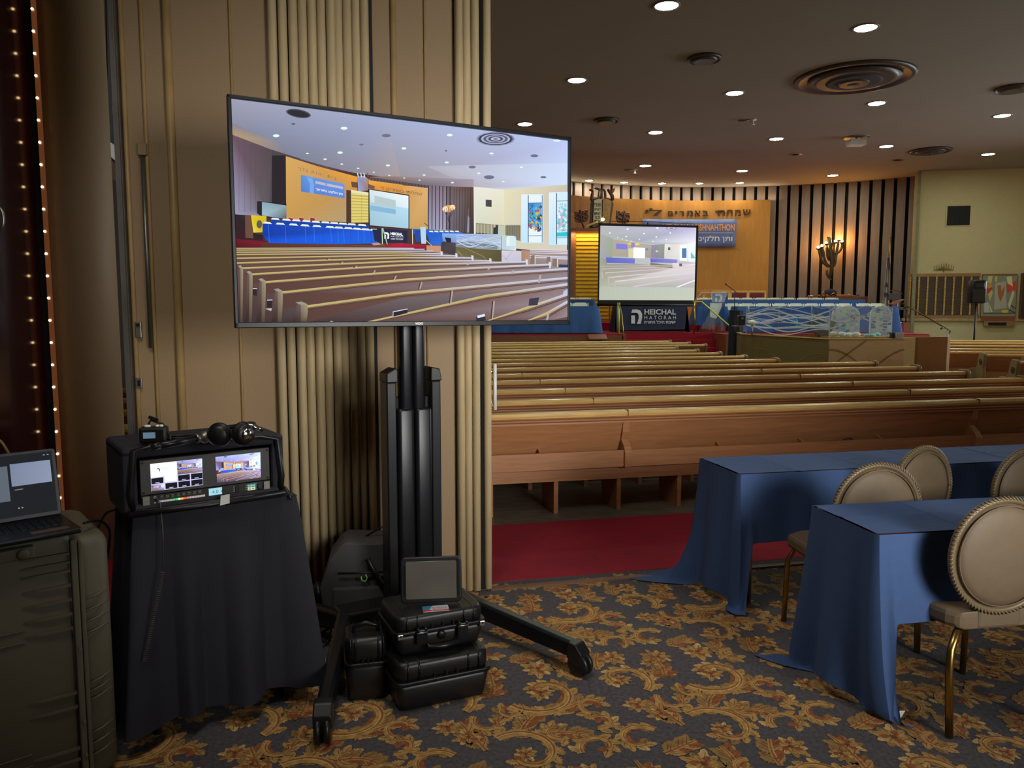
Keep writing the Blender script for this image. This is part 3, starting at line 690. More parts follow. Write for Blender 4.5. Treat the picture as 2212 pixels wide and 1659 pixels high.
# what stands inside the platform
def patterned_chair(px, py, wpx, hpx, Y, label, seed):  # white rounded back, front set with pale and blue blocks
    p = at(px, py, Y); k = Y / FPX; t = thing('block_patterned_chair', label, 'chair', Vector((p.x, Y, .35)))
    w, h = wpx * k, p.z - .35; rr = random.Random(seed)
    prof = [(-w / 2, 0), (w / 2, 0), (w / 2, h * .86)] + [(w / 2 * math.cos(a * PI / 12), h * .86 + h * .14 * math.sin(a * PI / 12)) for a in range(1, 12)] + [(-w / 2, h * .86)]
    MB().prism(prof, (0, 0, 0), (1, 0, 0), (0, 0, 1), (0, 1, 0), 0, .06).build('cover', M['white'], t, bevel=.02)
    pal = [mat('pale_%d' % i, c, .7) for i, c in enumerate(('#dfe6f2', '#8ec4e4', '#5a90d0', '#b6c8e8', '#c8f0ec'))]
    mb = MB(); x = -w * .46
    while x < w * .40:
        z = h * .55; dw = rr.uniform(.05, .10)
        while z < h * .92:
            dh = rr.uniform(.05, .14); mb.mi = rr.randrange(5)
            mb.prism([(x, z), (x + dw * .85, z + .01), (x + dw * .9, z + dh * .85), (x + .005, z + dh * .9)], (0, 0, 0), (1, 0, 0), (0, 0, 1), (0, -1, 0), 0, .004); z += dh
        x += dw
    mb.build('block_pattern', pal, t)
    MB().box((0, .25, h * .32), (w * .95, .45, .06)).build('seat', M['white'], t, bevel=.015)
    for sx in (-1, 1):
        MB().cyl((sx * w * .42, .45, 0), (sx * w * .42, .42, h * .3), .015).build('leg', M['metal'], t)
    return t
patterned_chair(1829, 661, 60, 33, 16.75, 'rounded chair back with white and pale blue blocks, left one', 1)
patterned_chair(1905, 660, 46, 42, 16.75, 'rounded chair back with white and turquoise blocks, right one', 2)
def lump(name, label, cat, pxs, py, Y, w, h, m, n=3, seed=0):
    rr = random.Random(seed); p = at(pxs, py, Y)
    if 'shawl' in name: p.z = 1.125
    t = thing(name, label, cat, p)
    for i in range(n):
        MB().sph(((i - (n - 1) / 2) * w / n, rr.uniform(-.03, .03), rr.uniform(0, .03)), w / n * .62, 14, (1, .8, h / (w / n)), Rz(rr.random())).build('fold', m, t)
    return t
# reading desk and small tables inside
dk = mat('brown_leatherette', '#8a6c44', .6)
t = thing('reading_desk', 'long tan draped reading desk inside the reading platform', 'desk', (6.72, 17.65, .35))
MB().box((0, 0, .62), (1.15, .75, .05), Ry(.08)).build('desk_top', dk, t, bevel=.01); MB().box((0, 0, .3), (1.0, .55, .6)).build('base', M['stage_wood'], t); 
MB().grid(lambda i, j: Vector((-.55 + .8 * i, -.42 + .01 * math.sin(i * 30), .62 - .28 * j + .02 * i)), 24, 2).build('cloth', mat('gold_cloth', '#9a8244', .7), t, solid=.01)
t = thing('slanted_lectern', 'grey green slanted book rest standing on the reading desk', 'lectern', at(1772, 700, 16.6))
MB().box((0, 0, -.02), (.55, .05, .42), Ry(.5)).build('board', mat('sage_board', '#6c7664', .6), t, bevel=.008); MB().box((.1, .1, -.2), (.3, .2, .16)).build('foot', M['stage_wood'], t)
t = thing('side_table', 'low maple cabinet behind the front wall of the reading platform', 'cabinet', (7.15, 16.15, .35))
MB().box((0, 0, .36), (1.05, .4, .72)).build('body', RF, t, bevel=.01); MB().box((0, 0, .735), (1.2, .45, .03)).build('top', M['pew_rail'], t)
lump('prayer_shawl_heap', 'crumpled heap of white prayer shawls on the maple cabinet', 'prayer shawl', 1826, 712, 16.1, .62, .09, M['white'], 4, 2)
lump('prayer_shawl_heap', 'small heap of turquoise tinted cloth right of the white shawls', 'prayer shawl', 1885, 714, 16.1, .36, .06, mat('aqua_cloth', '#8fe0e8', .7), 3, 4)
lump('aqua_bag', 'bright turquoise plastic bag behind the wave screen', 'bag', 1716, 697, 17.3, .13, .15, mat('aqua_bag_plastic', '#38c8e8', .35), 2, 6)
t = thing('desk_lamp', 'white globe lamp behind the left end of the wave screen', 'lamp', at(1625, 697, 18.2)); MB().sph((0, 0, 0), .085, 14, (1.15, 1, .8)).build('globe', mat('opal_glass', '#eef4ee', .3), t); MB().cyl((0, 0, -.3), (0, 0, -.05), .02).build('stem', M['metal'], t)
t = thing('tissue_box', 'small grey white box on the right end of the platform wall', 'box', Vector((bB + (bC - bB) * .84 + Vector((0, .03, 0))).xy.to_3d() + Vector((0, 0, 1.137))), .0); MB().box((.02, 0, 0), (.17, .11, .11)).build('carton', mat('grey_print', '#a8a6ae', .6, var=.3, scale=30), t, bevel=.004); MB().box((-.10, 0, 0), (.06, .112, .112)).build('lid', M['blk'], t, bevel=.003)

# ================================================================ on the stage
Z1, Z2 = 1.0, 1.25
def stage_table(label, x0, x1, Y, z, ends=(1, 1), wdt=.76, hem=.02):
    t = thing('stage_table', label, 'table', ((x0 + x1) / 2, Y + wdt / 2, z), 0, 'long tables on the stage')
    L = x1 - x0; H = .76; x0 -= (L / 2 + x0); hl = L / 2
    MB().box((0, 0, H - .03), (L - .02, wdt - .02, .04)).build('table_top', M['stage_wood'], t)
    for i in range(max(2, int(L / 1.8)) + 1):
        for y in (-.25, .25): MB().cyl((-hl + .15 + (L - .3) * i / max(2, int(L / 1.8)), y, 0), (-hl + .15 + (L - .3) * i / max(2, int(L / 1.8)), y, H - .05), .015, n=6).build('leg', M['metal'], t)
    def per(s):
        # perimeter position, s in 0..1, starting front left
        P = 2 * (L + wdt); d_ = s * P
        if d_ < L: return -hl + d_, -wdt / 2, 0, -1
        d_ -= L
        if d_ < wdt: return hl, -wdt / 2 + d_, 1, 0
        d_ -= wdt
        if d_ < L: return hl - d_, wdt / 2, 0, 1
        return -hl, wdt / 2 - (d_ - L), -1, 0
    n = int(2 * (L + wdt) / .09)
    def fn(i, j):
        x, y, nx, ny = per(min(i, .99999)); f = .012 * math.sin(i * n * .9) * math.sin(i * n * .23) + .008 * math.sin(i * n * 2.1)
        cr = math.exp(-((abs(x) - hl) ** 2 + (abs(y) - wdt / 2) ** 2) / .03)
        o = j * (.05 + f * 1.5 + .10 * cr)
        if cr > .5: nx, ny = (1 if x > 0 else -1) * .75, (1 if y > 0 else -1) * .75
        return Vector((x + nx * o, y + ny * o, H * (1 - j) + hem * j))
    mb = MB().grid(fn, n, 5); mb.box((0, 0, H - .002), (L, wdt, .006))
    mb.build('table_cloth', M['stage_blue'], t)
    return t
tA = stage_table('long blue covered table on the lower stage behind the wave screen', 6.55, 11.2, 22.4, Z1)
tB = stage_table('long blue covered table on the upper tier, right of the acrylic lectern', 6.45, 11.95, 26.2, Z2)
tC = stage_table('long blue covered table on the lower stage, left of the banner table', -4.6, 2.42, 21.45, Z1)
tD = stage_table('long blue covered table on the upper tier, left in front of the gold doors', 1.3, 2.78, 25.9, Z2)
tE = stage_table('blue covered short table between the screen and the acrylic lectern', 5.62, 6.5, 23.3, Z1, hem=.2)
def folding_chair(loc, label, group):
    t = thing('folding_chair', label, 'chair', loc, 0, group)
    MB().prism([(-.20, 0), (.20, 0), (.215, .05), (.20, .17), (.15, .21), (-.15, .21), (-.20, .17), (-.215, .05)], (0, 0, .63), (1, 0, 0), (0, .12, 1), (0, 1, 0), 0, .025).build('backrest', M['white_plastic'], t, bevel=.006)
    MB().box((0, -.22, .44), (.40, .40, .03)).build('seat', M['white_plastic'], t, bevel=.01)
    for sx in (-1, 1):
        MB().tube([(sx * .22, .03, .83), (sx * .22, -.42, 0)], .011, 6).build('leg', M['white_plastic'], t)
        MB().tube([(sx * .19, -.05, .44), (sx * .2, .12, 0)], .011, 6).build('leg', M['white_plastic'], t)
    return t
proto = folding_chair((0, 0, 0), '', ''); index_children(proto); first = True
def put_chair(x, y, z, label, group):
    global first
    o = proto if first else copy_tree(proto); first = False
    o.location = (x, y, z); o.rotation_euler = (0, 0, random.uniform(-.04, .04)); o['label'] = label; o['group'] = group
NUM = ['first', 'second', 'third', 'fourth', 'fifth', 'sixth', 'seventh', 'eighth', 'ninth', 'tenth', 'eleventh', 'twelfth']
def xat(px, Y): return at(px, 660, Y).x
for i, px in enumerate((1519, 1549, 1586, 1613, 1643, 1672, 1703, 1734, 1764, 1795)):
    put_chair(xat(px, 27.4), 27.35, Z2, 'white folding chair behind the upper tier table, %s from the screen side' % NUM[i], 'folding chairs behind the right upper table')
for i, px in enumerate((1584, 1615, 1650, 1686, 1721, 1756, 1792, 1826, 1868, 1896)):
    put_chair(xat(px, 23.5), 23.55, Z1 + .02, 'white folding chair behind the lower stage table, %s from the acrylic lectern' % NUM[i], 'folding chairs behind the right lower table')
for i, px in enumerate((1254, 1222, 1190, 1158, 1126, 1094)):
    put_chair(xat(px, 22.6), 22.6, Z1 + .03, 'white folding chair behind the left lower table, %s from the banner table' % NUM[i], 'folding chairs behind the left lower table')
for i, px in enumerate((1262, 1232)):
    put_chair(xat(px, 27.0), 27.05, Z2, 'white folding chair behind the left upper table, %s from the gold doors' % NUM[i], 'folding chairs behind the left upper table')
# banner table
bx0, bx1 = xat(1330, 22.7), xat(1484, 22.7)
t = thing('banner_table', 'navy cloth covered table printed with the white HEICHAL HATORAH name', 'table', ((bx0 + bx1) / 2, 23.05, Z1))
L = bx1 - bx0; hl = L / 2
MB().box((0, 0, .73), (L, .7, .04)).build('table_top', M['stage_wood'], t)
for sx in (-1, 1):
    for sy in (-1, 1): MB().cyl((sx * (hl - .1), sy * .28, 0), (sx * (hl - .1), sy * .28, .72), .015, n=6).build('leg', M['metal'], t)
mb = MB()
mb.add([(-hl, -.35, .76), (hl, -.35, .76), (hl, .35, .76), (-hl, .35, .76), (-hl + .02, -.42, .06), (hl - .06, -.42, .09), (hl + .12, .38, .02), (-hl - .1, .38, .02), (-hl - .02, -.38, .0), (hl + .1, -.38, .0)],
       [(0, 1, 2, 3), (0, 4, 5, 1), (1, 9, 6, 2), (3, 2, 6, 7), (0, 3, 7, 8)])
mb.build('table_cloth', M['navy'], t, solid=.01)
lw = mat('white_print', '#dcdce4', .7); mb = MB()
def bpx(px, py): # point of the cloth front seen at this pixel, in the table's own space
    p = onplane(px, py, (0, 22.64, Z1 + .6), (0, 1, -.10)); return p - Vector(((bx0 + bx1) / 2, 23.05, Z1)) + Vector((0, -.008, 0))
def bl(s, x0, y0, x1, y1, bold=0): a_, b_, c_ = bpx(x0, y1), bpx(x1, y1), bpx(x0, y0); letter(mb, s, a_, b_ - a_, c_ - a_, bold)
bl('HEICHAL', 1392, 668, 1460, 679.5, .022); bl('H A T O R A H', 1392, 682, 1460, 690, .0); bl(heb('ישיבת היכל התורה'), 1391, 692, 1459, 699, .02)
def bpoly(pts): mb.add([bpx(*p) for p in pts], [tuple(q) for q in tessellate_polygon([[Vector((p[0], p[1], 0)) for p in pts]])])
bpoly([(1366, 668.5), (1377, 668.5), (1383, 671), (1387, 678), (1387, 687), (1384, 699.5), (1376, 699.5), (1379.5, 688), (1379.5, 680), (1376, 675.5), (1363.5, 675.5)])
bpoly([(1363.5, 681.5), (1371.5, 681.5), (1371.5, 699), (1363.5, 699)])
mb.build('printed_logo', lw, t)
# low white box tops behind the banner table
t = thing('white_bench', 'narrow white board edge showing behind the navy banner table', 'board', at(1402, 661, 24.25)); t.location.z = Z1
MB().box((0, 0, .74), (1.7, .3, .03)).build('board', M['white'], t); 
for sx in (-1, 1): MB().box((sx * .75, 0, .36), (.05, .25, .72)).build('support', M['white'], t)
# wooden arm chairs with red backs by the wall
for i, (px, yy) in enumerate(((1552, 28.6), (1592, 28.7), (1630, 28.8))):
    p = at(px, 640, yy); t = thing('throne_chair', 'oak high chair with dark red back by the wood panel, %s from the screen' % NUM[i], 'chair', (p.x, yy - .25, Z2), 0, 'oak chairs with red backs')
    MB().box((0, 0, .5), (.56, .05, .30)).box((0, -.22, .44), (.6, .5, .08)).build('seat_frame', M['panel'], t, bevel=.01)
    MB().box((0, 0, 1.085), (.68, .06, .05)).box((-.31, 0, .85), (.06, .06, .5)).box((.31, 0, .85), (.06, .06, .5)).build('back_frame', M['pew_rail'], t, bevel=.01)
    MB().box((0, -.01, .82), (.52, .04, .42)).build('back_pad', mat('oxblood', '#6c1824', .6), t, bevel=.015)
    for sx in (-1, 1):
        for y in (-.42, .0): MB().box((sx * .28, y, .22), (.05, .05, .44)).build('leg', M['panel'], t)
# acrylic lectern
lx = at(1562, 700, 21.9)
t = thing('acrylic_lectern', 'clear acrylic lectern with light blue emblem at the head of the stage steps', 'lectern', (lx.x, 22.75, Z1))
k = 22.75 / FPX
MB().prism([(-.50, .0), (.34, .0), (.26, .22), (.10, .55), (.20, .75), (.34, 1.16), (-.10, 1.16), (-.04, .8), (-.22, .5), (-.38, .2)], (0, 0, 0.0), (1, 0, 0), (0, 0, 1), (0, 1, 0), 0, .02).build('front_pane', M['clear'], t)
for sx in (-.30, .26): MB().prism([(-.3, 0), (.2, 0), (.1, 1.1), (0, 1.1)], (sx, .2, 0), (0, 1, 0), (0, 0, 1), (1, 0, 0), 0, .015).build('side_pane', M['clear'], t)
MB().box((0, .1, 1.2), (.95, .5, .015), Rx(.25)).build('desk_pane', M['clear'], t)
MB().box((-.08, .12, .01), (.72, .5, .02)).build('base', M['clear'], t)
MB().prism([(-.12, .88), (.24, .88), (.34, 1.15), (-.12, 1.15)], (0, -.03, 0), (1, 0, 0), (0, 0, 1), (0, 1, 0), 0, .01).build('blue_plate', mat('lectern_blue', '#8fb4e4', .5), t)
MB().prism([(-.16, .45), (.02, .40), (.16, .72), (.18, .86), (-.17, .86)], (0, -.02, 0), (1, 0, 0), (0, 0, 1), (0, 1, 0), 0, .01).build('white_plate', mat('lectern_white', '#d8ecec', .5), t)
mb = MB(); mb.prism([(-.04, 1.13), (.12, 1.13), (.18, 1.06), (.18, .98), (.13, .89), (.06, .89), (.11, 1.0), (.1, 1.06), (-.04, 1.06)], (0, -.05, 0), (1, 0, 0), (0, 0, 1), (0, 1, 0), 0, .01); mb.prism([(-.04, 1.01), (.03, 1.01), (.03, .9), (-.04, .9)], (0, -.05, 0), (1, 0, 0), (0, 0, 1), (0, 1, 0), 0, .01)
mb.build('emblem', M['white'], t)
MB().tube([(-.62, -.02, .93), (-.42, 0, 1.17), (.3, 0, 1.17)], .012, 6).build('book_ledge', M['white'], t)
# black draped stand with a small loudspeaker and microphone boom
sx_ = at(1590, 700, 20.3).x
t = thing('black_draped_stand', 'tall stand under a black cloth left of the reading platform', 'stand', (sx_, 20.3, 0))
MB().grid(lambda i, j: Vector(((.17 + .03 * j + .012 * math.sin(i * 50)) * math.cos(i * 2 * PI), (.17 + .03 * j + .012 * math.sin(i * 50)) * math.sin(i * 2 * PI), 1.62 * (1 - j) + .02)), 60, 6).build('cloth', M['blackcloth'], t)
MB().cyl((0, 0, 1.6), (0, 0, 1.65), .17, n=24).build('top', M['blackcloth'], t)
t = thing('small_loudspeaker', 'small black loudspeaker on a shelf at the reading platform corner', 'loudspeaker', at(1601, 692, 18.9))
MB().box((0, 0, 0), (.16, .2, .24)).build('cabinet', M['blk'], t, bevel=.02); MB().cyl((-.0, -.1, .05), (0, -.115, .05), .03).build('tweeter', M['silver'], t); MB().box((-.02, 0, -.14), (.36, .25, .02)).build('shelf', M['silver'], t)
t = thing('microphone_boom', 'black microphone on a slanting boom above the draped stand', 'microphone', at(1587, 663, 20.3))
q = at(1587, 663, 20.3); f_ = lambda a_, b_: at(a_, b_, 20.3) - q
MB().cyl((0, 0, -.09), f_(1587, 630), .010).build('pole', M['blk'], t); MB().tube([f_(1594, 634), f_(1569, 615)], .010, 6).build('boom', M['blk'], t); MB().cyl(f_(1569, 615), f_(1567, 612.5), .022).build('microphone_head', M['blk'], t)
# railings
yg = mat('yellow_rail', '#b8c44a', .35, .2)
p0_ = at(1340, 718, 21.5); t = thing('handrail', 'yellow green stair rail post left of the stage steps', 'railing', (p0_.x, 21.9, 0))
MB().cyl((0, 0, .95), (0, 0, 1.86), .045, n=10).build('post', yg, t); MB().tube([(0, 0, 1.86), (.02, -.5, 1.55), (.02, -.9, .9)], .02, 6).build('rail', M['brass'], t)
p0_ = at(1501, 716, 21.9); t = thing('handrail', 'brass stair rail running down right beside the acrylic lectern', 'railing', (p0_.x, 22.0, 0))
MB().cyl((0, 0, .97), (0, 0, 1.88), .025, n=10).build('post', M['brass'], t)
q = Vector((p0_.x, 22.0, 0)); MB().tube([(-.05, 0, 1.89), (.2, 0, 1.89), at(1580, 708, 20.6) - q], .022, 8).build('rail', yg, t)
MB().cyl(at(1580, 708, 20.6) - q, Vector((at(1580, 708, 20.6).x - q.x, -1.4, .6)), .02).build('post', M['brass'], t)
# small podium at the stage front
t = thing('small_podium', 'small wooden reading stand with slanted top before the stage', 'lectern', (at(1292, 725, 20.6).x, 20.75, 0))
MB().box((0, 0, .93), (.50, .34, .03), Rx(.35)).build('slanted_top', M['stage_wood'], t, bevel=.005); MB().box((0, .05, .45), (.36, .22, .9)).build('body', M['stage_wood'], t); MB().box((.05, -.07, .82), (.15, .02, .16)).build('blue_cloth_tip', M['stage_blue'], t)
# ark doors with slats and frame
AY = 27.4
ax0, ax1 = at(1232, 600, AY).x, at(1402, 600, AY).x; az1 = at(1300, 493, AY).z
t = thing('ark', 'ark cupboard with glowing gold slatted doors in a dark wood frame', 'ark', ((ax0 + ax1) / 2, AY, Z2)); w = ax1 - ax0; hh = az1 - Z2
MB().box((-w / 2 + .08, 0, hh / 2), (.16, .3, hh)).box((w / 2 - .08, 0, hh / 2), (.16, .3, hh)).box((0, 0, hh - .08), (w - .32, .3, .16)).build('frame', M['stage_wood'], t, bevel=.01)
MB().box((0, .13, hh / 2), (w - .1, .04, hh)).build('back', M['gold'], t)
for sx in (-1, 1):
    dw = (w - .34) / 2; dr = MB().box((sx * (dw / 2 + .003), .02, hh / 2 - .08), (dw - .01, .03, hh - .18)).build('door', mat('gold_door', '#c09020', .45, .2), t)
    mb = MB(); n = 22
    for i in range(n):
        z = .06 + (hh - .26) * (i + .5) / n; mb.box((sx * (dw / 2 + .003), -.03, z), (dw - .05, .02, (hh - .26) / n * .55), None)
    mb.build('slats', M['gold'], dr)
MB().cyl((-.06, -.05, 1.1), (-.06, -.09, 1.1), .03).build('door_handle', M['brass'], t)
lamp('ark_glow', 'AREA', (at(1268, 505, AY).x, AY - .35, az1 - .22), 14, (1.0, .78, .3), 1.6, .1, rot=(.5, 0, 0))
# carved tablets with crown, and two carved leaves, on the ark
t = thing('carved_tablets', 'carved dark wood tablets of the law with antler like crown above the ark', 'carving', at(1300, 490, AY - .1)); q = at(1300, 490, AY - .1)
def aq(px, py, dy=0.0): return at(px, py, AY - .1 + dy) - q
def shape(pts, th_, m, nm, dy=0.0, par=None, bev=.01):
    P = [aq(*p) for p in pts]; mb = MB(); mb.prism([(p.x, p.z) for p in P], (0, dy, 0), (1, 0, 0), (0, 0, 1), (0, 1, 0), 0, th_); return mb.build(nm, m, par or t, bevel=bev)
shape([(1274, 492), (1276, 440), (1279, 430), (1290, 427), (1301, 431), (1312, 427), (1322, 431), (1326, 440), (1318, 492)], .12, M['walnut'], 'back_board', .05)
lt = shape([(1281, 487), (1283, 433), (1290, 430), (1300, 431), (1299, 487)], .08, mat('pale_stone', '#cfcbb2', .6, var=.15, scale=20), 'left_tablet', -.02)
rt = shape([(1301, 487), (1302, 431), (1312, 430), (1321, 434), (1315, 487)], .08, mat('brown_tablet', '#b48458', .5, var=.15), 'right_tablet', -.02)
for par, xa, xb, mm in ((lt, 1284, 1298, M['walnut']), (rt, 1303, 1317, M['brass'])):
    mb = MB()
    for i in range(5): a_ = aq(xa, 446 + i * 9, -.03); b_ = aq(xb - i * .5, 446 + i * 9, -.03); c_ = aq(xa, 439 + i * 9, -.03); letter(mb, heb(['אנכי', 'לא יה', 'לא תש', 'זכור', 'כבד'][i]), a_, b_ - a_, c_ - a_, .01)
    mb.build('carved_letters', mm, par, solid=.01)
for nm, pts, rr_, mm in (('crown_branch', [(1277, 436), (1279, 420), (1281, 412), (1276, 411), (1272, 409)], .07, M['walnut']), ('crown_branch', [(1293, 430), (1295, 415), (1296, 408), (1287, 408), (1284, 405)], .07, M['metal']),
                     ('crown_branch', [(1298, 431), (1299, 418), (1297, 406)], .07, M['walnut']), ('crown_branch', [(1307, 430), (1308, 412), (1302, 408)], .06, M['walnut']),
                     ('crown_branch', [(1322, 434), (1325, 424), (1315, 414), (1313, 407)], .09, M['walnut']), ('crown_branch', [(1318, 417), (1326, 412), (1328, 406)], .06, M['stage_wood'])):
    P = [aq(*p) for p in pts]; MB().tube(P, [rr_ * (1 - .5 * i / (len(P) - 1)) for i in range(len(P))], 8).build(nm, mm, t, sub=1)
shape([(1276, 490), (1293, 478), (1300, 482), (1282, 492)], .1, M['walnut'], 'scroll', -.1); shape([(1262, 489), (1290, 477), (1292, 481), (1266, 492)], .08, M['brass'], 'scroll', -.14)
t = thing('eternal_light', 'tiny glowing eternal light before the carved tablets', 'lamp', at(1302, 474, 26.8)); MB().sph((0, 0, 0), .06, 10).build('bulb', emis('warm_bulb', '#fff4c0', 6), t); MB().cyl((0, 0, .05), (0, 0, .12), .04).build('holder', M['brass'], t)
def leaf(cx, cy, flip, label):
    global q, t
    q = at(cx, cy, AY - .1); t = thing('carved_leaf', label, 'carving', q)
    def X(dx, dy): return (cx + dx * flip, cy + dy)
    shape([X(-16, -8), X(-8, -7), X(-3, -9), X(2, -11), X(8, -10), X(15, -14), X(14, -6), X(16, 2), X(12, 12), X(2, 14), X(-5, 15), X(-12, 13), X(-15, 5), X(-14, -2)], .05, M['walnut'], 'blade', .02)
    st_ = [aq(*X(-3, -12)), aq(*X(-2, 0)), aq(*X(1, 14)), aq(*X(5, 26))]; MB().tube(st_, [.05, .04, .03, .025], 8).build('stem', M['walnut'], t)
    for i, (a_, b_, r_) in enumerate(((-9, 0, .09), (-8, 9, .08), (7, -3, .09), (8, 6, .08), (-10, -5, .05), (10, -9, .05))):
        c_ = aq(*X(a_, b_)); MB().tube([c_ + Vector((r_ * math.cos(th), -.02, r_ * .8 * math.sin(th))) for th in [k * .6 for k in range(9)]], .018, 6).build('carved_vein', M['stage_wood'], t)
leaf(1256, 466, 1, 'carved wooden leaf ornament left of the tablets'); leaf(1346, 468, -1, 'carved wooden leaf ornament right of the tablets')
# fabric banner with its name
bn = mat('banner_print', '#6272a8', .6); bo = (0, 27.6, 0)
def bp(px, py, dy=0): r = on_panel(px, py, 10.36 - dy); return r
t = thing('hanging_banner', 'slate blue banner with orange MISHNAHTHON and white Hebrew on the panel', 'banner', bp(1490, 505)); q = bp(1490, 505)
mb = MB(); mb.grid(lambda i, j: bp(1388 + (1592 - 1388) * i - 3 * j, 474 + 60 * j + 1.2 * math.sin(i * 3.1) - 1) - q, 16, 6); mb.build('cloth', bn, t, solid=.01)
mb = MB()
for s_, x0_, x1_ in (('ISHNAHTHON', 1508.5, 1587), ('HEICHAL M', 1432, 1505)): a_, b_, c_ = bp(x0_, 498.5, .03) - q, bp(x1_, 498.5, .03) - q, bp(x0_, 484, .03) - q; letter(mb, s_, a_, b_ - a_, c_ - a_, .02)
mb.build('orange_title', mat('orange_print', '#f2a65c', .6), t)
mb = MB()
for s_, x0_, x1_ in (('ותן חלקינו', 1506, 1582), ('בתורתך', 1440, 1500)): a_, b_, c_ = bp(x0_, 524, .03) - q, bp(x1_, 524, .03) - q, bp(x0_, 509, .03) - q; letter(mb, heb(s_), a_, b_ - a_, c_ - a_, .02)

a_, b_, c_ = bp(1432, 503.5, .03) - q, bp(1584, 503.5, .03) - q, bp(1432, 502.7, .03) - q; mb.add([a_, b_, b_ + c_ - a_, c_], [(0, 1, 2, 3)]); mb.build('white_line_of_text', lw, t)
for a_, b_ in (((1592, 473), (1600, 466)), ((1589, 533), (1597, 541)), ((1388, 474), (1378, 464))): MB().tube([bp(*a_) - q, bp(*b_) - q], .008, 5).build('cord', M['brass'], t)
# big wall menorah with lit cups
MY = 28.3
q = at(1797, 560, MY); t = thing('wall_menorah', 'large bronze branching wall menorah with six glowing flames', 'menorah', q)
def mq(x, y, dy=0): return at(1740 + x / 8.73, 490 + y / 8.73, MY + dy) - q
MB().tube([mq(440, 180), mq(455, 300, -.1), mq(470, 480, -.15), mq(500, 640, -.1), mq(495, 800, -.1), mq(465, 930, 0), mq(455, 960, 0)], [.07, .08, .08, .07, .08, .05, .02], 8).build('trunk', M['bronze'], t, sub=1)
MB().tube([mq(400, 790), mq(400, 880), mq(440, 970), mq(505, 1005)], [.04, .06, .05, .015], 8).build('tail', M['bronze'], t, sub=1)
MB().tube([mq(405, 190), mq(440, 230), mq(470, 215)], [.02, .05, .04], 6).build('finial', M['bronze'], t)
FL = emis('flame_glow', '#ffd9a0', 9)
for pts, (fx, fy) in (([(245, 400), (265, 500), (300, 640), (350, 690), (450, 770)], (240, 385)), ([(310, 385), (350, 500), (350, 600), (390, 700), (470, 760)], (308, 355)), ([(395, 320), (405, 450), (410, 560), (455, 650)], (386, 298)),
                      ([(555, 290), (520, 400), (535, 520), (530, 620), (505, 690)], (563, 268)), ([(630, 260), (600, 400), (580, 520), (560, 680), (520, 770)], (630, 228)), ([(690, 290), (690, 380), (660, 450), (600, 500), (540, 500)], (688, 270))):
    MB().tube([mq(a_, b_, -.05) for a_, b_ in pts], [.045, .05, .05, .055, .05][:len(pts)], 8).build('branch', M['bronze'], t, sub=1)
    MB().sph(mq(fx, fy, -.05), .05, 10).build('flame', FL, t); MB().lathe([(.05, -.05), (.09, 0.0)], mq(fx, fy + 22, -.05), 12).build('cup', M['bronze'], t)
for px, py in ((1772, 530), (1806, 518), (1818, 518)):
    p = at(px, py, MY + .05); lamp('menorah_flame_light', 'POINT', p, 36, (1.0, .42, .08), .05)
# shelf of small things under the menorah, flag, dark chair
q = at(1822, 640, 28.0); t = thing('side_shelf', 'reddish wooden sideboard under the wall menorah', 'cabinet', (q.x, 27.9, Z2))
MB().box((0, 0, .40), (1.5, .4, .98)).build('body', M['stage_wood'], t, bevel=.01); MB().box((-.33, 0, .93), (1.1, .42, .06)).build('pale_drawer_front', M['panel'], t, bevel=.01)
t = thing('purple_cloth_heap', 'dark purple velvet heap with gold trim on the sideboard', 'cloth', at(1793, 634, 27.8)); MB().sph((0, 0, .0), .22, 16, (1.1, .6, .75)).build('velvet', mat('purple_velvet', '#2e1830', .8), t)
MB().tube([(-.38, -.1, -.08), (-.3, -.12, .06), (-.2, -.12, -.08)], .025, 6).tube([(-.05, -.15, -.06), (.08, -.16, .02), (.16, -.15, -.08)], .025, 6).build('gold_trim', M['brass'], t)
t = thing('curved_tray', 'thin curved silver tray on the sideboard right end', 'tray', at(1843, 638, 27.9)); MB().tube([(-.2, 0, .04), (-.08, 0, -.01), (.08, 0, -.02), (.2, 0, .01)], .025, 8).build('tray', M['metal'], t)
t = thing('curved_tray', 'thin flat silver tray left of the purple velvet heap', 'tray', at(1755, 639, 27.9)); MB().tube([(-.16, 0, .0), (0, 0, -.01), (.16, 0, 0)], .02, 8).build('tray', M['metal'], t); MB().box((-.04, .05, -.48), (.30, .3, .93)).build('stand', M['stage_wood'], t)
t = thing('flag', 'furled white flag with blue star and stripes on a pole', 'flag', at(1917, 655, 26.9)); q = at(1917, 655, 26.9)
def fq(x, y, dy=0): return at(1740 + x / 8.73, 490 + y / 8.73, 26.9 + dy) - q
MB().cyl(fq(1590, 1640, .02), fq(1600, 210, .02), .015, n=8).build('pole', M['brass'], t); MB().sph(fq(1605, 185), .035, 8).build('finial', M['brass'], t)
def furl(i, j):
    z = j; xc = 1570 + (1505 - 1570) * z; w = 20 + 45 * min(1, z * 1.3); y = 480 + 1180 * z
    return fq(xc + w * (i * 2 - 1), y, -.06 - .05 * math.sin(i * 14 + z * 3))
mb = MB().grid(furl, 20, 16); mb.build('flag_cloth', mat('flag_white', '#b8b4a8', .8), t)
fb = mat('flag_blue', '#1e2a5c', .7)
for pts in ([(1545, 570), (1590, 590), (1600, 800), (1575, 820), (1560, 700)], [(1535, 1040), (1560, 1130), (1500, 1130)], [(1480, 1245), (1555, 1245), (1515, 1335)]):
    P = [fq(a_, b_, -.13) for a_, b_ in pts]; MB().prism([(p.x, p.z) for p in P], (0, P[0].y, 0), (1, 0, 0), (0, 0, 1), (0, 1, 0), 0, .01).build('blue_mark', fb, t)
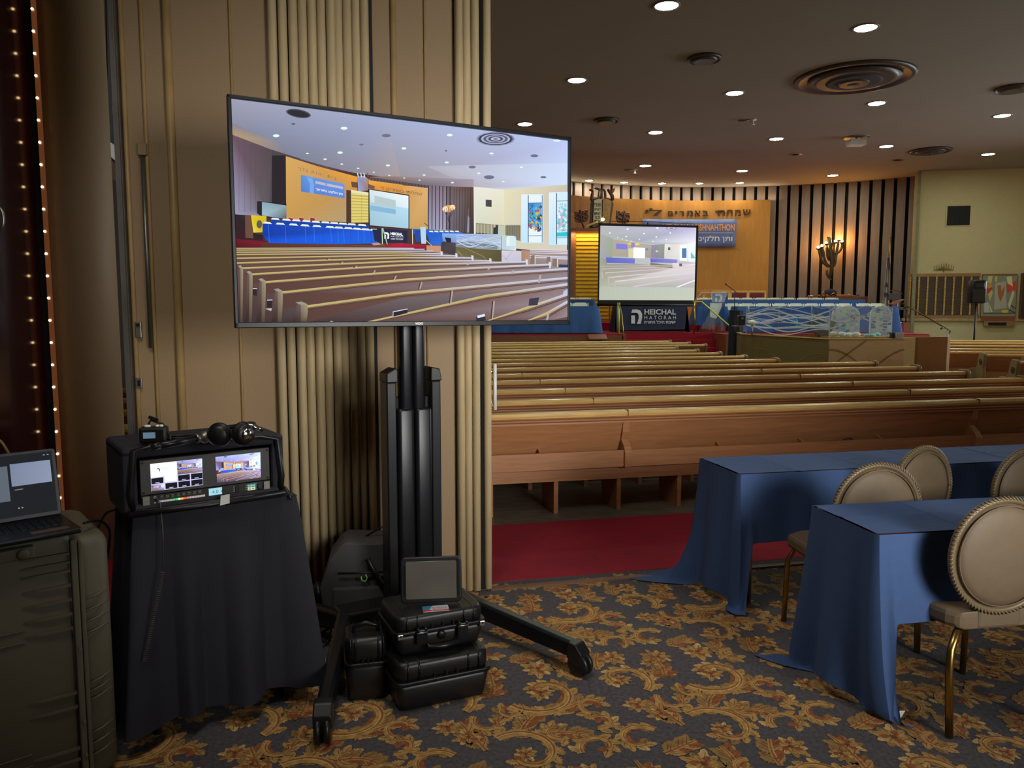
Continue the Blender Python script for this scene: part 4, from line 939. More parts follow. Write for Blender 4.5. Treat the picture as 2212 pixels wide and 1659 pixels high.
q = at(1938, 645, 26.0); t = thing('dark_armchair', 'dark chair with curved rail in the shadow beside the flag', 'chair', (q.x - .2, 25.8, Z2))
MB().tube([(-.25, 0, .92), (-.18, 0, 1.04), (0, 0, 1.07), (.18, 0, 1.04), (.25, 0, .92)], .02, 8).build('top_rail', M['bronze'], t); MB().box((0, 0, .85), (.42, .05, .22)).build('backrest', M['grey'], t, bevel=.02); MB().box((0, -.2, .45), (.5, .5, .1)).build('seat', M['grey'], t, bevel=.02)
for sx in (-1, 1):
    for y in (-.4, 0): MB().cyl((sx * .22, y, 0), (sx * .22, y, .45 if y else .9), .018).build('leg', M['blkm'], t)
# cream wall things
def cthing(name, label, cat, px, py, off=0.0): p = cw(px, py, off); t_ = thing(name, label, cat, p, math.atan2(cdv.y, cdv.x)); return t_, p
def cl(p, px, py, off=0.0): v = cw(px, py, off) - p; return Vector((v.dot(cdv), -v.dot(cn), v.z))
t, p = cthing('wall_vent', 'square dark vent in a pale frame on the cream wall', 'vent', 2070, 466)
MB().box((0, -.01, 0), (.80, .03, .74)).build('frame', M['cream'], t, bevel=.01); MB().box((0, -.03, 0), (.70, .02, .64)).build('grille', M['blk2'], t)
# memorial board
def fit(p, x0, y0, x1, y1): a_, b_ = cl(p, x0, y1), cl(p, x1, y0); return (a_ + b_) / 2, abs(b_.x - a_.x), abs(b_.z - a_.z)
t, p = cthing('memorial_board', 'wide memorial board of dark name plates with gold light strips', 'plaque', 2037, 640)
c_, w, h = fit(p, 1958, 590, 2117, 687); MB().box((c_.x, -.04, c_.z), (w, .08, h)).build('frame', mat('oak_frame', '#a07c4c', .5), t, bevel=.01)
c2, w2, h2 = fit(p, 1962, 597, 2114, 680); mb = MB(); mb.box((c2.x, -.085, c2.z), (w2, .02, h2)); mb.build('plate_field', mat('plates_dark', '#4a4038', .55, var=.5, scale=14, stretch=(.2, 1, 6)), t)
for i in range(9):
    x = cl(p, 1964 + i * 18.7 - 1, 640).x; s_ = MB()
    s_.box((x, -.10, c2.z), (.045, .02, h2)); o = s_.build('gold_strip', M['brass'], t)
    s_ = MB()
    for j in range(26): s_.box((x, -.115, c2.z - h2 / 2 + h2 * (j + .5) / 26), (.05, .012, h2 / 26 * .55))
    s_.build('lamp_row', mat('gold_bead', '#d8bc74', .4, .3) if i == 0 else bpy.data.materials['gold_bead'], o)
mb = MB()
for j in range(22): mb.box((c2.x, -.096, c2.z - h2 / 2 + h2 * (j + .5) / 22), (w2, .006, .012))
mb.build('plate_lines', M['walnut'], t)
t, p = cthing('small_menorah', 'small flat brass menorah above the memorial board', 'menorah', 2038, 583)
for k in range(1, 5):
    x = .075 * k; z0 = .02 + .03 * (4 - k) ; MB().tube([(-x, -.03, z0 + .10), (-x, -.03, .12 - .03 * k), (x, -.03, .12 - .03 * k), (x, -.03, z0 + .10)], .010, 5).build('arm', M['brass'], t)
MB().tube([(0, -.03, -.09), (0, -.03, .2)], .012, 5).build('stem', M['brass'], t)
# stained glass panel and the next board
t, p = cthing('stained_glass_panel', 'stained glass panel in yellow, red and white beside the memorial board', 'glass panel', 2155, 645)
c_, w, h = fit(p, 2116, 592, 2196, 694); MB().box((c_.x, -.05, c_.z), (w, .1, h)).build('frame', M['stage_wood'], t, bevel=.01)
def sp(x, y, o_=0): return cl(p, 1940 + x / 8.13, 560 + y / 8.13)
pcs = [('#8c9484', [(1470, 290), (2065, 290), (2030, 1000), (1425, 1000)]), ('#d8cc88', [(1560, 300), (1640, 290), (1610, 450), (1640, 600), (1590, 740), (1530, 500)]), ('#c8442c', [(1530, 470), (1600, 460), (1640, 520), (1560, 610), (1530, 590)]),
       ('#e0a040', [(1520, 430), (1580, 400), (1640, 480), (1560, 520)]), ('#d84030', [(1880, 440), (1950, 430), (2050, 380), (2050, 550), (1960, 560), (1890, 600)]), ('#e8e0a8', [(1880, 310), (1970, 300), (1990, 480), (1900, 430)]), ('#c8ccc8', [(1490, 760), (1560, 760), (1590, 935), (1490, 935)]),
       ('#b8b8a8', [(1680, 420), (1870, 390), (1880, 860), (1660, 880)]), ('#b0683c', [(1720, 470), (1780, 450), (1790, 560), (1850, 460), (1830, 620), (1770, 750), (1730, 640)]), ('#e8d040', [(1790, 900), (1900, 890), (1900, 940), (1800, 940)]), ('#e0d8b0', [(1900, 800), (1990, 540), (2020, 600), (1930, 880)]),
       ('#ddd6ac', [(1560, 740), (1640, 930), (1600, 935)]), ('#e8d44c', [(1680, 300), (1720, 300), (1710, 400), (1680, 400)]), ('#302820', [(1470, 940), (2030, 940), (2030, 952), (1470, 952)]), ('#3c342c', [(1960, 800), (2040, 860), (2040, 880), (1950, 820)]), ('#3c342c', [(1920, 880), (2030, 930), (2020, 945), (1910, 895)])]
pc_ = PIC(lambda x, y: Vector((sp(x, y).x, -.105, sp(x, y).z)), (0, -1, 0), .0008)
for c0, pts in pcs: pc_.poly(pts, c0)
pc_.build('glass_pieces', picmat('painted_glass', emit=False, rough=.3), t)
c2, w2, h2 = fit(p, 2130, 696, 2180, 703); MB().box((c2.x, -.06, c2.z), (w2 * 1.3, .1, h2 * 1.6)).build('label_block', mat('sill_block', '#a08058', .6), t, bevel=.01); MB().box((c2.x - .05, -.115, c2.z), (.55, .02, .1)).build('label_plate', M['blk2'], t)
t, p = cthing('memorial_board', 'dark memorial board cut by the right edge of the photo', 'plaque', 2240, 640)
c_, w, h = fit(p, 2199, 589, 2300, 690); MB().box((c_.x, -.05, c_.z), (w, .1, h)).build('frame', M['walnut'], t, bevel=.01); MB().box((c_.x, -.105, c_.z), (w - .1, .02, h - .1)).build('plate_field', mat('plates_dark2', '#38302c', .55, var=.4, scale=14, stretch=(.2, 1, 6)), t)
# loudspeaker on pole
SY = 22.0; q = at(2110, 632, SY); t = thing('pole_loudspeaker', 'black loudspeaker on a tall pole before the memorial board', 'loudspeaker', (q.x, SY, 0), -.2)
MB().rbox((0, 0, q.z + .02), (.42, .36, .66), .09).build('cabinet', M['blkm'], t); MB().box((-.0, -.18, q.z - .08), (.34, .02, .36)).build('grille', M['blk'], t, bevel=.02); MB().box((0, -.17, q.z + .2), (.26, .04, .14)).build('horn', M['blk'], t, bevel=.03)
MB().cyl((0, 0, .1), (0, 0, q.z - .3), .025, n=10).build('pole', M['blkm'], t)
for k in range(3): a_ = k * 2.1; MB().tube([(0, 0, .75), (.45 * math.cos(a_), .45 * math.sin(a_), .02)], .016, 6).build('leg', M['blkm'], t)
# ramp handrail
q = at(2050, 716, 24.3); t = thing('handrail', 'bronze handrail sloping down along the cream wall from the stage', 'railing', q)
f_ = lambda a_, b_, Y=24.3: at(1940 + a_ / 8.13, 560 + b_ / 8.13, Y) - q
MB().tube([f_(60, 765, 24.8), f_(450, 985, 24.6), f_(800, 1190), f_(890, 1235), f_(920, 1265), f_(880, 1310)], .022, 8).build('rail', M['bronze'], t)
MB().cyl(f_(870, 1240), f_(870, 1650), .03).build('post', M['silver'], t); MB().tube([f_(800, 1195), f_(745, 1225)], .03, 6).build('bracket', M['bronze'], t); MB().tube([f_(170, 830, 24.8), f_(100, 855, 25.1)], .03, 6).build('bracket', M['bronze'], t)
t = thing('reading_stand', 'small tilted wooden stand at the end of the blue stage table', 'lectern', (at(1937, 655, 24.8).x, 24.85, Z2)); MB().box((0, 0, .66), (.4, .3, .03), Ry(-.4)).build('top', M['stage_wood'], t); MB().cyl((0.05, 0, 0), (0.05, 0, .64), .025).build('post', M['white'], t)
MB().cyl((.05, 0, 0), (.05, 0, .02), .15).build('foot', M['white'], t)
# portable projection screen
PY = 23.3
s0, s1 = at(1291, 480, PY), at(1508, 656, PY)
SC = dict(tl=at(1293.5, 483, PY - .02), tr=at(1508, 488, PY - .02), bl=at(1291.5, 649, PY - .02), br=at(1503, 652, PY - .02))
# ================================================================ carpet pattern: scrolls with leaves, woven into the foyer floor
CG = {0: '#a98448', 1: '#8a5028', 2: '#bd9c60', 3: '#66361f', 4: '#8f6e3c'}
class Carpet:
    def __init__(s): s.polys = []          # (layer, colour, pts)
    def add(s, pts, c, l): s.polys.append((l, c, pts))
CP_ = Carpet()
def spiral(cx, cy, R, a0, turn, flip, tail=.0, shrink=.72):
    pts = []; n = 30
    for i in range(n + 1):
        f = i / n; a = a0 + flip * turn * f; r = R * (1 - shrink * f ** 1.1); pts.append((cx + r * math.cos(a), cy + r * math.sin(a)))
    return pts
def ribbon(pts, w0, w1, c, l):
    n = len(pts) - 1
    for i in range(n):
        (a, b), (c_, d) = pts[i], pts[i + 1]
        def nrm(k):
            p0_, p1_ = pts[max(k - 1, 0)], pts[min(k + 1, n)]; dx, dy = p1_[0] - p0_[0], p1_[1] - p0_[1]; L = math.hypot(dx, dy) or 1; return -dy / L, dx / L
        n0, n1 = nrm(i), nrm(i + 1); wa, wb = w0 + (w1 - w0) * i / n, w0 + (w1 - w0) * (i + 1) / n
        CP_.add([(a - n0[0] * wa, b - n0[1] * wa), (c_ - n1[0] * wb, d - n1[1] * wb), (c_ + n1[0] * wb, d + n1[1] * wb), (a + n0[0] * wa, b + n0[1] * wa)], c, l)
def leaflet(x, y, ang, L, w, c, l):
    # a lobed leaf: serrated outline
    out = []; k = 5
    for i in range(k): f = i / k; out += [(L * f, w * (.5 + .9 * math.sin(PI * min(1, f * 1.15))) * 1.0), (L * (f + .13), w * (.35 + .5 * math.sin(PI * f)))]
    up = [(a, b) for a, b in out]; pts = [(0, 0)] + up + [(L * 1.08, 0)] + [(a, -b * .75) for a, b in up[::-1]]
    ca, sa = math.cos(ang), math.sin(ang); bend = .25 * w / L
    CP_.add([(x + a * ca - (b + bend * a * a / L) * sa, y + a * sa + (b + bend * a * a / L) * ca) for a, b in pts], c, l)
    CP_.add([(x + a * ca - b * sa, y + a * sa + b * ca) for a, b in ((0, -.002), (L * .85, -.001), (L * .85, .001), (0, .002))], 3 if c != 3 else 0, l + 1)
def scroll(cx, cy, R, a0, turn, flip, w, seed, leaves=9, both=True):
    rr = random.Random(seed); pts = spiral(cx, cy, R, a0, turn, flip); n = len(pts) - 1
    for i in range(leaves):
        k = int(n * (i + .3) / leaves); k = min(k, n - 1); (x, y), (x2, y2) = pts[k], pts[k + 1]; t = math.atan2(y2 - y, x2 - x); sc = 1 - .55 * k / n
        leaflet(x, y, t - flip * rr.uniform(.4, .8), max(.06, R * .55 * sc), max(.020, R * .18 * sc), rr.choice([0, 0, 2, 4]), 1)
        if both: leaflet(x, y, t + flip * rr.uniform(.3, .7), max(.05, R * .46 * sc), max(.018, R * .15 * sc), rr.choice([1, 0, 1, 4]), 1)
    w *= 1.25; ribbon(pts, w, w * .35, 0, 4); ribbon([(x + w * .2, y + w * .2) for x, y in pts], w * .35, w * .1, 1, 5)
    ribbon(pts[:20], w * .16, w * .1, 2, 6)
    x, y = pts[-1]; CP_.add([(x + R * .10 * math.cos(a), y + R * .08 * math.sin(a)) for a in [k * PI / 5 for k in range(10)]], 1, 5)
def flower(cx, cy, R, a0, seed):
    rr = random.Random(seed)
    for i in range(9): leaflet(cx, cy, a0 + i * 2 * PI / 9, R * rr.uniform(.8, 1.1), R * .26, [0, 2, 4][i % 3], 2)
    for i in range(6): leaflet(cx, cy, a0 + .3 + i * PI / 3, R * .6, R * .2, [1, 0][i % 2], 4)
    CP_.add([(cx + R * .14 * math.cos(a), cy + R * .14 * math.sin(a)) for a in [k * PI / 5 for k in range(10)]], 3, 6)
TW, TH = .80, .86
scroll(.24, .26, .20, 3.6, 4.9, 1, .026, 1, 11); scroll(.68, .30, .155, -1.0, 4.8, 1, .020, 2, 9)
scroll(.50, .72, .17, 2.2, 4.9, -1, .022, 3, 10); scroll(.10, .72, .11, .5, 4.6, 1, .016, 4, 8)
scroll(.83, .70, .10, 3.4, 4.4, -1, .015, 5, 7); scroll(.46, .10, .085, 4.2, 4.2, -1, .013, 6, 6); scroll(.86, .06, .09, 2.4, 4.2, 1, .013, 7, 6)
flower(.29, .50, .095, .3, 8); flower(.72, .53, .08, .9, 9); flower(.66, .06, .065, .2, 10); flower(.05, .49, .07, .5, 12); flower(.28, .89, .07, 1.1, 13); flower(.24, .26, .07, 2.1, 14); flower(.68, .30, .05, .1, 15); flower(.50, .72, .055, .1, 16); flower(.90, .44, .055, .4, 17)
scroll(.46, .42, .075, 1.2, 4.2, 1, .012, 21, 6); scroll(.68, .86, .07, 5.2, 4.2, -1, .012, 22, 6); scroll(.04, .14, .075, .2, 4.2, -1, .012, 23, 6); scroll(.90, .90, .07, 4.2, 4.2, 1, .012, 24, 6)
for (x0, y0, x1, y1, x2, y2) in ((.24, .06, .36, .12, .45, .16), (.40, .40, .45, .50, .42, .60), (.60, .42, .60, .50, .66, .60), (.62, .84, .74, .86, .80, .78), (.0, .30, .04, .40, .02, .58), (.16, .60, .22, .62, .34, .66), (.84, .36, .90, .30, .95, .34), (.34, .78, .30, .90, .26, 1.02), (.52, .88, .56, .97, .64, 1.02)):
    pts = [((1 - t) ** 2 * x0 + 2 * t * (1 - t) * x1 + t * t * x2, (1 - t) ** 2 * y0 + 2 * t * (1 - t) * y1 + t * t * y2) for t in [i / 8 for i in range(9)]]
    ribbon(pts, .014, .009, 0, 3); ribbon(pts, .005, .003, 1, 4)
    for k in (1, 2, 4, 5, 6): (x, y), (x3, y3) = pts[k], pts[k + 1]; t = math.atan2(y3 - y, x3 - x); leaflet(x, y, t + .75, .075, .022, 4, 2); leaflet(x, y, t - .75, .075, .022, [1, 0][k % 2], 2)
mb = MB(); tiles = [(l, c, pts, tessellate_polygon([[Vector((p[0], p[1], 0)) for p in pts]])) for l, c, pts in [(l, c, [(x * .87, y * .925) for x, y in pts]) for l, c, pts in CP_.polys]]
kz = 0
for iu in range(-5, 8):
    for jn in range(0, 7):
        ou, on = -.18 + iu * TW + (TW / 2 if jn % 2 else 0), -.6 + jn * TH
        for l, c, pts, tri in tiles:
            if on + pts[0][1] > 4.40 or ou > 4.6 or ou < -3.2: continue
            mb.mi = c; kz = (kz + 1) % 17; mb.add([un(ou + x, min(on + y, 4.455), .0006 + l * .0005 + kz * .000028) for x, y in pts], [tuple(t) for t in tri])
cm = []
for i in range(5):
    cm.append(mat('carpet_yarn_%d' % i, CG[i], .95, var=.28, scale=38, bump=.2, bscale=500, stretch=(1, 1, 1)))
for k_, f_ in enumerate(mb.f):
    p_, q_, r_ = (mb.v[i_] for i_ in f_[:3])
    if (q_[0] - p_[0]) * (r_[1] - p_[1]) - (q_[1] - p_[1]) * (r_[0] - p_[0]) < 0: mb.f[k_] = f_[::-1]
o = mb.build('floor_carpet_pattern', cm, recalc=False); o['kind'] = 'structure'

# ================================================================ screen on its rolling stand
ta = math.atan2(.477, .879); TU, TNn = rot2(ta); TN = -TNn
TL, TR = at(501, 711, 3.262), at(1233.5, 706, 4.06)
TC = (TL + TR) / 2; TWd = 1.675; zb, zt = 1.575, 2.533
def tvp(px, py, off=0.0): return onplane(px, py, TC + TN * off, TN)
T0 = Vector((TC.x, TC.y, 0))
tv = thing('television', 'very large flat screen television showing the pews and stage', 'television', T0, ta)
cz = (zb + zt) / 2; H_ = zt - zb
MB().box((0, .030, cz), (TWd - .01, .045, H_ - .01)).build('housing', M['blkm'], tv, bevel=.006)
MB().box((0, .085, cz - .1), (TWd * .6, .07, H_ * .5)).build('rear_cover', M['blk'], tv, bevel=.015)
bz = .016; mb = MB()
mb.box((-TWd / 2 + bz / 2, 0, cz), (bz, .03, H_)).box((TWd / 2 - bz / 2, 0, cz), (bz, .03, H_)).box((0, 0, zt - bz / 2), (TWd, .03, bz)).box((0, 0, zb + .012), (TWd, .03, .024))
bez = mb.build('bezel', M['blkm'], tv, bevel=.003)
mb = MB(); letter(mb, 'VIZIO', (-.030, -.0165, zb + .008), (.04, 0, 0), (0, 0, .009), .01); mb.build('logo_lettering', M['metal'], bez)
RT = Matrix.Rotation(-ta, 3, 'Z')
def tvl(px, py): p = RT @ (tvp(px, py) - T0); return Vector((max(-TWd / 2 + bz * .6, min(TWd / 2 - bz * .6, p.x)), -.002, max(zb + .016, min(zt - bz * .6, p.z))))

cart = thing('screen_cart', 'tall black rolling stand carrying the big television', 'stand', (0, 0, 0), 0)
def C2(s, f, z): return Vector((-.545, 3.74, 0)) + TU * s + TN * f + Z3 * z
RC = Rz(ta)
pc_ = Vector((-.50, 3.80, 0))
def pq(s, f, z): return pc_ + TU * s + TN * f + Z3 * z
for s_ in (-1, 1):
    MB().rbox(pq(s_ * .033, 0, 1.50), (.066, .07, .95), .02, 4, RC).build('inner_column', M['blkm'], cart)
    MB().rbox(pq(s_ * .046, .03, .68), (.088, .05, .98), .02, 4, RC).build('outer_column', M['blkm'], cart)
    MB().box(pq(s_ * .117, -.01, .70), (.05, .10, 1.20), RC).build('side_rail', M['blkm'], cart, bevel=.006)
    MB().prism([(-.03, 0), (.03, 0), (.03 if s_ < 0 else .02, .06), (.02 if s_ < 0 else -.028, .072), (-.028 if s_ > 0 else -.03, .066 if s_ > 0 else .045)], pq(s_ * .115, -.06, 1.30), TU, Z3, TN, 0, .11).build('rail_cap', M['blk'], cart, bevel=.006)
MB().box(pq(0, -.03, .66), (.20, .06, 1.12), RC).build('spine', M['blk2'], cart)
MB().box(pq(0, -.0, 2.0), (.5, .03, .3), RC).build('mount_plate', M['blk'], cart)
MB().box(C2(0, -.02, .16), (.66, .16, .09), RC).build('cross_beam', M['blk'], cart, bevel=.01)
def leg_(a, b, name='leg'):
    a, b = Vector(a), Vector(b); mb = MB(); d = (b - a); side = d.cross(Z3).normalized() * .036; up = Vector((0, 0, .038))
    def ring(p, k): return [p - side * k - up * k, p + side * k - up * k, p + side * k * .9 + up * .7 * k, p + side * .55 * k + up * k, p - side * .55 * k + up * k, p - side * k * .9 + up * .7 * k]
    rs = [ring(a, 1.12), ring(a + d * .5, 1.0), ring(b, .9)]; vs = [v for r in rs for v in r]
    mb.add(vs, [(i * 6 + k, i * 6 + (k + 1) % 6, i * 6 + 6 + (k + 1) % 6, i * 6 + 6 + k) for i in range(2) for k in range(6)] + [tuple(range(6)), tuple(range(12, 18))])
    lg = mb.build(name, M['blkm'], cart, bevel=.004); e = b; dn = d.normalized()
    MB().prism([(-.01, .035), (.03, .030), (.065, -.01), (.06, -.06), (.035, -.065), (-.02, -.04)], e - Vector((side.x, side.y, 0)), dn.xy.normalized().to_3d(), Z3, side.normalized(), .0, .072).build('end_cap', M['blk'], lg, bevel=.006)
    cpos = e + dn.xy.normalized().to_3d() * .035; cpos.z = .055
    wr = MB()
    for o_ in (-.030, .006): q0 = cpos + side.normalized() * o_; wr.lathe([(.03, -.012), (.048, -.012), (.055, -.006), (.055, .006), (.048, .012), (.03, .012), (.001, .009)], q0 + side.normalized() * .012, 20, side.normalized().to_track_quat('Z', 'Y').to_matrix())
    wr.build('caster_wheel', M['blk'], lg)
LE, RE = onz(700, 1540, .10), onz(1240, 1408, .10)
leg_(C2(-.30, 0, .165), (LE.x, LE.y, .125)); leg_(C2(.29, 0, .165), (RE.x, RE.y, .12))
leg_(C2(-.3, -.02, .15), C2(-.40, -.33, .12)); leg_(C2(.3, -.02, .15), C2(.40, -.33, .12))

# ================================================================ hard cases, tablet, card, bag
rib = M['blk']
def hard_case(name, label, loc, rz, w, d, h, latches=True, foam=None):
    t = thing(name, label, 'case', loc, rz, None); zl = h * .60
    MB().rbox((0, 0, zl / 2 + .002), (w * .96, d * .94, zl), .035, 5, None, .93).build('base_shell', M['blk'], t)
    MB().rbox((0, 0, zl + .004), (w, d, .018), .035, 5).build('rim', M['blkm'], t)
    MB().rbox((0, 0, (zl + h) / 2 + .006), (w * .95, d * .92, h - zl), .045, 5).build('lid_shell', M['blk'], t)
    for x in (-.36, -.25, .25, .36):
        mb = MB(); mb.tube([(x * w, -d * .472, zl + .012), (x * w, -d * .468, h - .02), (x * w, -d * .44, h + .004), (x * w, d * .44, h + .004), (x * w, d * .46, h - .03)], .004, 6); mb.build('lid_rib', M['blkm'], t)
    for x in (-.10, .02, .13): MB().box((x * w, -d * .47, zl + .02), (.008, .01, .026)).build('rim_tooth', M['blkm'], t)
    if latches:
        for sx in (-1, 1):
            l_ = MB().box((sx * w * .22, -d / 2 - .004, zl - .012), (.048, .018, .062)).box((sx * w * .22 - .016, -d / 2 - .006, zl + .012), (.01, .02, .03)).box((sx * w * .22 + .016, -d / 2 - .006, zl + .012), (.01, .02, .03)).build('latch', M['blkm'], t, bevel=.003)
            MB().cyl((sx * w * .22 - .024, -d / 2 - .014, zl + .008), (sx * w * .22 + .024, -d / 2 - .014, zl + .008), .004).build('latch_pin', M['metal'], l_)
            hg = MB().box((sx * w * .44, -d / 2 - .002, zl + .0), (.024, .012, .022)).build('lock_eye', M['metal'], t, bevel=.003)
            MB().cyl((sx * w * .44, -d / 2 - .01, zl + .004), (sx * w * .44, -d / 2 - .006, zl + .004), .005).build('eye_hole', M['blk2'], hg)
        MB().lathe([(.018, 0), (.018, .006), (.012, .010), (1e-6, .010)], (0, -d * .475, zl * .78), 16, Rx(PI / 2)).build('pressure_valve', M['blkm'], t)
        MB().tube([(-w * .17, -d / 2, zl * .62), (-w * .16, -d / 2 - .022, zl * .46), (0, -d / 2 - .028, zl * .42), (w * .16, -d / 2 - .022, zl * .46), (w * .17, -d / 2, zl * .62)], [.007, .010, .012, .010, .007], 8).build('handle', M['blkm'], t)
    return t
ca = math.radians(24); cu, cvv = rot2(ca)
A0 = onz(876, 1543, 0); A1 = onz(1040, 1506, 0)
cmid = (A0 + A1) / 2 + cvv * .135; cmid.z = 0
hard_case('hard_case', 'lower black ribbed hard case lying flat on the carpet', cmid, ca, .43, .30, .205, latches=False)
cm2 = cmid + cvv * .055 + cu * .006
hard_case('hard_case', 'upper black hard case with two latches stacked on the lower one', (cm2.x, cm2.y, .213), ca, .41, .30, .165)
B0 = onz(795, 1525, 0); t = hard_case('hard_case', 'small black hard case standing upright between cart leg and stack', (B0.x - .03, B0.y + .13, 0), math.radians(14), .19, .22, .27, latches=False)
MB().tube([(-.05, -.02, .27), (-.05, -.02, .30), (0, -.02, .315), (.05, -.02, .30), (.05, -.02, .27)], .010, 8).build('handle', M['blkm'], t)
t = hard_case('hard_case', 'black hard case standing on edge half hidden behind the stack', (B0.x + .14, B0.y + .26, 0), math.radians(24), .10, .30, .30, latches=False)
# tablet in a rugged cover
tb = at(932, 1303, 3.22); tb.z = .392
t = thing('tablet', 'dark tablet in a black rugged cover leaning on the upper case', 'tablet', tb, math.radians(6))
tilt = Rx(-.16)
MB().rbox((0, 0, 0), (.262, .195, .022), .022, 5, None).build('cover', M['blk'], t); t.children[0].rotation_euler = (PI / 2 - .16, 0, 0); t.children[0].location = (0, .016, .098)
o = MB().rbox((0, 0, .0125), (.218, .160, .004), .006, 3).build('display', mat('tablet_glass', '#5c5852', .12, spec=.8), t); o.rotation_euler = (PI / 2 - .16, 0, 0); o.location = (.0, .016, .098)
o = MB().box((-.112, 0, .012), (.006, .13, .006)).box((.114, .01, .012), (.008, .15, .006)).build('frame_strip', M['blkm'], t); o.rotation_euler = (PI / 2 - .16, 0, 0); o.location = (0, .016, .098)
MB().box((0, .05, .04), (.10, .09, .008), Rx(.9)).build('kick_stand', M['blkm'], t)
cpz = onz(941, 1314, .386); t = thing('postcard', 'small red and blue printed card lying on the upper case under the tablet', 'card', cpz, math.radians(12))
pc0 = PIC(lambda x, y: Vector((x, y, .0)), (0, 0, 1), .0002)
pc0.rect(-.055, -.03, .055, .03, '#b8c4cc'); pc0.rect(-.055, -.03, .055, -.014, '#c03028'); pc0.poly([(-.055, .03), (-.01, .03), (-.03, -.014), (-.055, -.014)], '#3a78a0'); pc0.text('EVENT', (-.012, -.006), (.05, -.006), (-.012, .012), '#a02820'); pc0.text('EVENT', (-.02, -.018), (.05, -.018), (-.02, -.027), '#f0e8e0')
pc0.build('print', picmat('card_print', emit=False, rough=.4), t); MB().box((0, 0, -.001), (.11, .06, .0015)).build('paper', M['white'], t)
# camera bag behind the post
bg = Vector((-.80, 4.02, .0)); t = thing('camera_bag', 'dark grey padded camera bag standing behind the cart post', 'bag', bg, math.radians(8))
prof = [(-.20, .0), (.24, .0), (.25, .12), (.24, .30), (.20, .41), (-.10, .43), (-.17, .34), (-.22, .18)]
MB().prism(prof, (0, -.12, .02), (1, 0, 0), (0, 0, 1), (0, 1, 0), 0, .26).build('body', M['grey'], t, bevel=.025)
MB().box((.03, -.135, .12), (.36, .03, .20)).build('front_pocket', M['grey'], t, bevel=.012); MB().tube([(-.12, -.152, .30), (.02, -.152, .295), (.17, -.152, .30)], .006, 6).build('zip', M['blk'], t)
MB().tube([(.02, -.155, .29), (.03, -.16, .27), (.018, -.165, .255), (.0, -.16, .262), (.0, -.16, .28)], .004, 6).build('green_zip_pull', mat('lime_cord', '#8cc83c', .5), t)
MB().tube([(.03, -.15, .37), (.08, -.165, .28), (.13, -.16, .18)], .016, 4).build('strap', M['blk'], t); MB().tube([(.0, .02, .43), (.08, .0, .48), (.16, -.0, .52)], .006, 6).build('carry_strap', M['blk'], t)
MB().sph((-.23, -.06, .17), .05, 10, (.6, 1, 1.2)).build('side_pouch', M['blk'], t)

# ================================================================ tables with floor length blue cloths, and their chairs
def cloth_table(label, FL, ang, L, wdt, drop_f, seed, foldlines, spread, tip):
    a, b = rot2(ang); H = .762; t = thing('banquet_table', label, 'table', (FL.x, FL.y, 0), ang); rr = random.Random(seed)
    MB().box((L / 2, wdt / 2, H - .022), (L - .01, wdt - .01, .03)).build('table_top', M['stage_wood'], t)
    for x in (.12, L - .12):
        for y in (.08, wdt - .08): MB().cyl((x, y, 0), (x, y, H - .03), .014).build('leg', M['metal'], t)
    # outline: front edge from the left corner, right end, back, left end
    P = 2 * (L + wdt); n = 480; ph = rr.random() * 6
    def fn(i, j):
        s_ = (i % 1.0) * P
        if s_ < L: x, y, nx, ny, e = s_, 0, 0, -1, 0
        elif s_ < L + wdt: x, y, nx, ny, e = L, s_ - L, 1, 0, 1
        elif s_ < 2 * L + wdt: x, y, nx, ny, e = L - (s_ - L - wdt), wdt, 0, 1, 0
        else: x, y, nx, ny, e = 0, wdt - (s_ - 2 * L - wdt), -1, 0, 1
        dc = min(math.hypot(x - cx, y - cy) for cx in (0, L) for cy in (0, wdt))
        cx, cy = (0 if x < L / 2 else L), (0 if y < wdt / 2 else wdt)
        sg = .075 if e else .045
        c = math.exp(-(dc / sg) ** 2); hem = math.exp(-(dc / (.10 if e else .042)) ** 4)
        dx, dy = (-1 if cx == 0 else 1), (-1 if cy == 0 else 1)
        f = j ** 1.25
        D = (.70 + .20 * c) if e else drop_f + (.86 - drop_f) * min(1, hem * 1.1)
        pool = spread if (cx == 0 and cy > 0) else (.05 if cx == 0 else .1)
        fold = (.020 * math.sin(s_ * 17 + ph) + .012 * math.sin(s_ * 29 + 2 * ph)) * f * (.5 if not e else .9)
        out = .012 + fold + (.03 if not e else .05) * f + (.055 + pool * max(0, j - .45) ** 1.6 * 2.4) * c * f
        vx, vy = nx * (1 - c) + dx * c, ny * (1 - c) + dy * c * (.35 if pool > .1 else .8)
        if cx == 0 and cy == 0: vx, vy = nx * (1 - c * f) + tip[0] * c * f, ny * (1 - c * f) + tip[1] * c * f
        z = H - D * j
        if z < .012: out += (.012 - z) * .8; z = .012 + .004 * math.sin(s_ * 23)
        x += vx * out; y += vy * out
        # spare cloth of the corner: a deep pleat hanging beside the end panel
        pl_ = math.exp(-((dc - .085) / .035) ** 2) * f * (1 if e else 0)
        x += -nx * .055 * pl_; y += -ny * .055 * pl_
        return Vector((x, y, z))
    mb = MB().grid(fn, n, 22)
    def top(i, j):
        x, y = L * i, wdt * j; z = H + .0015
        for fx in foldlines: z += .004 * math.exp(-((x - fx) / .008) ** 2)
        z += .003 * math.exp(-((y - wdt / 2 - .02) / .008) ** 2) + .0015 * math.sin(x * 9 + ph) * math.sin(y * 13)
        return Vector((x, y, z))
    mb.grid(top, 160, 24)
    b_ = mb.build('table_cloth', M['blue'], t); 
    return t
t1 = cloth_table('front blue draped narrow table in the lower right of the photo', onz(1896, 1154, .762), math.radians(9.5), 1.9, .45, .36, 3, (.42, .95, 1.4), -.02, (.45, -.5))
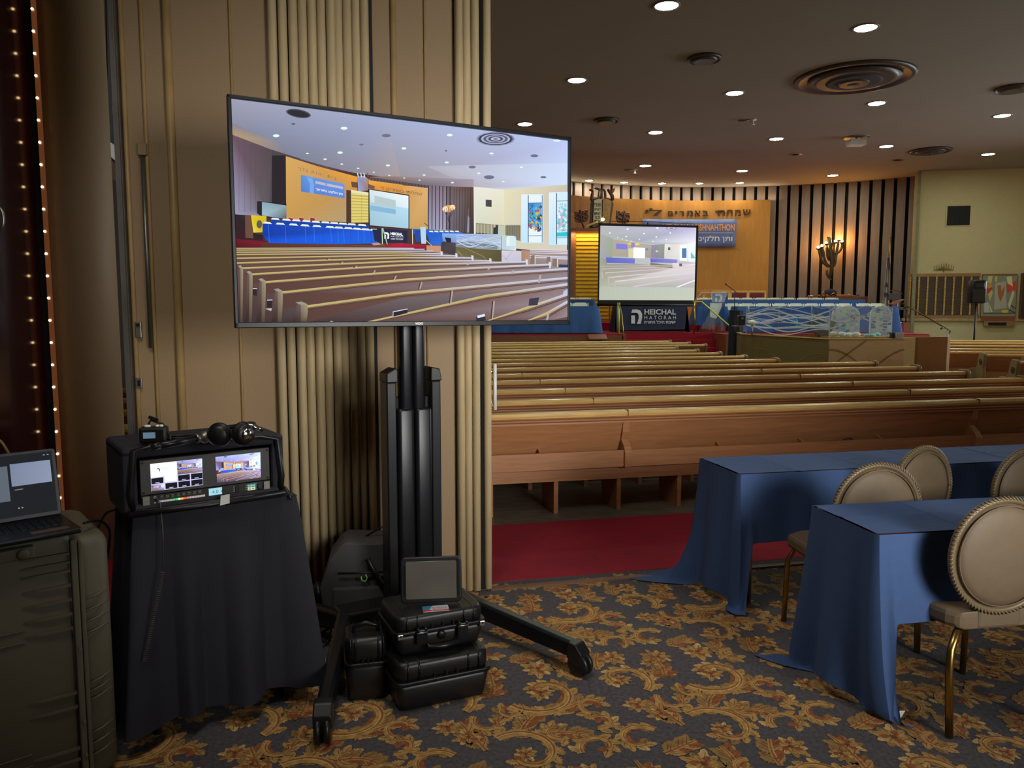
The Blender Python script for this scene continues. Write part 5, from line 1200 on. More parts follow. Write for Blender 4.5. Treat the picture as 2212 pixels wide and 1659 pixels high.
t2 = cloth_table('rear blue draped narrow table nearest the pews', onz(1598, 1024, .762), math.radians(12), 2.44, .46, .38, 8, (.35, .8, 1.25, 1.8), .24, (-.2, -.4))
cl_tip = onz(1405, 1222, .012)
# the spread corner of the rear cloth lying on the carpet
def tail(t, tip, w, ang, z=.012):
    pass
hemtag = onz(1941, 1552, .02); 
t_ = MB().box((0, 0, 0), (.035, .003, .05), Rx(.5)).build('care_tag', M['white'], t1); mi = t1.matrix_world
R_ = Matrix.Rotation(-math.radians(9.5), 3, 'Z'); t_.location = R_ @ (Vector((hemtag.x, hemtag.y, 0)) - Vector((t1.location.x, t1.location.y, 0))) + Vector((0, 0, .035))
def round_chair(label, cx, cy, rz, lean=.04):
    t = thing('round_back_chair', label, 'chair', (cx, cy, 0), rz, 'round back upholstered banquet chairs')
    # the chair faces +Y; the camera sees the back
    zc, rx, rz_ = .70, .214, .213
    Rl = Rx(-lean)
    def back(i, j, s_, th_): return None
    mb = MB(); n = 40
    ring = lambda k, r, y: [(r * rx * math.cos(a * 2 * PI / n), y, zc + r * rz_ * math.sin(a * 2 * PI / n)) for a in range(n)]
    rings = [ring(0, 1e-4, -.040), ring(0, .5, -.038), ring(0, .8, -.032), ring(0, .97, -.018), ring(0, .99, .02), ring(0, .8, .045), ring(0, .4, .055), ring(0, 1e-4, .056)]
    vs = [v for r in rings for v in r]; mb.add(vs, [(i * n + k, i * n + (k + 1) % n, (i + 1) * n + (k + 1) % n, (i + 1) * n + k) for i in range(7) for k in range(n)], True)
    bk = mb.build('backrest', M['tan'], t)
    mb = MB(); m2 = 120
    mb.tube([(rx * 1.03 * math.cos(a * 2 * PI / m2), -.012, zc + rz_ * 1.03 * math.sin(a * 2 * PI / m2)) for a in range(m2 + 1)], .014, 8); fr = mb.build('back_frame', mat('rope_trim', '#74644a', .45, .2) if 'rope_trim' not in bpy.data.materials else bpy.data.materials['rope_trim'], t)
    mb = MB()
    for a in range(90):
        th_ = a * 2 * PI / 90; c_ = Vector((rx * 1.07 * math.cos(th_), -.016, zc + rz_ * 1.07 * math.sin(th_))); tg = Vector((-math.sin(th_), 0, math.cos(th_))); ou = Vector((math.cos(th_), 0, math.sin(th_)))
        mb.tube([c_ - tg * .006 - ou * .008 + Vector((0, -.004, 0)), c_ + Vector((0, -.009, 0)), c_ + tg * .006 + ou * .008], .0045, 5)
    mb.build('rope_carving', bpy.data.materials['rope_trim'], fr)
    mb = MB(); mb.tube([(rx * .93 * math.cos(a * 2 * PI / 60), -.029, zc + rz_ * .93 * math.sin(a * 2 * PI / 60)) for a in range(61)], .003, 6); mb.build('piping', M['tan'], bk)
    MB().prism([(-.17, -.015), (-.20, .03), (-.235, .22), (-.22, .40), (-.15, .44), (.15, .44), (.22, .40), (.235, .22), (.20, .03), (.17, -.015)], (0, 0, .41), (1, 0, 0), (0, 1, 0), (0, 0, 1), 0, .07).build('seat', M['tan'], t, bevel=.02)
    MB().box((0, -.002, .455), (.19, .035, .09)).build('back_joint', M['tan'], t, bevel=.012)
    for sx in (-1, 1):
        MB().tube([(sx * .10, .05, .405), (sx * .17, .0, .395), (sx * .215, -.03, .34), (sx * .225, -.04, .25), (sx * .222, -.055, .0)], .015, 8).build('leg', M['brass'], t, bevel=0)
        MB().tube([(sx * .10, .38, .405), (sx * .18, .39, .395), (sx * .21, .40, .33), (sx * .215, .41, 0)], .014, 8).build('leg', M['brass'], t)
    return t
def chair_at(px, Y, rz, label): p = at(px, 1100, Y); return round_chair(label, p.x, Y, math.radians(rz))
chair_at(2166, 2.93, 9, 'round back chair nearest the camera, at the front blue table')
chair_at(1890, 3.60, 10, 'round back chair between the two blue tables, left one')
chair_at(1984, 4.05, 26, 'turned round back chair close to the rear blue table, seen narrow')
chair_at(2216, 4.02, 12, 'round back chair between the tables, cut by the right edge')

# ================================================================ draped rack cart with its equipment
ra = math.radians(35); ru, rv = rot2(ra)
KF = onz(292, 1120, .88); KF.z = 0            # front left corner of the cart top
Wc, Dc = .60, .40
t = thing('draped_cart', 'waist high cart hidden under a black pleated cloth', 'table', KF, ra)
MB().box((Wc / 2, Dc / 2, .865), (Wc, Dc, .03)).build('cart_top', M['blk'], t)
for x in (.05, Wc - .05):
    for y in (.05, Dc - .05): lg = MB().box((x, y, .47), (.03, .03, .78)).build('leg', M['blk'], t); MB().cyl((x - .01, y, .04), (x + .01, y, .04), .04).build('caster_wheel', M['blk2'], lg)
MB().box((Wc / 2, Dc / 2, .12), (Wc, Dc, .03)).build('lower_shelf', M['blk'], t)
P = 2 * (Wc + Dc)
def fn(i, j):
    s_ = (i % 1.0) * P
    if s_ < Wc: x, y, nx, ny = s_, 0, 0, -1
    elif s_ < Wc + Dc: x, y, nx, ny = Wc, s_ - Wc, 1, 0
    elif s_ < 2 * Wc + Dc: x, y, nx, ny = Wc - (s_ - Wc - Dc), Dc, 0, 1
    else: x, y, nx, ny = 0, Dc - (s_ - 2 * Wc - Dc), -1, 0
    dc = min(math.hypot(x - cx, y - cy) for cx in (0, Wc) for cy in (0, Dc)); c = math.exp(-(dc / .08) ** 2)
    if c > .05: nx, ny = nx * (1 - c) + (-.7 if x < Wc / 2 else .7) * c, ny * (1 - c) + (-.7 if y < Dc / 2 else .7) * c
    f = j ** .9; o_ = .012 + f * (.035 + -.0 + .045 * max(-.5, math.sin(s_ * 38 + 1.6 * math.sin(s_ * 9))) + .022 * math.sin(s_ * 21 + 1) + .05 * c)
    return Vector((x + nx * o_, y + ny * o_, .884 - .80 * j))
mb = MB().grid(fn, 360, 14); mb.box((Wc / 2, Dc / 2, .884), (Wc + .02, Dc + .02, .004)); mb.build('black_cloth', M['blackcloth'], t)
# rack bag with two monitors over an audio mixer
RF0 = at(304, 1096, 2.81); RF1 = at(581, 1061, 3.10); rk_a = math.atan2(RF1.y - RF0.y, RF1.x - RF0.x)
rz0 = .985 - .06
rackc = (RF0 + RF1) / 2
RKa = math.radians(36.0); rku, rkv = rot2(RKa)
rack = thing('equipment_rack', 'black padded rack bag holding two small monitors above an audio mixer', 'rack', (rackc.x, rackc.y, .888), RKa)
W_, PH = .50, .178; zb_ = RF0.z - .888; zb_ = max(.03, (RF0.z + RF1.z) / 2 - .888)
MB().rbox((0, .16, .014), (.60, .40, .028), .05).build('base_pad', M['blk'], rack)
zt_ = zb_ + PH + .035
mb = MB(); mb.box((-W_ / 2 - .025, .16, (zt_ + .02) / 2), (.05, .36, zt_)).box((W_ / 2 + .025, .16, (zt_ + .02) / 2), (.05, .36, zt_)).box((0, .16, zt_ - .005), (W_ + .10, .36, .04)).box((0, .33, zt_ / 2), (W_, .03, zt_ - .02)).box((0, .1, .03), (W_ + .08, .26, .025))
mb.build('bag_shell', M['blackcloth'], rack, bevel=.018)
MB().tube([(-W_ / 2 - .02, -.022, .02), (-W_ / 2 - .03, -.03, zb_ + .06), (-W_ / 2 - .01, -.03, zt_ + .005), (-W_ / 2 + .05, -.028, zt_ + .016), (W_ / 2 - .05, -.028, zt_ + .016), (W_ / 2 + .02, -.03, zt_ + .0), (W_ / 2 + .035, -.03, zb_ + .06), (W_ / 2 + .03, -.022, .02)], .012, 8).build('edge_piping', M['blk'], rack)
MB().tube([(-.29, -.045, .018), (0, -.055, .016), (.29, -.045, .02)], .011, 8).build('front_lip', M['blk'], rack)
MB().prism([(-.018, -.022), (.018, -.018), (.02, .018), (-.014, .016)], (.045, -.068, .032), (1, 0, 0), (0, 0, 1), (0, 1, 0), 0, .002).build('white_label', M['white'], rack)
mon = MB().box((0, .0, zb_ + .045 + .0665), (.482, .03, .132)).build('monitor_panel', mat('rack_grey', '#3c3c3c', .45), rack, bevel=.002)
for sx in (-1, 1):
    for z in (zb_ + .055, zb_ + .168): MB().cyl((sx * .232, -.015, z), (sx * .232, -.018, z), .004).build('screw', M['blk2'], mon)
mx = MB().box((0, .0, zb_ + .0215), (.482, .03, .043)).build('mixer_panel', M['blk'], rack, bevel=.002)
for sx in (-1, 1): MB().box((sx * .225, -.018, zb_ + .0215), (.026, .012, .040)).build('rack_ear', M['silver'], mx, bevel=.002)
for i in range(8): MB().box((-.170 + i * .0195, -.0175, zb_ + .036), (.011, .005, .0025)).box((-.170 + i * .0195, -.0175, zb_ + .030), (.011, .005, .0025)).build('channel_button', M['silver'], mx)
mb = MB()
for i in range(4):
    for j in range(4): mb.box((.095 + (i if i < 1 else i + 2.6) * .0135, -.0172, zb_ + .010 + j * .008), (.007, .005, .0032))
mb.build('button_block', M['silver'], mx)
for x, r_ in ((.058, .0105), (.196, .0085)): MB().cyl((x, -.015, zb_ + .024), (x, -.028, zb_ + .024), r_, n=16).build('knob', M['blk'], mx)
for x in (.104, .114): MB().box((x, -.0165, zb_ + .023), (.004, .004, .030)).build('fader_slot', M['blk2'], mx)
p1 = PIC(lambda x, y: Vector((x, -.0172, zb_ + y)), (0, -1, 0), .00004)
cols = ['#a0a0a0'] * 5 + ['#58c878', '#30e860', '#f0fff0', '#ffd030', '#ff6040', '#d08080'] + ['#b8a8a0'] * 6
for i, c_ in enumerate(cols): x = -.182 + i * .0099; p1.poly([(x, .006), (x + .009, .006), (x + .009, .020), (x, .020)], c_)
p1.build('level_meter', picmat('mixer_lights', 1.0), mx); p1 = PIC(lambda x, y: Vector((x, -.0172, zb_ + y)), (0, -1, 0), .00004); p1.rect(.000, .008, .050, .040, '#a8dce8'); p1.text('4.0', (.012, .032), (.036, .032), (.012, .018), '#4878a0'); p1.build('blue_display', bpy.data.materials['mixer_lights'], mx); p1 = PIC(lambda x, y: Vector((x, -.0172, zb_ + y)), (0, -1, 0), .00004); p1.rect(.148, .010, .186, .040, '#405850'); p1.rect(.150, .028, .180, .036, '#78c0c8'); p1.rect(.150, .012, .180, .026, '#c8d8b0')
p1.build('green_display', bpy.data.materials['mixer_lights'], mx)
for z in (zb_ + .034, zb_ + .012): MB().cyl((-.194, -.015, z), (-.194, -.020, z), .005, n=12).build('jack_socket', M['metal'], mx)
# coiled headphone lead hanging down
q = Vector((rackc.x, rackc.y, .888)); pts = []
def rl(x, y, z): return q + rku * x + rkv * y + Z3 * z
base_pts = [rl(-.194, -.02, zb_ + .034), rl(-.182, -.045, zb_ + .02), rl(-.182, -.07, -.06), rl(-.19, -.085, -.20)]
mb = MB(); mb.tube(base_pts, .0022, 6)
a_, b_ = rl(-.19, -.085, -.20), rl(-.27, -.10, -.52)
for i in range(0, 361): f = i / 360; th_ = i * .75; p = a_.lerp(b_, f) + Vector((.0, .0, 0)); p += rku * (.0065 * math.cos(th_)) + rkv * (.0065 * math.sin(th_)); pts.append(p)
mb.tube(pts, .0016, 5); tag(mb.build('coiled_cord', M['vent']), 'black coiled cord hanging from the mixer down the black cloth', 'cable')
# things on top of the rack
def rt(px, py, z): return onz(px, py, z)
zr = .888 + zt_ + .016
hp = onz(497, 945, zr + .04); t = thing('headphones', 'black over ear headphones with silver disc lying on the rack', 'headphones', hp, RKa)
def cup(x, y, z, rz_, nm, disc):
    R_ = Rz(rz_) @ Rx(PI / 2)
    o = MB().lathe([(.020, -.022), (.040, -.020), (.045, -.010), (.043, .0), (.036, .006), (.036, .014), (.030, .020), (1e-6, .022)], (x, y, z), 24, R_).build(nm, M['blk'], t)
    if disc: MB().lathe([(.020, .0215), (.022, .024), (.012, .0245), (.008, .027), (1e-6, .027)], (x, y, z), 20, R_).build('silver_disc', M['chrome'], o)
cup(.045, -.02, .012, .25, 'ear_cup', True); cup(-.035, .02, .010, -.6, 'ear_cup', False)
MB().tube([(.06, -.015, .03), (.085, .0, .04), (.09, .05, .035), (.05, .12, .02), (-.02, .13, .015), (-.05, .07, .02), (-.04, .03, .02)], [.008, .012, .011, .01, .01, .011, .008], 8).build('headband', M['blk'], t)
MB().tube([(.05, -.02, .05), (.09, -.03, .03), (.11, -.02, .02)], .007, 8).build('chrome_slider', M['chrome'], t)
mc0, mc1 = onz(330, 965, zr + .018), onz(440, 945, zr + .018)
t = thing('handheld_microphone', 'black handheld wireless microphone lying on the rack', 'microphone', mc0); d_ = mc1 - mc0
MB().cyl((0, 0, 0), d_ * .12, .012, .013, 16).build('battery_cap', M['blk'], t); MB().cyl(d_ * .13, d_ * .82, .0125, .015, 16).build('handle', M['blkm'], t); MB().cyl(d_ * .82, d_ * .88, .017, .018, 16).build('collar', M['silver'], t); MB().sph(d_ * 1.02, .024, 14).build('grille_head', M['silver'], t)
bp_ = onz(331, 960, zr + .002); t = thing('wireless_receiver', 'small black receiver pack with tiny screen and white buttons', 'receiver', bp_, math.radians(12))
MB().box((0, .02, .035), (.095, .06, .060)).build('body', M['blk'], t, bevel=.008); MB().box((-.01, -.011, .036), (.042, .003, .022)).build('mini_screen', emis('mini_screen', '#5a7284', 1.0), t)
for x in (-.015, .02, .034): MB().sph((x - .005, .01, .068), .008, 8, (1.6 if x < 0 else .9, 1, .7)).build('white_button', M['white'], t)
MB().tube([(-.02, .02, .07), (-.01, .02, .09), (.03, .02, .075), (.055, .02, .03), (.06, 0, 0)], .005, 6).build('wrapped_lead', M['blk'], t); MB().box((.0, .02, .095), (.035, .012, .010), Ry(.4)).build('strap_end', M['blk'], t)
mb = MB(); c0 = onz(390, 955, zr + .004)
mb.tube([c0 + Vector((.0 + .09 * math.cos(a * .5), .05 + .05 * math.sin(a * .5), .002 * a * .3)) for a in range(26)], .004, 6); tag(mb.build('loose_cable', M['blk']), 'black cable coiled on top of the rack between receiver and headphones', 'cable')
# buckle with shiny end on the right
t = thing('cable_buckle', 'small shiny buckle and loose leads at the right foot of the rack', 'buckle', onz(598, 1068, .895)); MB().box((0, 0, .008), (.024, .012, .012)).build('buckle', M['chrome'], t, bevel=.003); MB().tube([(0, 0, .01), (.03, .01, .03), (.05, 0, .0), (.06, -.01, -.02)], .005, 6).tube([(-.01, .02, .02), (.03, .03, .02), (.06, .01, -.01)], .004, 6).build('lead', M['blk'], t)

# ================================================================ tan moulded transit case with laptop
ka = math.radians(40); ku, kv = rot2(ka)
tanm = mat('tan_polyethylene', '#5e5846', .6, var=.04, bump=.08, bscale=250)
KC = onz(160, 1150, .90); KC.z = 0            # top front at the closure flange
t = thing('transit_case', 'tall tan moulded plastic transit case with ribs, laptop on top', 'case', KC, ka)
Lb, Db, Hb = .85, .50, .90
MB().rbox((-Lb / 2 - .01, Db / 2, Hb / 2), (Lb, Db, Hb), .03, 5).build('base_shell', tanm, t)
MB().rbox((.045, Db / 2, Hb / 2 - .01), (.13, Db - .02, Hb - .03), .055, 6).build('lid_shell', tanm, t)
MB().box((-.008, -.010, Hb / 2), (.020, .03, Hb - .04)).box((.012, -.008, Hb / 2), (.014, .026, Hb - .06)).build('closure_flange', tanm, t, bevel=.004)
for z in (.83, .80, .77, .72, .67, .62, .57, .34, .29, .14, .10):
    MB().prism([(-.02, 0), (-.16, 0.0), (-.12, -.009), (-.02, -.012)], (0, -.003, z), (1, 0, 0), (0, 1, 0), (0, 0, 1), 0, .008).build('rib', tanm, t)
for z in (.66, .62, .58, .54, .36, .33, .30, .18, .14, .10):
    MB().tube([(.02, -.005, z), (.06, .002, z + .008), (.095, .03, z + .012), (.108, .08, z + .014)], .004, 6).build('lid_rib', tanm, t)
for z in (.60, .56, .17, .13): MB().tube([(-.85, -.003, z), (-.45, -.005, z), (-.16, -.004, z)], .003, 5).build('seam_line', tanm, t)
MB().prism([(-.40, 0), (-.40, -.02), (-.34, -.05), (-.12, -.03), (-.12, 0)], (0, -.002, .845), (1, 0, 0), (0, 1, 0), (0, 0, 1), 0, .04).build('handle_block', tanm, t, bevel=.006)
MB().lathe([(.018, 0), (.018, .006), (.010, .009), (1e-6, .009)], (-.155, -.035, .865), 16, Rx(PI / 2)).build('knob', tanm, t)
for z in (.50, .24, .12): MB().cyl((-.005, -.026, z), (-.005, -.032, z), .006, n=10).build('screw', M['silver'], t)
# laptop
la = math.radians(44); LR = onz(178, 1143, .925)
lu, lv = rot2(la)
lap = thing('laptop', 'open black laptop with a dim presentation screen on the tan case', 'laptop', (LR.x, LR.y, .912), la)
LW, LD = .38, .25
MB().rbox((-LW / 2, LD / 2, .009), (LW, LD, .018), .012, 3).build('base', M['blkm'], lap)
mb = MB()
for r_ in range(5):
    for c_ in range(15): mb.box((-LW + .03 + c_ * .0226, .10 + r_ * .021, .0192), (.018, .016, .002))
mb.build('keyboard', M['blk'], lap)
MB().box((-.085, .04, .0186), (.11, .035, .001)).build('brown_sticker', mat('kraft_sticker', '#5c4434', .6), lap)
SH = .235; th_ = .20
Rs = Rx(PI / 2 - th_)
scr = MB().rbox((-LW / 2, SH / 2, 0), (LW, SH, .010), .010, 3).build('lid', M['blkm'], lap); scr.location = (0, LD - .002, .018); scr.rotation_euler = (PI / 2 - th_, 0, 0)
p2 = PIC(lambda x, y: Vector((x, y, .0056)), (0, 0, 1), .00003)
p2.rect(-LW + .012, .014, -.012, SH - .010, '#1e2125')
p2.rect(-LW + .012, .07, -.150, SH - .045, '#5e6671'); p2.poly([(-.142, .118), (-.020, .118), (-.020, SH - .040), (-.142, SH - .040)], ['#7d87a0', '#8e98b0', '#8a94ac', '#7a84a0'])
p2.text('HEICHAL', (-.315, .158), (-.215, .158), (-.315, .138), '#35588c', .04); p2.text('HATORAH', (-.313, .134), (-.213, .134), (-.313, .124), '#4c525c'); p2.text(heb('ישיבת היכל התורה'), (-.313, .120), (-.213, .120), (-.313, .112), '#4c525c')
p2.rect(-.135, .104, -.11, .107, '#7c7c80'); p2.rect(-.352, SH - .036, -.33, SH - .033, '#8a8a8c'); p2.rect(-.19, SH - .040, -.17, SH - .037, '#6a6a6c'); p2.rect(-.04, SH - .022, -.034, SH - .019, '#a0a0a0'); p2.rect(-.028, SH - .022, -.022, SH - .019, '#a0a0a0')
for x in (-.30, -.245): p2.ell(x, .042, .008, .008, '#6a6c70'); p2.ell(x, .042, .006, .006, '#1e2125'); p2.rect(x - .002, .040, x + .002, .044, '#8a8a8c')
p2.rect(-.288, .040, -.26, .043, '#55565a'); p2.rect(-.288, .035, -.276, .038, '#85868a'); p2.rect(-.13, .040, -.126, .044, '#a8a8a8'); p2.rect(-.120, .040, -.116, .044, '#a8a8a8')
p2.build('display', picmat('laptop_display', 1.0), scr)
# leads
def cable(name, label, pts, r=.004, m=None):
    P = [Vector(p) for p in pts]; Q = []
    for i in range(len(P) - 1):
        p0_, p1_, p2_, p3_ = P[max(i - 1, 0)], P[i], P[i + 1], P[min(i + 2, len(P) - 1)]
        for k in range(6):
            t_ = k / 6; Q.append(.5 * ((2 * p1_) + (p2_ - p0_) * t_ + (2 * p0_ - 5 * p1_ + 4 * p2_ - p3_) * t_ ** 2 + (3 * p1_ - p0_ - 3 * p2_ + p3_) * t_ ** 3))
    Q.append(P[-1]); return tag(MB().tube(Q, r, 6).build(name, m or M['blk']), label, 'cable')
cable('usb_lead', 'black lead from the laptop side looping down behind the tan case', [at(181, 1130, 2.62), at(215, 1125, 2.75), at(236, 1145, 2.9), at(235, 1180, 2.95), at(228, 1230, 2.95), at(226, 1300, 2.95)], .0045)
cable('usb_lead', 'black lead curving from the rack down to the floor', [at(250, 1101, 3.0), at(228, 1110, 3.0), at(210, 1145, 2.98), at(207, 1180, 2.98), at(212, 1240, 3.0)], .0045)
cable('side_lead', 'thin black lead hanging at the left side of the rack', [at(262, 990, 3.0), at(248, 1015, 3.0), at(246, 1045, 3.0), at(252, 1080, 3.0)], .004)
cable('yellow_lead', 'yellow cord hanging in the dark left corner above the laptop', [at(-20, 940, 3.6), at(0, 952, 3.6), at(12, 968, 3.6), at(25, 993, 3.5), at(40, 1040, 3.4)], .006, mat('yellow_cord', '#a08a3c', .5))
cable('grey_lead', 'bundled pale cable loop at the dark left edge', [at(-10, 440, 3.6), at(2, 452, 3.6), at(7, 470, 3.6), at(5, 490, 3.6), at(-10, 505, 3.6)], .007, M['metal'])
for k, pts in enumerate(([(664, 1325), (690, 1318), (712, 1345), (690, 1372), (664, 1380)], [(666, 1345), (700, 1340), (722, 1332), (735, 1320)], [(662, 1360), (686, 1352), (716, 1360), (700, 1385)])):
    cable('floor_cable', ['black cable looping on the carpet right of the draped cart', 'black cable running from the cart to the bag on the carpet', 'black cable tail curling near the left leg of the screen stand'][k], [onz(x, y, .012 + .012 * k) for x, y in pts], .005)

# ================================================================ dark glossy wall with light strip, far left
mb = MB(); mb.box((-3.014, 2.9, 2.05), (.1, 3.94, 4.1)); struct('wall_left', mb, mat('maroon_lacquer', '#240a0c', .13, spec=.7, var=.2, scale=2))
struct('trim_6', MB().box((-2.965, 4.92, 2.05), (.09, .03, 4.1)), M['blk2'])
lx_ = at(110, 620, 4.98)
t = thing('light_strip', 'upright strip of small warm lights at the dark left wall', 'light strip', (-2.906, 4.86, 0))
MB().box((0, .01, 2.05), (.022, .02, 4.0)).build('strip_body', emis('strip_glow', '#6a3a1c', .7), t)
ledm = emis('led', '#ffd090', 9.0); z = .3
zs = []
for k in range(22):
    zz = at(110, 980 - 48 * k, 4.86).z
    zs.append(zz)
for k in range(10): zs.append(zs[0] - (k + 1) * (zs[0] * 0 + (zs[1] - zs[0])))
for zz in zs:
    if .1 < zz < 4.0: MB().sph((0, -.006, zz), .008, 8).build('led', ledm, t)
# ================================================================ what the screens show
def room_picture(P, lo=0):
    A = lambda *v: [(480 + v[i] / 2.836, 190 + v[i + 1] / 2.836) for i in range(0, len(v), 2)]
    B = lambda *v: [(490 + v[i] / 5.82, 440 + v[i + 1] / 5.82) for i in range(0, len(v), 2)]
    C = lambda *v: [(860 + v[i] / 5.82, 360 + v[i + 1] / 5.82) for i in range(0, len(v), 2)]
    D = lambda *v: [(490 + v[i] / 5.82, 200 + v[i + 1] / 5.82) for i in range(0, len(v), 2)]
    P.poly(A(52, 66, 2130, 326, 2112, 1440, 95, 1440), '#4a322c')
    P.poly(A(52, 66, 1000, 185, 1100, 560, 800, 520, 390, 420, 58, 290), ['#a0a0b4', '#a4aecf', '#a89a96', '#8e8a98', '#7c8094', '#82859a'])
    P.poly(A(1000, 185, 2130, 326, 2128, 600, 1720, 625, 1540, 608, 1100, 580), ['#a4aecf', '#c0ccf6', '#cfe0ff', '#c8d4ee', '#b8b4c4', '#9c9296'])
    P.poly(A(58, 215, 330, 330, 420, 430, 58, 292), ['#848496', '#908c92', '#7c7c8e', '#b89a68'])
    P.poly(A(1250, 480, 2128, 460, 2128, 600, 1720, 625, 1540, 608), ['#b4b0bc', '#cfe0fc', '#d4e4ff', '#ccdaf0', '#b8b0bc'])
    P.poly(A(1050, 540, 1540, 560, 1540, 608, 1255, 600, 900, 545), ['#a08e84', '#a89cac', '#a898a0', '#6c6a74', '#8a6f60'])
    # left board wall
    P.poly(D(65, 530, 565, 720, 565, 1420, 490, 1420, 480, 1560, 95, 1530), ['#6c5464', '#54484e', '#4c444a', '#60585c', '#8c88a4', '#9c98b8'])
    for x in (150, 225, 300, 360, 430, 495): P.line(D(x, 590 + (x - 150) * .4, x, 1500), .5, '#564850')
    P.poly(D(565, 760, 745, 790, 745, 1600, 565, 1420), '#272127')
    P.poly(D(565, 720, 920, 830, 920, 860, 745, 800, 745, 790, 565, 790), '#4c464c')
    P.poly(D(720, 780, 1290, 940, 1640, 1020, 1640, 1060, 1150, 950, 745, 805), ['#4a4650', '#5a4c54', '#3c2c30', '#4a3430', '#5a4440', '#4a3c40'])
    # wood panel left
    P.poly(D(740, 800, 1150, 930, 1640, 1060, 1640, 1240, 1500, 1225, 1500, 1630, 745, 1600), ['#d8a860', '#d89c48', '#f0a030', '#d48a38', '#c0945a', '#b49c74', '#c8984c'])
    P.poly(D(1500, 1225, 1555, 1235, 1560, 1640, 1500, 1640), '#4c3428')
    P.text('ך ל נ   ח ו ה י   ת י ב', D(900, 930)[0], D(1375, 1060)[0], D(900, 980)[0], '#7a5a38')
    P.poly(D(930, 1035, 1475, 1150, 1480, 1330, 930, 1245), ['#5c8cd8', '#6c98e8', '#5c84d8', '#5880cc'])
    P.poly(D(930, 1035, 1080, 1070, 1090, 1270, 930, 1245), ['#5c90dc', '#6c9ce4', '#5c8cd8', '#4c7cc8']); P.poly(D(1000, 1060, 1070, 1080, 1095, 1150, 1090, 1270, 1040, 1262, 1045, 1150), '#78a8ec')
    P.poly(D(1110, 1110, 1240, 1140, 1240, 1172, 1110, 1142), '#c0bccc'); P.poly(D(1252, 1142, 1460, 1185, 1460, 1215, 1252, 1175), '#c0bccc')
    P.text(heb('ותן חלקינו בתורתך'), D(1115, 1195)[0], D(1455, 1262)[0], D(1115, 1235)[0], '#f4f4ff', .02)
    # tablets and ornaments
    P.poly(C(-190, 200, 0, 230, 370, 265, 365, 790, 130, 780, 0, 340, -190, 330), ['#e89030', '#e0a03c', '#e0b070', '#c89c58', '#caa060', '#c89040', '#e09838'])
    P.poly(D(1780, 1090, 2212, 1150, 2212, 1280, 1780, 1210), ['#f0b040', '#e8a040', '#c89050', '#e09030'])
    P.poly(D(1560, 1120, 1640, 1130, 1640, 1200, 1570, 1190), '#6c4a38'); P.poly(D(1640, 1060, 1720, 1050, 1775, 1085, 1775, 1230, 1650, 1240), ['#8898c8', '#c0c8e8', '#b09088', '#a07868', '#a0a8d0'])
    P.poly(D(1780, 1150, 1860, 1180, 1850, 1215, 1780, 1205), '#7a5048')
    for x in (1640, 1680, 1720, 1765): P.line(D(x, 1010, x + 12, 1065), 2.2, '#d8dcec' if x < 1750 else '#8a5040')
    P.poly(A(900, 545, 1255, 598, 1255, 614, 900, 566), '#5a5058')
    for k in range(18): P.line(A(915 + k * 19, 550 + k * 2.7, 915 + k * 19, 566 + k * 2.7), 1.1, '#262430')
    P.text(heb('שמחתי באמרים לי'), A(970, 602)[0], A(1222, 640)[0], A(970, 622)[0], '#7a5c40')
    # right boards
    P.poly(C(370, 235, 945, 262, 945, 840, 365, 790), ['#7c6870', '#5c4438', '#3a2620', '#8c8898'])
    P.poly(C(370, 235, 600, 250, 600, 800, 365, 790), ['#7c6c76', '#8a7480', '#a8a4c0', '#9c9cb8'])
    for k in range(7): P.line(C(380 + k * 45, 237 + k * 2, 378 + k * 45, 792), 1.7, '#221c24')
    for k in range(7): P.line(C(700 + k * 35, 262, 698 + k * 34, 830), .8, '#3a2824')
    P.ell(*C(630, 530)[0], 10, 8, '#f0a858'); P.ell(*C(590, 535)[0], 6, 6, '#ffe0b0'); P.ell(*C(680, 515)[0], 6, 6, '#ffe0b0')
    for x, y in ((575, 540), (605, 520), (630, 510), (655, 520), (680, 510), (695, 530)): P.line(C(x, y, 635, 700), 1.0, '#4c4450')
    P.line(C(640, 620, 640, 790), 1.6, '#3c3440'); P.line(C(880, 530, 878, 620), .8, '#908890'); P.poly(C(872, 610, 892, 640, 890, 830, 862, 830), '#8c94b4')
    # cream walls, vent, boards
    P.poly(C(945, 252, 1330, 290, 1330, 740, 1230, 730, 975, 710, 975, 850, 950, 850), ['#eceae0', '#ece8d0', '#e4dcb4', '#dcd8c0', '#d8dcc8', '#c8ccc0', '#e8ecec'])
    P.poly(C(1330, 290, 2150, 225, 2130, 1100, 1480, 1030, 1330, 940), ['#e6dfba', '#cfc4b4', '#d8cfc0', '#d8d2ba', '#d8d4bc'])
    P.poly(C(1098, 415, 1172, 420, 1172, 508, 1098, 502), '#44444a')
    P.poly(C(975, 715, 1225, 730, 1225, 850, 975, 830), '#a0987c'); P.poly(C(1345, 735, 1535, 735, 1535, 935, 1345, 900), '#84806e')
    for k in range(6): P.line(C(1000 + k * 42, 728, 1000 + k * 42, 880), .9, '#d8d8d0'); P.line(C(1370 + k * 30, 745, 1370 + k * 30, 900), .8, '#5c5c50')
    P.poly(C(1255, 735, 1345, 745, 1345, 880, 1250, 860), '#c0c8b0'); P.poly(C(1195, 765, 1248, 765, 1250, 860, 1190, 860), '#2c3448')
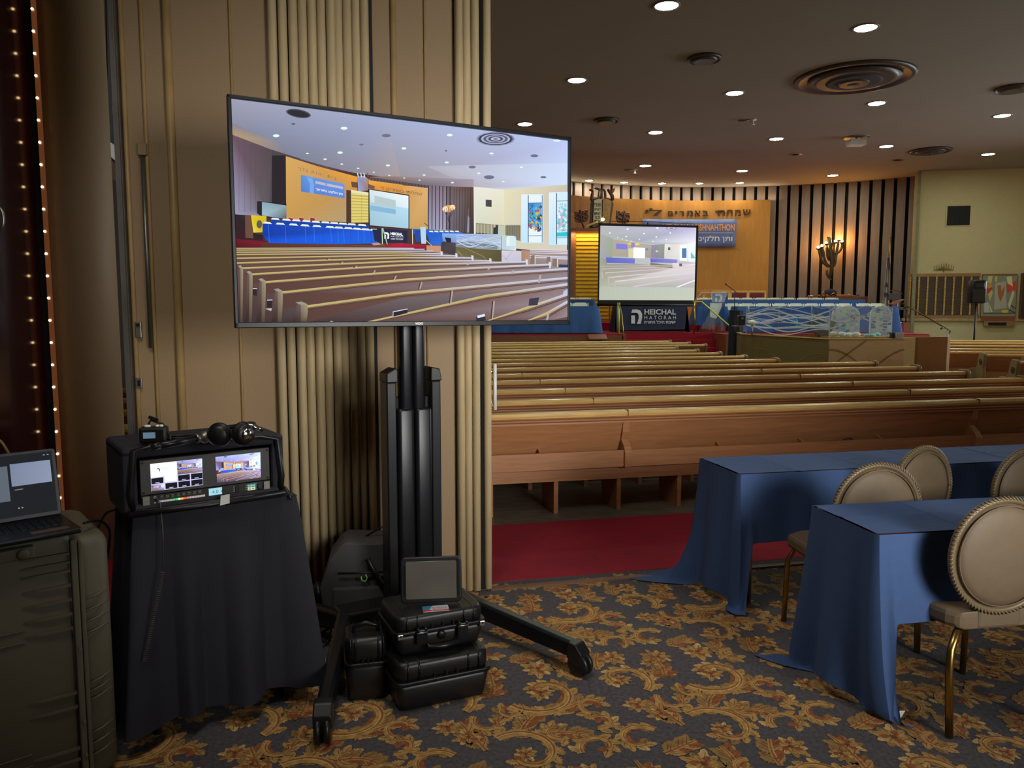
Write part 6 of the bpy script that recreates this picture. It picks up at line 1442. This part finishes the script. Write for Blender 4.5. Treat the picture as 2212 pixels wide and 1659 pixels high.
    for x0, x1, y0, y1, s in ((1545, 1820, 350, 960, 1), (1890, 2145, 325, 985, 2)):
        P.poly(C(x0, y0, x1, y0 - 6, x1, y1, x0, y1), ['#e8f4ff', '#d8ecff', '#c8e8fc', '#c0e8ff'])
        rr = random.Random(s); xi = x0 + (85 if s == 1 else 95); xe = x1 - 15
        P.poly(C(xi, y0 + 15, xe, y0 + 10, xe, y1 - 8, xi, y1 - 5), '#eaf6ff' if s == 1 else '#d4f0ff')
        if s == 1: P.poly(C(xi + 5, y0 + 110, xe - 5, y0 + 105, xe - 5, y1 - 200, xi + 5, y1 - 190), ['#3c88cc', '#5aa8d8', '#78b8e0', '#88c4e8'])
        for k in range(110 if not lo else 18):
            cx, cy = rr.uniform(xi + 15, xe - 15), rr.triangular(y0 + 120, y1 - 110, (y0 + y1) / 2 + 40); sz = rr.uniform(8, 28)
            c = rr.choice(['#2c78c0', '#3888d0', '#284870', '#50b0d8', '#1c3c68', '#c04878', '#e0b830', '#38a8a0'] if s == 1 else ['#c0e0f0', '#a8d8f0', '#d8a8c0', '#60c8d0', '#e8f8ff', '#b8d0e0'])
            P.poly(C(cx - sz, cy, cx + rr.uniform(-5, 5), cy - sz * 1.2, cx + sz * .9, cy + rr.uniform(-6, 6), cx, cy + sz), c)
        if s == 2: P.poly(C(xi, 830, xe, 820, xe, 880, xi, 880), '#2cc8d8')
        P.line(C(xi, y0 + 10, xi, y1 - 5), 1.6, '#183048'); P.line(C(xe, y0 + 10, xe, y1 - 8), 1.2, '#284868'); P.line(C(xi, y0 + 110, xe, y0 + 105), 1.0, '#284868'); P.line(C(xi, y1 - 90, xe, y1 - 92), 1.0, '#385878')
    # ark, projection screen
    P.poly(D(1555, 1230, 1775, 1260, 1775, 1630, 1560, 1640), '#d8c468')
    for k in range(20): P.line(D(1562, 1275 + k * 19, 1775, 1290 + k * 18), .9, '#b09c48' if k % 2 else '#f4ec90')
    P.line(D(1688, 1290, 1688, 1640), .6, '#a89048'); P.poly(D(1555, 1225, 1775, 1258, 1775, 1290, 1562, 1262), '#e8e4c0')
    P.poly(A(893, 618, 1143, 656, 1143, 866, 896, 846), '#1c2028')
    P.poly(A(899, 624, 1138, 662, 1138, 862, 902, 842), ['#d8e8ec', '#f0f8ff', '#b8dcec', '#a8ccd8'])
    P.poly(A(899, 700, 1138, 740, 1138, 862, 902, 842), ['#a8d0e8', '#b8e0f4', '#a8d0e0', '#a0c4d4']); P.poly(A(905, 720, 1060, 745, 1060, 775, 905, 750), '#88b8d8'); P.poly(A(930, 660, 1060, 690, 1060, 742, 930, 715), '#b8ccd0')
    # red stage, tables
    P.poly(B(110, 445, 470, 460, 520, 500, 1830, 520, 2212, 495, 2212, 560, 110, 555), ['#6a1424', '#581020', '#7a1c28', '#8c1c2c', '#c01c38', '#a01c30', '#500c18'])
    P.poly(B(100, 140, 300, 145, 330, 370, 460, 400, 450, 470, 110, 445), ['#2a2028', '#3a2a28', '#2c2020', '#241c20', '#3a1820', '#3c1420'])
    P.poly(B(225, 145, 305, 145, 330, 440, 230, 430), '#6c4a3c')
    P.poly(B(375, -30, 745, 0, 745, 195, 440, 170, 375, 120), '#241f26'); P.poly(B(438, -20, 745, 25, 745, 195, 438, 150), ['#88a8b8', '#8ca0a4', '#505a64', '#a0c0d0'])
    P.poly(B(300, 145, 495, 160, 490, 360, 330, 365), ['#e0c820', '#d8bc28', '#c8a820', '#e8d848']); P.ell(*B(405, 260)[0], 6, 9, '#5c5c48')
    for x in (770, 905, 1045): P.poly(B(x - 15, 165, x + 60, 175, x + 60, 225, x - 15, 215), '#c8a878'); P.poly(B(x, 178, x + 55, 186, x + 55, 225, x, 215), '#982840')
    P.poly(B(550, 200, 1780, 275, 1780, 330, 545, 270), ['#1040a8', '#0848b0', '#0c3c90', '#0838a0'])
    for k, x in enumerate((550, 690, 815, 940, 1060, 1180, 1290, 1400, 1510, 1640)): y = 180 + (x - 550) * .07; P.poly(B(x, y + 20, x + 15, y, x + 95, y + 5, x + 110, y + 28), '#e8f0e8')
    P.poly(B(445, 250, 1870, 325, 1890, 500, 1390, 510, 530, 495, 445, 400), ['#0c3cb0', '#1858d8', '#1464e0', '#0c60e8', '#0c58e8', '#0838a0'])
    for x in (520, 600, 730, 855, 980, 1090, 1200, 1300, 1390, 1460, 1545, 1640, 1715, 1800): P.line(B(x, 255 + (x - 445) * .053, x + 10, 490), .7, '#3c88f8' if x % 3 else '#0c40b8')
    for k, x in enumerate((445, 610, 775, 920, 1070, 1235, 1345, 1465, 1575, 1680, 1790)): y = 228 + (x - 445) * .066; P.poly(B(x, y + 22, x + 18, y, x + 95, y + 5, x + 118, y + 30), '#e4f0e0')
    P.poly(B(1880, 310, 2212, 340, 2212, 490, 1885, 490), '#181c38'); P.poly(C(-330, 790, 110, 805, 110, 960, -300, 940), '#1c2244')
    P.text('HEICHAL', A(1028, 884)[0], A(1103, 890)[0], A(1028, 901)[0], '#ffffff', .05); P.text('H A T O R A H', A(1030, 905)[0], A(1105, 908)[0], A(1030, 915)[0], '#f0f0ff'); P.text(heb('ישיבת היכל התורה'), A(1030, 918)[0], A(1105, 921)[0], A(1030, 930)[0], '#e0e0f0', .02)
    P.poly(A(990, 885, 1008, 885, 1020, 895, 1018, 925, 1008, 925, 1010, 900, 1000, 893, 990, 893), '#ffffff'); P.poly(A(990, 900, 1000, 900, 1000, 924, 990, 924), '#ffffff')
    P.poly(B(430, 500, 1830, 520, 1980, 515, 1980, 560, 430, 555), ['#5a3428', '#6c4034', '#7c5040', '#603c30', '#4a2c24']); P.poly(B(1810, 500, 1900, 490, 1940, 515, 1840, 525), '#c89080')
    P.line(B(1945, 310, 1950, 510), 1.8, '#c8e8c0'); P.line(B(1955, 310, 2010, 510), 2.0, '#a8d8b0'); P.line(C(172, 790, 176, 975), 1.8, '#d8d8c0'); P.line(C(190, 790, 425, 1000), 1.5, '#c0c8b8')
    P.poly(C(0, 965, 350, 985, 350, 1060, 0, 1035), ['#c01838', '#a01830', '#6c1c28', '#98142c'])
    # right tables, bimah
    P.poly(C(185, 785, 800, 825, 800, 860, 190, 850), ['#1868d8', '#2868c8', '#2c60b8', '#1860d8']); P.poly(C(195, 800, 275, 800, 275, 940, 215, 945), '#2048a0')
    P.poly(C(345, 830, 1000, 870, 1000, 960, 540, 990, 400, 980), ['#1858c8', '#2c68c8', '#4c78c0', '#2070e8', '#1868e0'])
    for x in range(380, 720, 65): P.poly(C(x, 820, x + 10, 806, x + 45, 808, x + 58, 826), '#e8f0f0')
    P.poly(C(270, 760, 340, 760, 345, 970, 285, 970), '#b8d8ec'); P.line(C(318, 708, 375, 755), 1.2, '#202028')
    P.poly(C(350, 990, 530, 995, 530, 1100, 350, 1060), '#c89474')
    P.poly(C(545, 840, 1285, 850, 1285, 1050, 720, 1020, 560, 990), ['#88b0e8', '#b8c8d8', '#a8b8c0', '#98a8b8', '#5c88d8']); P.poly(C(720, 930, 1000, 960, 1240, 990, 1240, 1040, 720, 1010), '#7c8890')
    P.poly(C(1290, 860, 1475, 880, 1475, 1055, 1290, 1045), ['#c8d8d0', '#b8c8c8', '#d8e8f0', '#c0d4e8'])
    rr = random.Random(4)
    for k in range(11 if not lo else 4):
        ph, am, yy = rr.random() * 6, rr.uniform(15, 45), rr.uniform(870, 990); P.line(C(*[v for i in range(15) for v in (725 + i * 40, yy + am * math.sin(ph + i * .55) + i * 1.5)]), 1.0, '#c8d4f0')
    for x in (1400, 1440): P.poly(C(x - 50, 1000, x - 50, 900, x - 30, 870, x + 10, 872, x + 30, 900, x + 30, 1000), '#e8f4f4' if x == 1400 else '#d4ecf0')
    P.poly(C(530, 960, 560, 940, 715, 960, 715, 1125, 530, 1120), ['#403840', '#383038', '#4c4448', '#3c3438', '#483c40']); P.poly(C(575, 890, 655, 900, 655, 955, 600, 950), '#1c1c28')
    P.poly(C(715, 1010, 1290, 1055, 1290, 1220, 712, 1150), ['#6c6440', '#5c5434', '#544c30', '#746a44']); P.line(C(740, 1060, 830, 1160), .9, '#b8a878'); P.line(C(830, 1025, 1060, 1130, 1120, 1200), .9, '#a89868')
    P.poly(C(1290, 1052, 1538, 1060, 1538, 1215, 1290, 1222), ['#d8d4e0', '#d0ccd8', '#c4c0d8', '#c8c4dc']); P.line(C(1300, 1120, 1400, 1210), .8, '#a8a0b0'); P.line(C(1330, 1180, 1430, 1060), .8, '#a8a0b0')
    P.poly(C(1538, 1050, 1640, 1055, 1640, 1240, 1538, 1215), ['#b08870', '#b8907c', '#b09080', '#a88468'])
    P.poly(C(1640, 1040, 2130, 1060, 2130, 1300, 1640, 1260), ['#a89088', '#b09c9c', '#8c807c', '#8c7c74'])
    for k, (a, b) in enumerate(((1045, 1055), (1062, 1078), (1085, 1095), (1120, 1135), (1145, 1150))): P.line(C(1645, a, 2130, b), 1.6, '#dcdcf0')
    for x, y, xe in ((1660, 1120, 1810), (1860, 1135, 1900), (1940, 1160, 2130)): P.poly(C(x, y, x + 50, y - 5, x + 50, y + 120, x - 10, y + 110), '#887468'); P.line(C(x + 50, y, x + 50, y + 110), 1.5, '#dce0f0'); P.line(C(x + 50, y, xe, y + 5), 1.5, '#d8dcf0')
    P.poly(C(2010, 1230, 2120, 1235, 2120, 1265, 2010, 1265), '#303c60')
    # pews, farthest first
    rows = [((82, 984), (700, 982), (1170, 984)), ((82, 995), (700, 991), (1235, 990)), ((82, 1008), (700, 1004), (1290, 1001)), ((84, 1022), (1106, 1012), (1342, 1018)), ((84, 1045), (1106, 1025), (1432, 1030)), ((84, 1074), (1106, 1041), (1530, 1043)),
            ((116, 1106), (1106, 1062), (1640, 1061)), ((179, 1143), (1106, 1086), (1862, 1067)), ((257, 1191), (1106, 1126), (2003, 1083)), ((365, 1254), (1106, 1177), (2113, 1110)), ((510, 1341), (1106, 1259), (2113, 1166)), ((881, 1440), (1614, 1276), (2113, 1205)), ((1600, 1440), (1860, 1350), (2113, 1265)), ((1850, 1440), (1980, 1385), (2113, 1310))]
    n = len(rows)
    P.poly(A(82, 985, 1170, 985, 1640, 1060, 2003, 1090, 2113, 1110, 2113, 1438, 96, 1438), ['#6c5048', '#7a6458', '#8c7468', '#9c8c8c', '#94888c', '#5c4848', '#3c2828'])
    for k, (a, b, c) in enumerate(rows):
        f = k / (n - 1); w = 2.4 + 5.5 * f ** 1.6
        h1, h2, h3 = [(rows[min(k + 1, n - 1)][j][1] - p[1]) * 1.02 + 8 for j, p in enumerate((a, b, c))]
        if k > 10: h1 = 0; h2 = 1440 - b[1]; h3 = 90
        dk = '#5a3e38' if k > 6 else '#6c5148'
        bot = lambda p, h: (p[0], min(1438, p[1] + max(h, 10)))
        P.poly(A(*a, *b, *c, *bot(c, h3), *bot(b, h2), *bot(a, h1)), [dk, '#765448', '#8c7878', '#9c8c94', '#6a4a40', '#583c36'])
        yo = w * 2.836 * .5
        for o_, cc, ww in ((yo * 1.9, '#4c362e', .8), (yo * 1.2, '#7a5c4a', .9)): P.line(A(a[0], a[1] + o_, b[0], b[1] + o_, c[0], c[1] + o_), w * .28 * ww, cc)
        P.poly(A(a[0], a[1] - yo, b[0], b[1] - yo, c[0], c[1] - yo, c[0], c[1] + yo * .6, b[0], b[1] + yo * .7, a[0], a[1] + yo * .7), ['#c8b878', '#d0bc80', '#d4daf4', '#b8bcd8', '#b4a070', '#b8a468'])
        if k > 2 and c[0] < 2100: P.poly(A(c[0] - 10, c[1] - 18, c[0] + 4, c[1] - 14, c[0] + 4, c[1] + 22, c[0] - 6, c[1] + 22), '#d8dcec')
    for x, y, h in ((650, 1046, 8), (730, 1066, 10), (815, 1090, 12), (928, 1118, 16), (1055, 1152, 24), (1212, 1190, 42), (1400, 1240, 80), (1655, 1305, 110)):
        P.poly(A(x - 8, y + 2, x, y, x - 6, y + h, x - 18, y + h), '#4c3830'); P.poly(A(x, y, x + 10, y, x - 2, y + h, x - 10, y + h), '#b8a09c')
    for x, y, h in ((1504, 1075, 12), (1632, 1100, 14), (1775, 1118, 22), (1942, 1145, 50), (1990, 1385, 40)): P.poly(A(x - 6, y + 2, x + 8, y, x - 2, y + h, x - 14, y + h), '#b4a8b0')
    for x, y, w, e in ((95, 1090, 30, 1438), (145, 1125, 38, 1438), (218, 1170, 45, 1438), (312, 1232, 55, 1438), (444, 1312, 75, 1438)):
        P.poly(A(x + w * .2, y + 4, x + w * .35, y, x + w * .9, y + 12, x + w * 1.05, y + 90, x + w * .9, e, x - w * .25, e), ['#6c5a54', '#8c8078', '#7c6458', '#5c4840', '#3c2c2c', '#30201e'])
        P.poly(A(x, y + 2, x + w * .5, y - 4, x + w, y + 12, x + w * .5, y + 18), '#9c9888'); P.poly(A(x + w * .45, y + 16, x + w, y + 12, x + w * 1.02, y + 60, x + w * .9, e, x + w * .45, e), ['#8c7c6c', '#a89878', '#98886c', '#4c3c38', '#4c3c38'])
    P.poly(B(320, 1065, 370, 1070, 370, 1160, 325, 1150), '#2c2028'); P.poly(B(500, 1210, 565, 1210, 560, 1310, 500, 1300), '#2c2028'); P.line(B(322, 1068, 372, 1070), 1.6, '#e4e8f0'); P.line(B(500, 1214, 566, 1210), 1.8, '#e4e8f0'); P.poly(B(475, 1320, 560, 1315, 550, 1350), '#c8b8a8')
    P.poly(A(1040, 1370, 1130, 1352, 1130, 1378, 1045, 1400), '#241c2c'); P.line(A(1040, 1372, 1130, 1354), 1.8, '#d8dcf4'); P.line(A(1042, 1372, 1042, 1400), 1.8, '#b0b4cc')
    P.poly(A(1550, 1400, 1600, 1385, 1610, 1420, 1550, 1438), '#2c2838'); P.poly(A(1555, 1395, 1600, 1384, 1605, 1398, 1560, 1410), '#e0e8f4'); P.poly(A(1875, 1290, 1935, 1283, 1925, 1330, 1870, 1335), '#3c3848'); P.poly(A(2085, 1245, 2112, 1230, 2112, 1255, 2080, 1265), '#c0c8e8')
    P.poly(A(640, 1438, 665, 1427, 695, 1438), '#d8dcd8')
    # lamps and vents on the ceiling
    for x, y, r in ((742, 250, 9), (327, 296, 8.5), (718, 399, 7), (1388, 291, 8), (1108, 373, 6.5), (518, 404, 4), (626, 439, 4.5), (728, 469, 3.5), (828, 495, 3.5), (1010, 477, 5.5), (1370, 459, 5.5), (1643, 404, 6), (1231, 536, 4), (1565, 525, 4.5), (1825, 488, 5), (924, 518, 3), (1018, 538, 3), (1110, 554, 3), (1203, 567, 3), (1404, 582, 4), (1715, 576, 4)):
        P.ell(*A(x, y)[0], r * .9, r * .42, '#90b8a8'); P.ell(*A(x, y)[0], r * .8, r * .36, '#eafff4')
    P.ell(*A(2043, 325)[0], 8, 2.6, '#dcf4ff')
    P.poly([(480 + (463 + 76 * math.cos(a) ) / 2.836, 190 + (160 + 12 * math.cos(a) + 26 * math.sin(a)) / 2.836) for a in [k * PI / 10 for k in range(20)]], '#54525e'); P.poly([(480 + (463 + 66 * math.cos(a)) / 2.836, 190 + (161 + 11 * math.cos(a) + 20 * math.sin(a)) / 2.836) for a in [k * PI / 10 for k in range(20)]], '#2a2a32')
    for r, c in ((118, '#8c90a8'), (106, '#3c4058'), (90, '#b0b4d0'), (76, '#585c78'), (60, '#a8acc8'), (46, '#484c64'), (30, '#b8bcd4'), (14, '#686c84')): P.ell(*A(1668, 315)[0], r / 2.836, r * .36 / 2.836, c)
    for x, y, r in ((1000, 295, 28), (848, 350, 14), (1525, 487, 22), (1628, 549, 32), (1905, 418, 24), (432, 224, 12), (1365, 388, 8), (1960, 549, 18)): P.ell(*A(x, y)[0], r / 2.836, r * .38 / 2.836, '#70728a' if r > 13 else '#505060')
P = PIC(tvl, (0, -1, 0), .000012); room_picture(P)
P.build('display', picmat('television_display', 1.0), tv)
# small monitors of the rack
u0x, u1x, v0, v1 = 502, 1231, 215, 697
def mini(x0, x1, z0, z1):
    def f(px, py):
        # undo the perspective of the photographed display
        u = (px - 502) / (1231 - 502); top = 213 + (307 - 213) * u; bot = 700 + (697 - 700) * u; v = (py - top) / (bot - top); u = u * 1.12 / (1 + .12 * u)
        return Vector((x0 + (x1 - x0) * min(1, max(0, u)), -.0156, z1 - (z1 - z0) * min(1, max(0, v))))
    return f
bright = lambda c: (min(1, c[0] * 1.25 + .02), min(1, c[1] * 1.25 + .02), min(1.2, c[2] * 1.75 + .05))
zm0 = zb_ + .058; zm1 = zb_ + .162
P = PIC(mini(.030, .205, zm0, zm1), (0, -1, 0), .000004, bright); room_picture(P, 1); P.build('right_display', picmat('right_display', 1.15), mon)
P = PIC(lambda x, y: Vector((-.205 + .185 * x, -.0156, zm1 - (zm1 - zm0) * y)), (0, -1, 0), .00003)
P.rect(0, 0, 1, 1, '#c8c8ec'); P.rect(0, 0, .5, .5, '#f4f8f4'); P.rect(.26, .5, .49, .72, '#eef2f0'); P.poly([(.13, .18), (.16, .18), (.18, .22), (.18, .3), (.16, .3), (.16, .22), (.13, .22)], '#3c5c90'); P.text('HEICHAL', (.2, .18), (.35, .18), (.2, .22), '#70a8a8'); P.text('HATORAH', (.2, .24), (.35, .24), (.2, .28), '#90b8b8')
for a, b in ((0, .52), (.51, .52), (.76, .52), (.26, .76), (.51, .76), (.76, .76)): P.rect(a + .008, b + .01, a + .235, b + .22, '#17161c'); P.rect(a + .08, b + .17, a + .16, b + .20, '#a8a8d8')
P.build('left_display', picmat('left_display', 1.2), mon)
P = PIC(lambda px, py: mini(-.112, -.020, zm1 - .052, zm1)(px, py) + Vector((0, -.0012, 0)), (0, -1, 0), .000003, bright); room_picture(P, 1); P.build('left_display_inset', picmat('inset_display', 1.0), mon)
P = PIC(lambda px, py: mini(-.205, -.160, zm0, zm0 + .026)(px, py) + Vector((0, -.0012, 0)), (0, -1, 0), .000003, bright); room_picture(P, 1); P.build('left_display_inset', picmat('inset_display2', 1.0), mon)

# ---------------------------------------------------------------- portable projection screen on the stage
q = Vector((at(1400, 600, PY).x, PY + .45, Z1))
ps = thing('projection_screen', 'portable tripod projection screen with black border and pale projected room', 'projection screen', q)
def sp_(px, py): return onplane(px, py, (0, PY + .45, 0), (0, 1, 0)) - q
a_, b_, c_, d_ = sp_(1293, 482), sp_(1509, 487.5), sp_(1503.5, 657), sp_(1291.5, 657)
MB().prism([(p.x, p.z) for p in (sp_(1296.5, 487), sp_(1504, 492), sp_(1499.5, 649), sp_(1292.5, 648))], (0, 0, 0), (1, 0, 0), (0, 0, 1), (0, 1, 0), 0, .006).build('fabric', M['white'], ps)
for nm, p, r in (('border', (a_, sp_(1509, 488), sp_(1504, 492), sp_(1296.5, 487.5)), .01), ('border', (a_, sp_(1296.7, 483), sp_(1294, 649), sp_(1291, 649)), .01), ('border', (sp_(1504, 488), b_, sp_(1503.5, 652), sp_(1499.5, 652)), .01), ('border', (sp_(1291, 648), sp_(1503.5, 649), sp_(1503.5, 658), sp_(1291, 657)), .01)):
    MB().prism([(v.x, v.z) for v in p], (0, -.01, 0), (1, 0, 0), (0, 0, 1), (0, 1, 0), 0, .02).build(nm, M['blk2'], ps)
MB().cyl(sp_(1290, 658) + Vector((0, .03, 0)), sp_(1504, 659) + Vector((0, .03, 0)), .05, n=12).build('roller_housing', M['blk'], ps)
MB().cyl(sp_(1400, 480) + Vector((0, .06, 0)), Vector((0, .06, .1)), .02).build('pole', M['blk'], ps); MB().cyl(sp_(1292, 484) + Vector((0, .02, 0)), sp_(1509, 488) + Vector((0, .02, 0)), .018).build('top_bar', M['blk'], ps)
for k in range(3): an = .5 + k * 2.1; MB().tube([(0, .06, .45), (.5 * math.cos(an), .06 + .35 * math.sin(an), .01)], .014, 6).build('leg', M['blk'], ps)
MB().tube([sp_(1320, 478), sp_(1400, 478.5), sp_(1500, 484)], .010, 5).build('top_wire', M['blk'], ps)
E_ = lambda *v: [(1220 + v[i] / 4.148, 380 + v[i + 1] / 4.148) for i in range(0, len(v), 2)]
P = PIC(lambda px, py: sp_(px, py) + Vector((0, -.002, 0)), (0, -1, 0), .00012)
P.poly(E_(320, 432, 1185, 452, 1178, 1115, 305, 1112), ['#b8b8bc', '#c8c4dc', '#c8d0bc', '#bcc4b0'])
P.poly(E_(320, 432, 1185, 452, 1180, 590, 860, 620, 640, 590, 318, 520), ['#b4b8bc', '#c4bce4', '#f4f4ff', '#b0b0c4', '#a8b0b8', '#b8bcb8'])
P.poly(E_(318, 520, 430, 560, 428, 730, 316, 740), ['#b0b4ac', '#a4ac9c', '#9ca894', '#a8a8b8'])
P.poly(E_(430, 568, 640, 600, 775, 620, 770, 735, 425, 720), ['#b4ac9c', '#c0b098', '#b8aca0', '#a8a098', '#b0a898'])
P.poly(E_(460, 605, 560, 615, 560, 660, 460, 655), '#8484e0'); P.poly(E_(595, 600, 625, 600, 625, 640, 595, 640), '#9888d0'); P.ell(*E_(580, 608)[0], 4, 2.5, '#e8d070'); P.ell(*E_(650, 612)[0], 5, 2.5, '#e8d880'); P.poly(E_(570, 650, 618, 650, 618, 732, 570, 732), '#dcd8b0')
P.poly(E_(615, 640, 720, 645, 718, 738, 615, 736), '#ffffff'); P.poly(E_(722, 645, 745, 648, 745, 670, 722, 670), '#8088d8')
P.poly(E_(775, 620, 895, 612, 892, 740, 770, 735), ['#9c98a8', '#98a090', '#8c9488', '#9890b0'])
for x in (785, 800, 815, 830): P.line(E_(x, 625, x, 735), .8, '#787890')
P.ell(*E_(825, 675)[0], 3, 2, '#e8d8a0')
P.poly(E_(895, 612, 985, 612, 1180, 590, 1178, 780, 890, 740), ['#f0f0e8', '#e8e0d8', '#ffffff', '#f0e8ec', '#d8d8d0']); P.poly(E_(925, 640, 945, 640, 945, 665, 925, 665), '#606060')
P.poly(E_(1030, 622, 1095, 618, 1095, 760, 1030, 762), '#f8ffff'); P.poly(E_(1050, 650, 1090, 648, 1090, 735, 1050, 735), '#5880b0'); P.poly(E_(1108, 615, 1180, 612, 1178, 762, 1108, 762), '#f4ffff'); P.poly(E_(1130, 680, 1170, 735, 1130, 740), '#78c8c8')
P.poly(E_(316, 735, 370, 740, 380, 790, 640, 785, 960, 820, 1040, 790, 1178, 785, 1175, 1000, 310, 990), ['#a4a894', '#98a08c', '#a09c90', '#b0a89c', '#c0b0b4', '#e8d8e0', '#f0e8f0', '#b8b8b4', '#b4b8a4'])
P.poly(E_(368, 730, 630, 740, 625, 785, 375, 780), ['#6870d0', '#7880d8', '#7478c8', '#6468c0']); P.poly(E_(765, 738, 890, 742, 1010, 750, 1000, 780, 770, 775), ['#6c70d0', '#7880e0', '#9898e8', '#8080c0', '#7068c0'])
P.poly(E_(765, 778, 965, 800, 965, 825, 765, 805), '#848070'); P.poly(E_(965, 780, 1045, 785, 1045, 820, 965, 820), '#f0dce8'); P.poly(E_(1025, 785, 1050, 785, 1050, 815, 1025, 815), '#706868')
for k, (a, b, c, d) in enumerate(((320, 810, 1000, 800), (330, 835, 1175, 805), (360, 870, 1175, 815), (400, 910, 1175, 835), (455, 945, 1175, 865))): P.line(E_(a, b, c, d), .9 + .3 * k, ['#d0ccc0', '#d4ccc4', '#dcd0cc', '#e4d4d8', '#ecd8e4'][k])
P.poly(E_(600, 988, 1172, 900, 1172, 908, 640, 992), '#e8c8dc'); P.poly(E_(990, 997, 1172, 928, 1172, 938, 1020, 997), '#fff0ff')
for x, y, w in ((330, 860, 22), (385, 905, 26), (440, 940, 34)): P.poly(E_(x, y, x + w * .4, y - 6, x + w * .5, y + 60, x + 4, y + 60), '#c4c0b0')
for x, y, r in ((830, 467, 2.6), (563, 477, 2.4), (404, 512, 2), (710, 517, 2), (945, 512, 2), (550, 543, 2), (820, 547, 2), (668, 568, 1.5), (475, 552, 1.3), (515, 565, 1.3), (555, 577, 1.2), (595, 585, 1.2), (790, 588, 1.5), (910, 570, 1.6)): P.ell(*E_(x, y)[0], r, r * .7, '#ffffff')
P.ell(*E_(955, 470)[0], 12.5, 4.6, '#a0a0c0'); P.ell(*E_(955, 470)[0], 9, 3, '#c8c8e0'); P.ell(*E_(955, 470)[0], 5, 1.8, '#9090b0')
P.build('projected_image', picmat('projected_image', 1.0), ps)
bpy.data.objects.remove(bpy.data.objects['t']) if 't' in bpy.data.objects else None
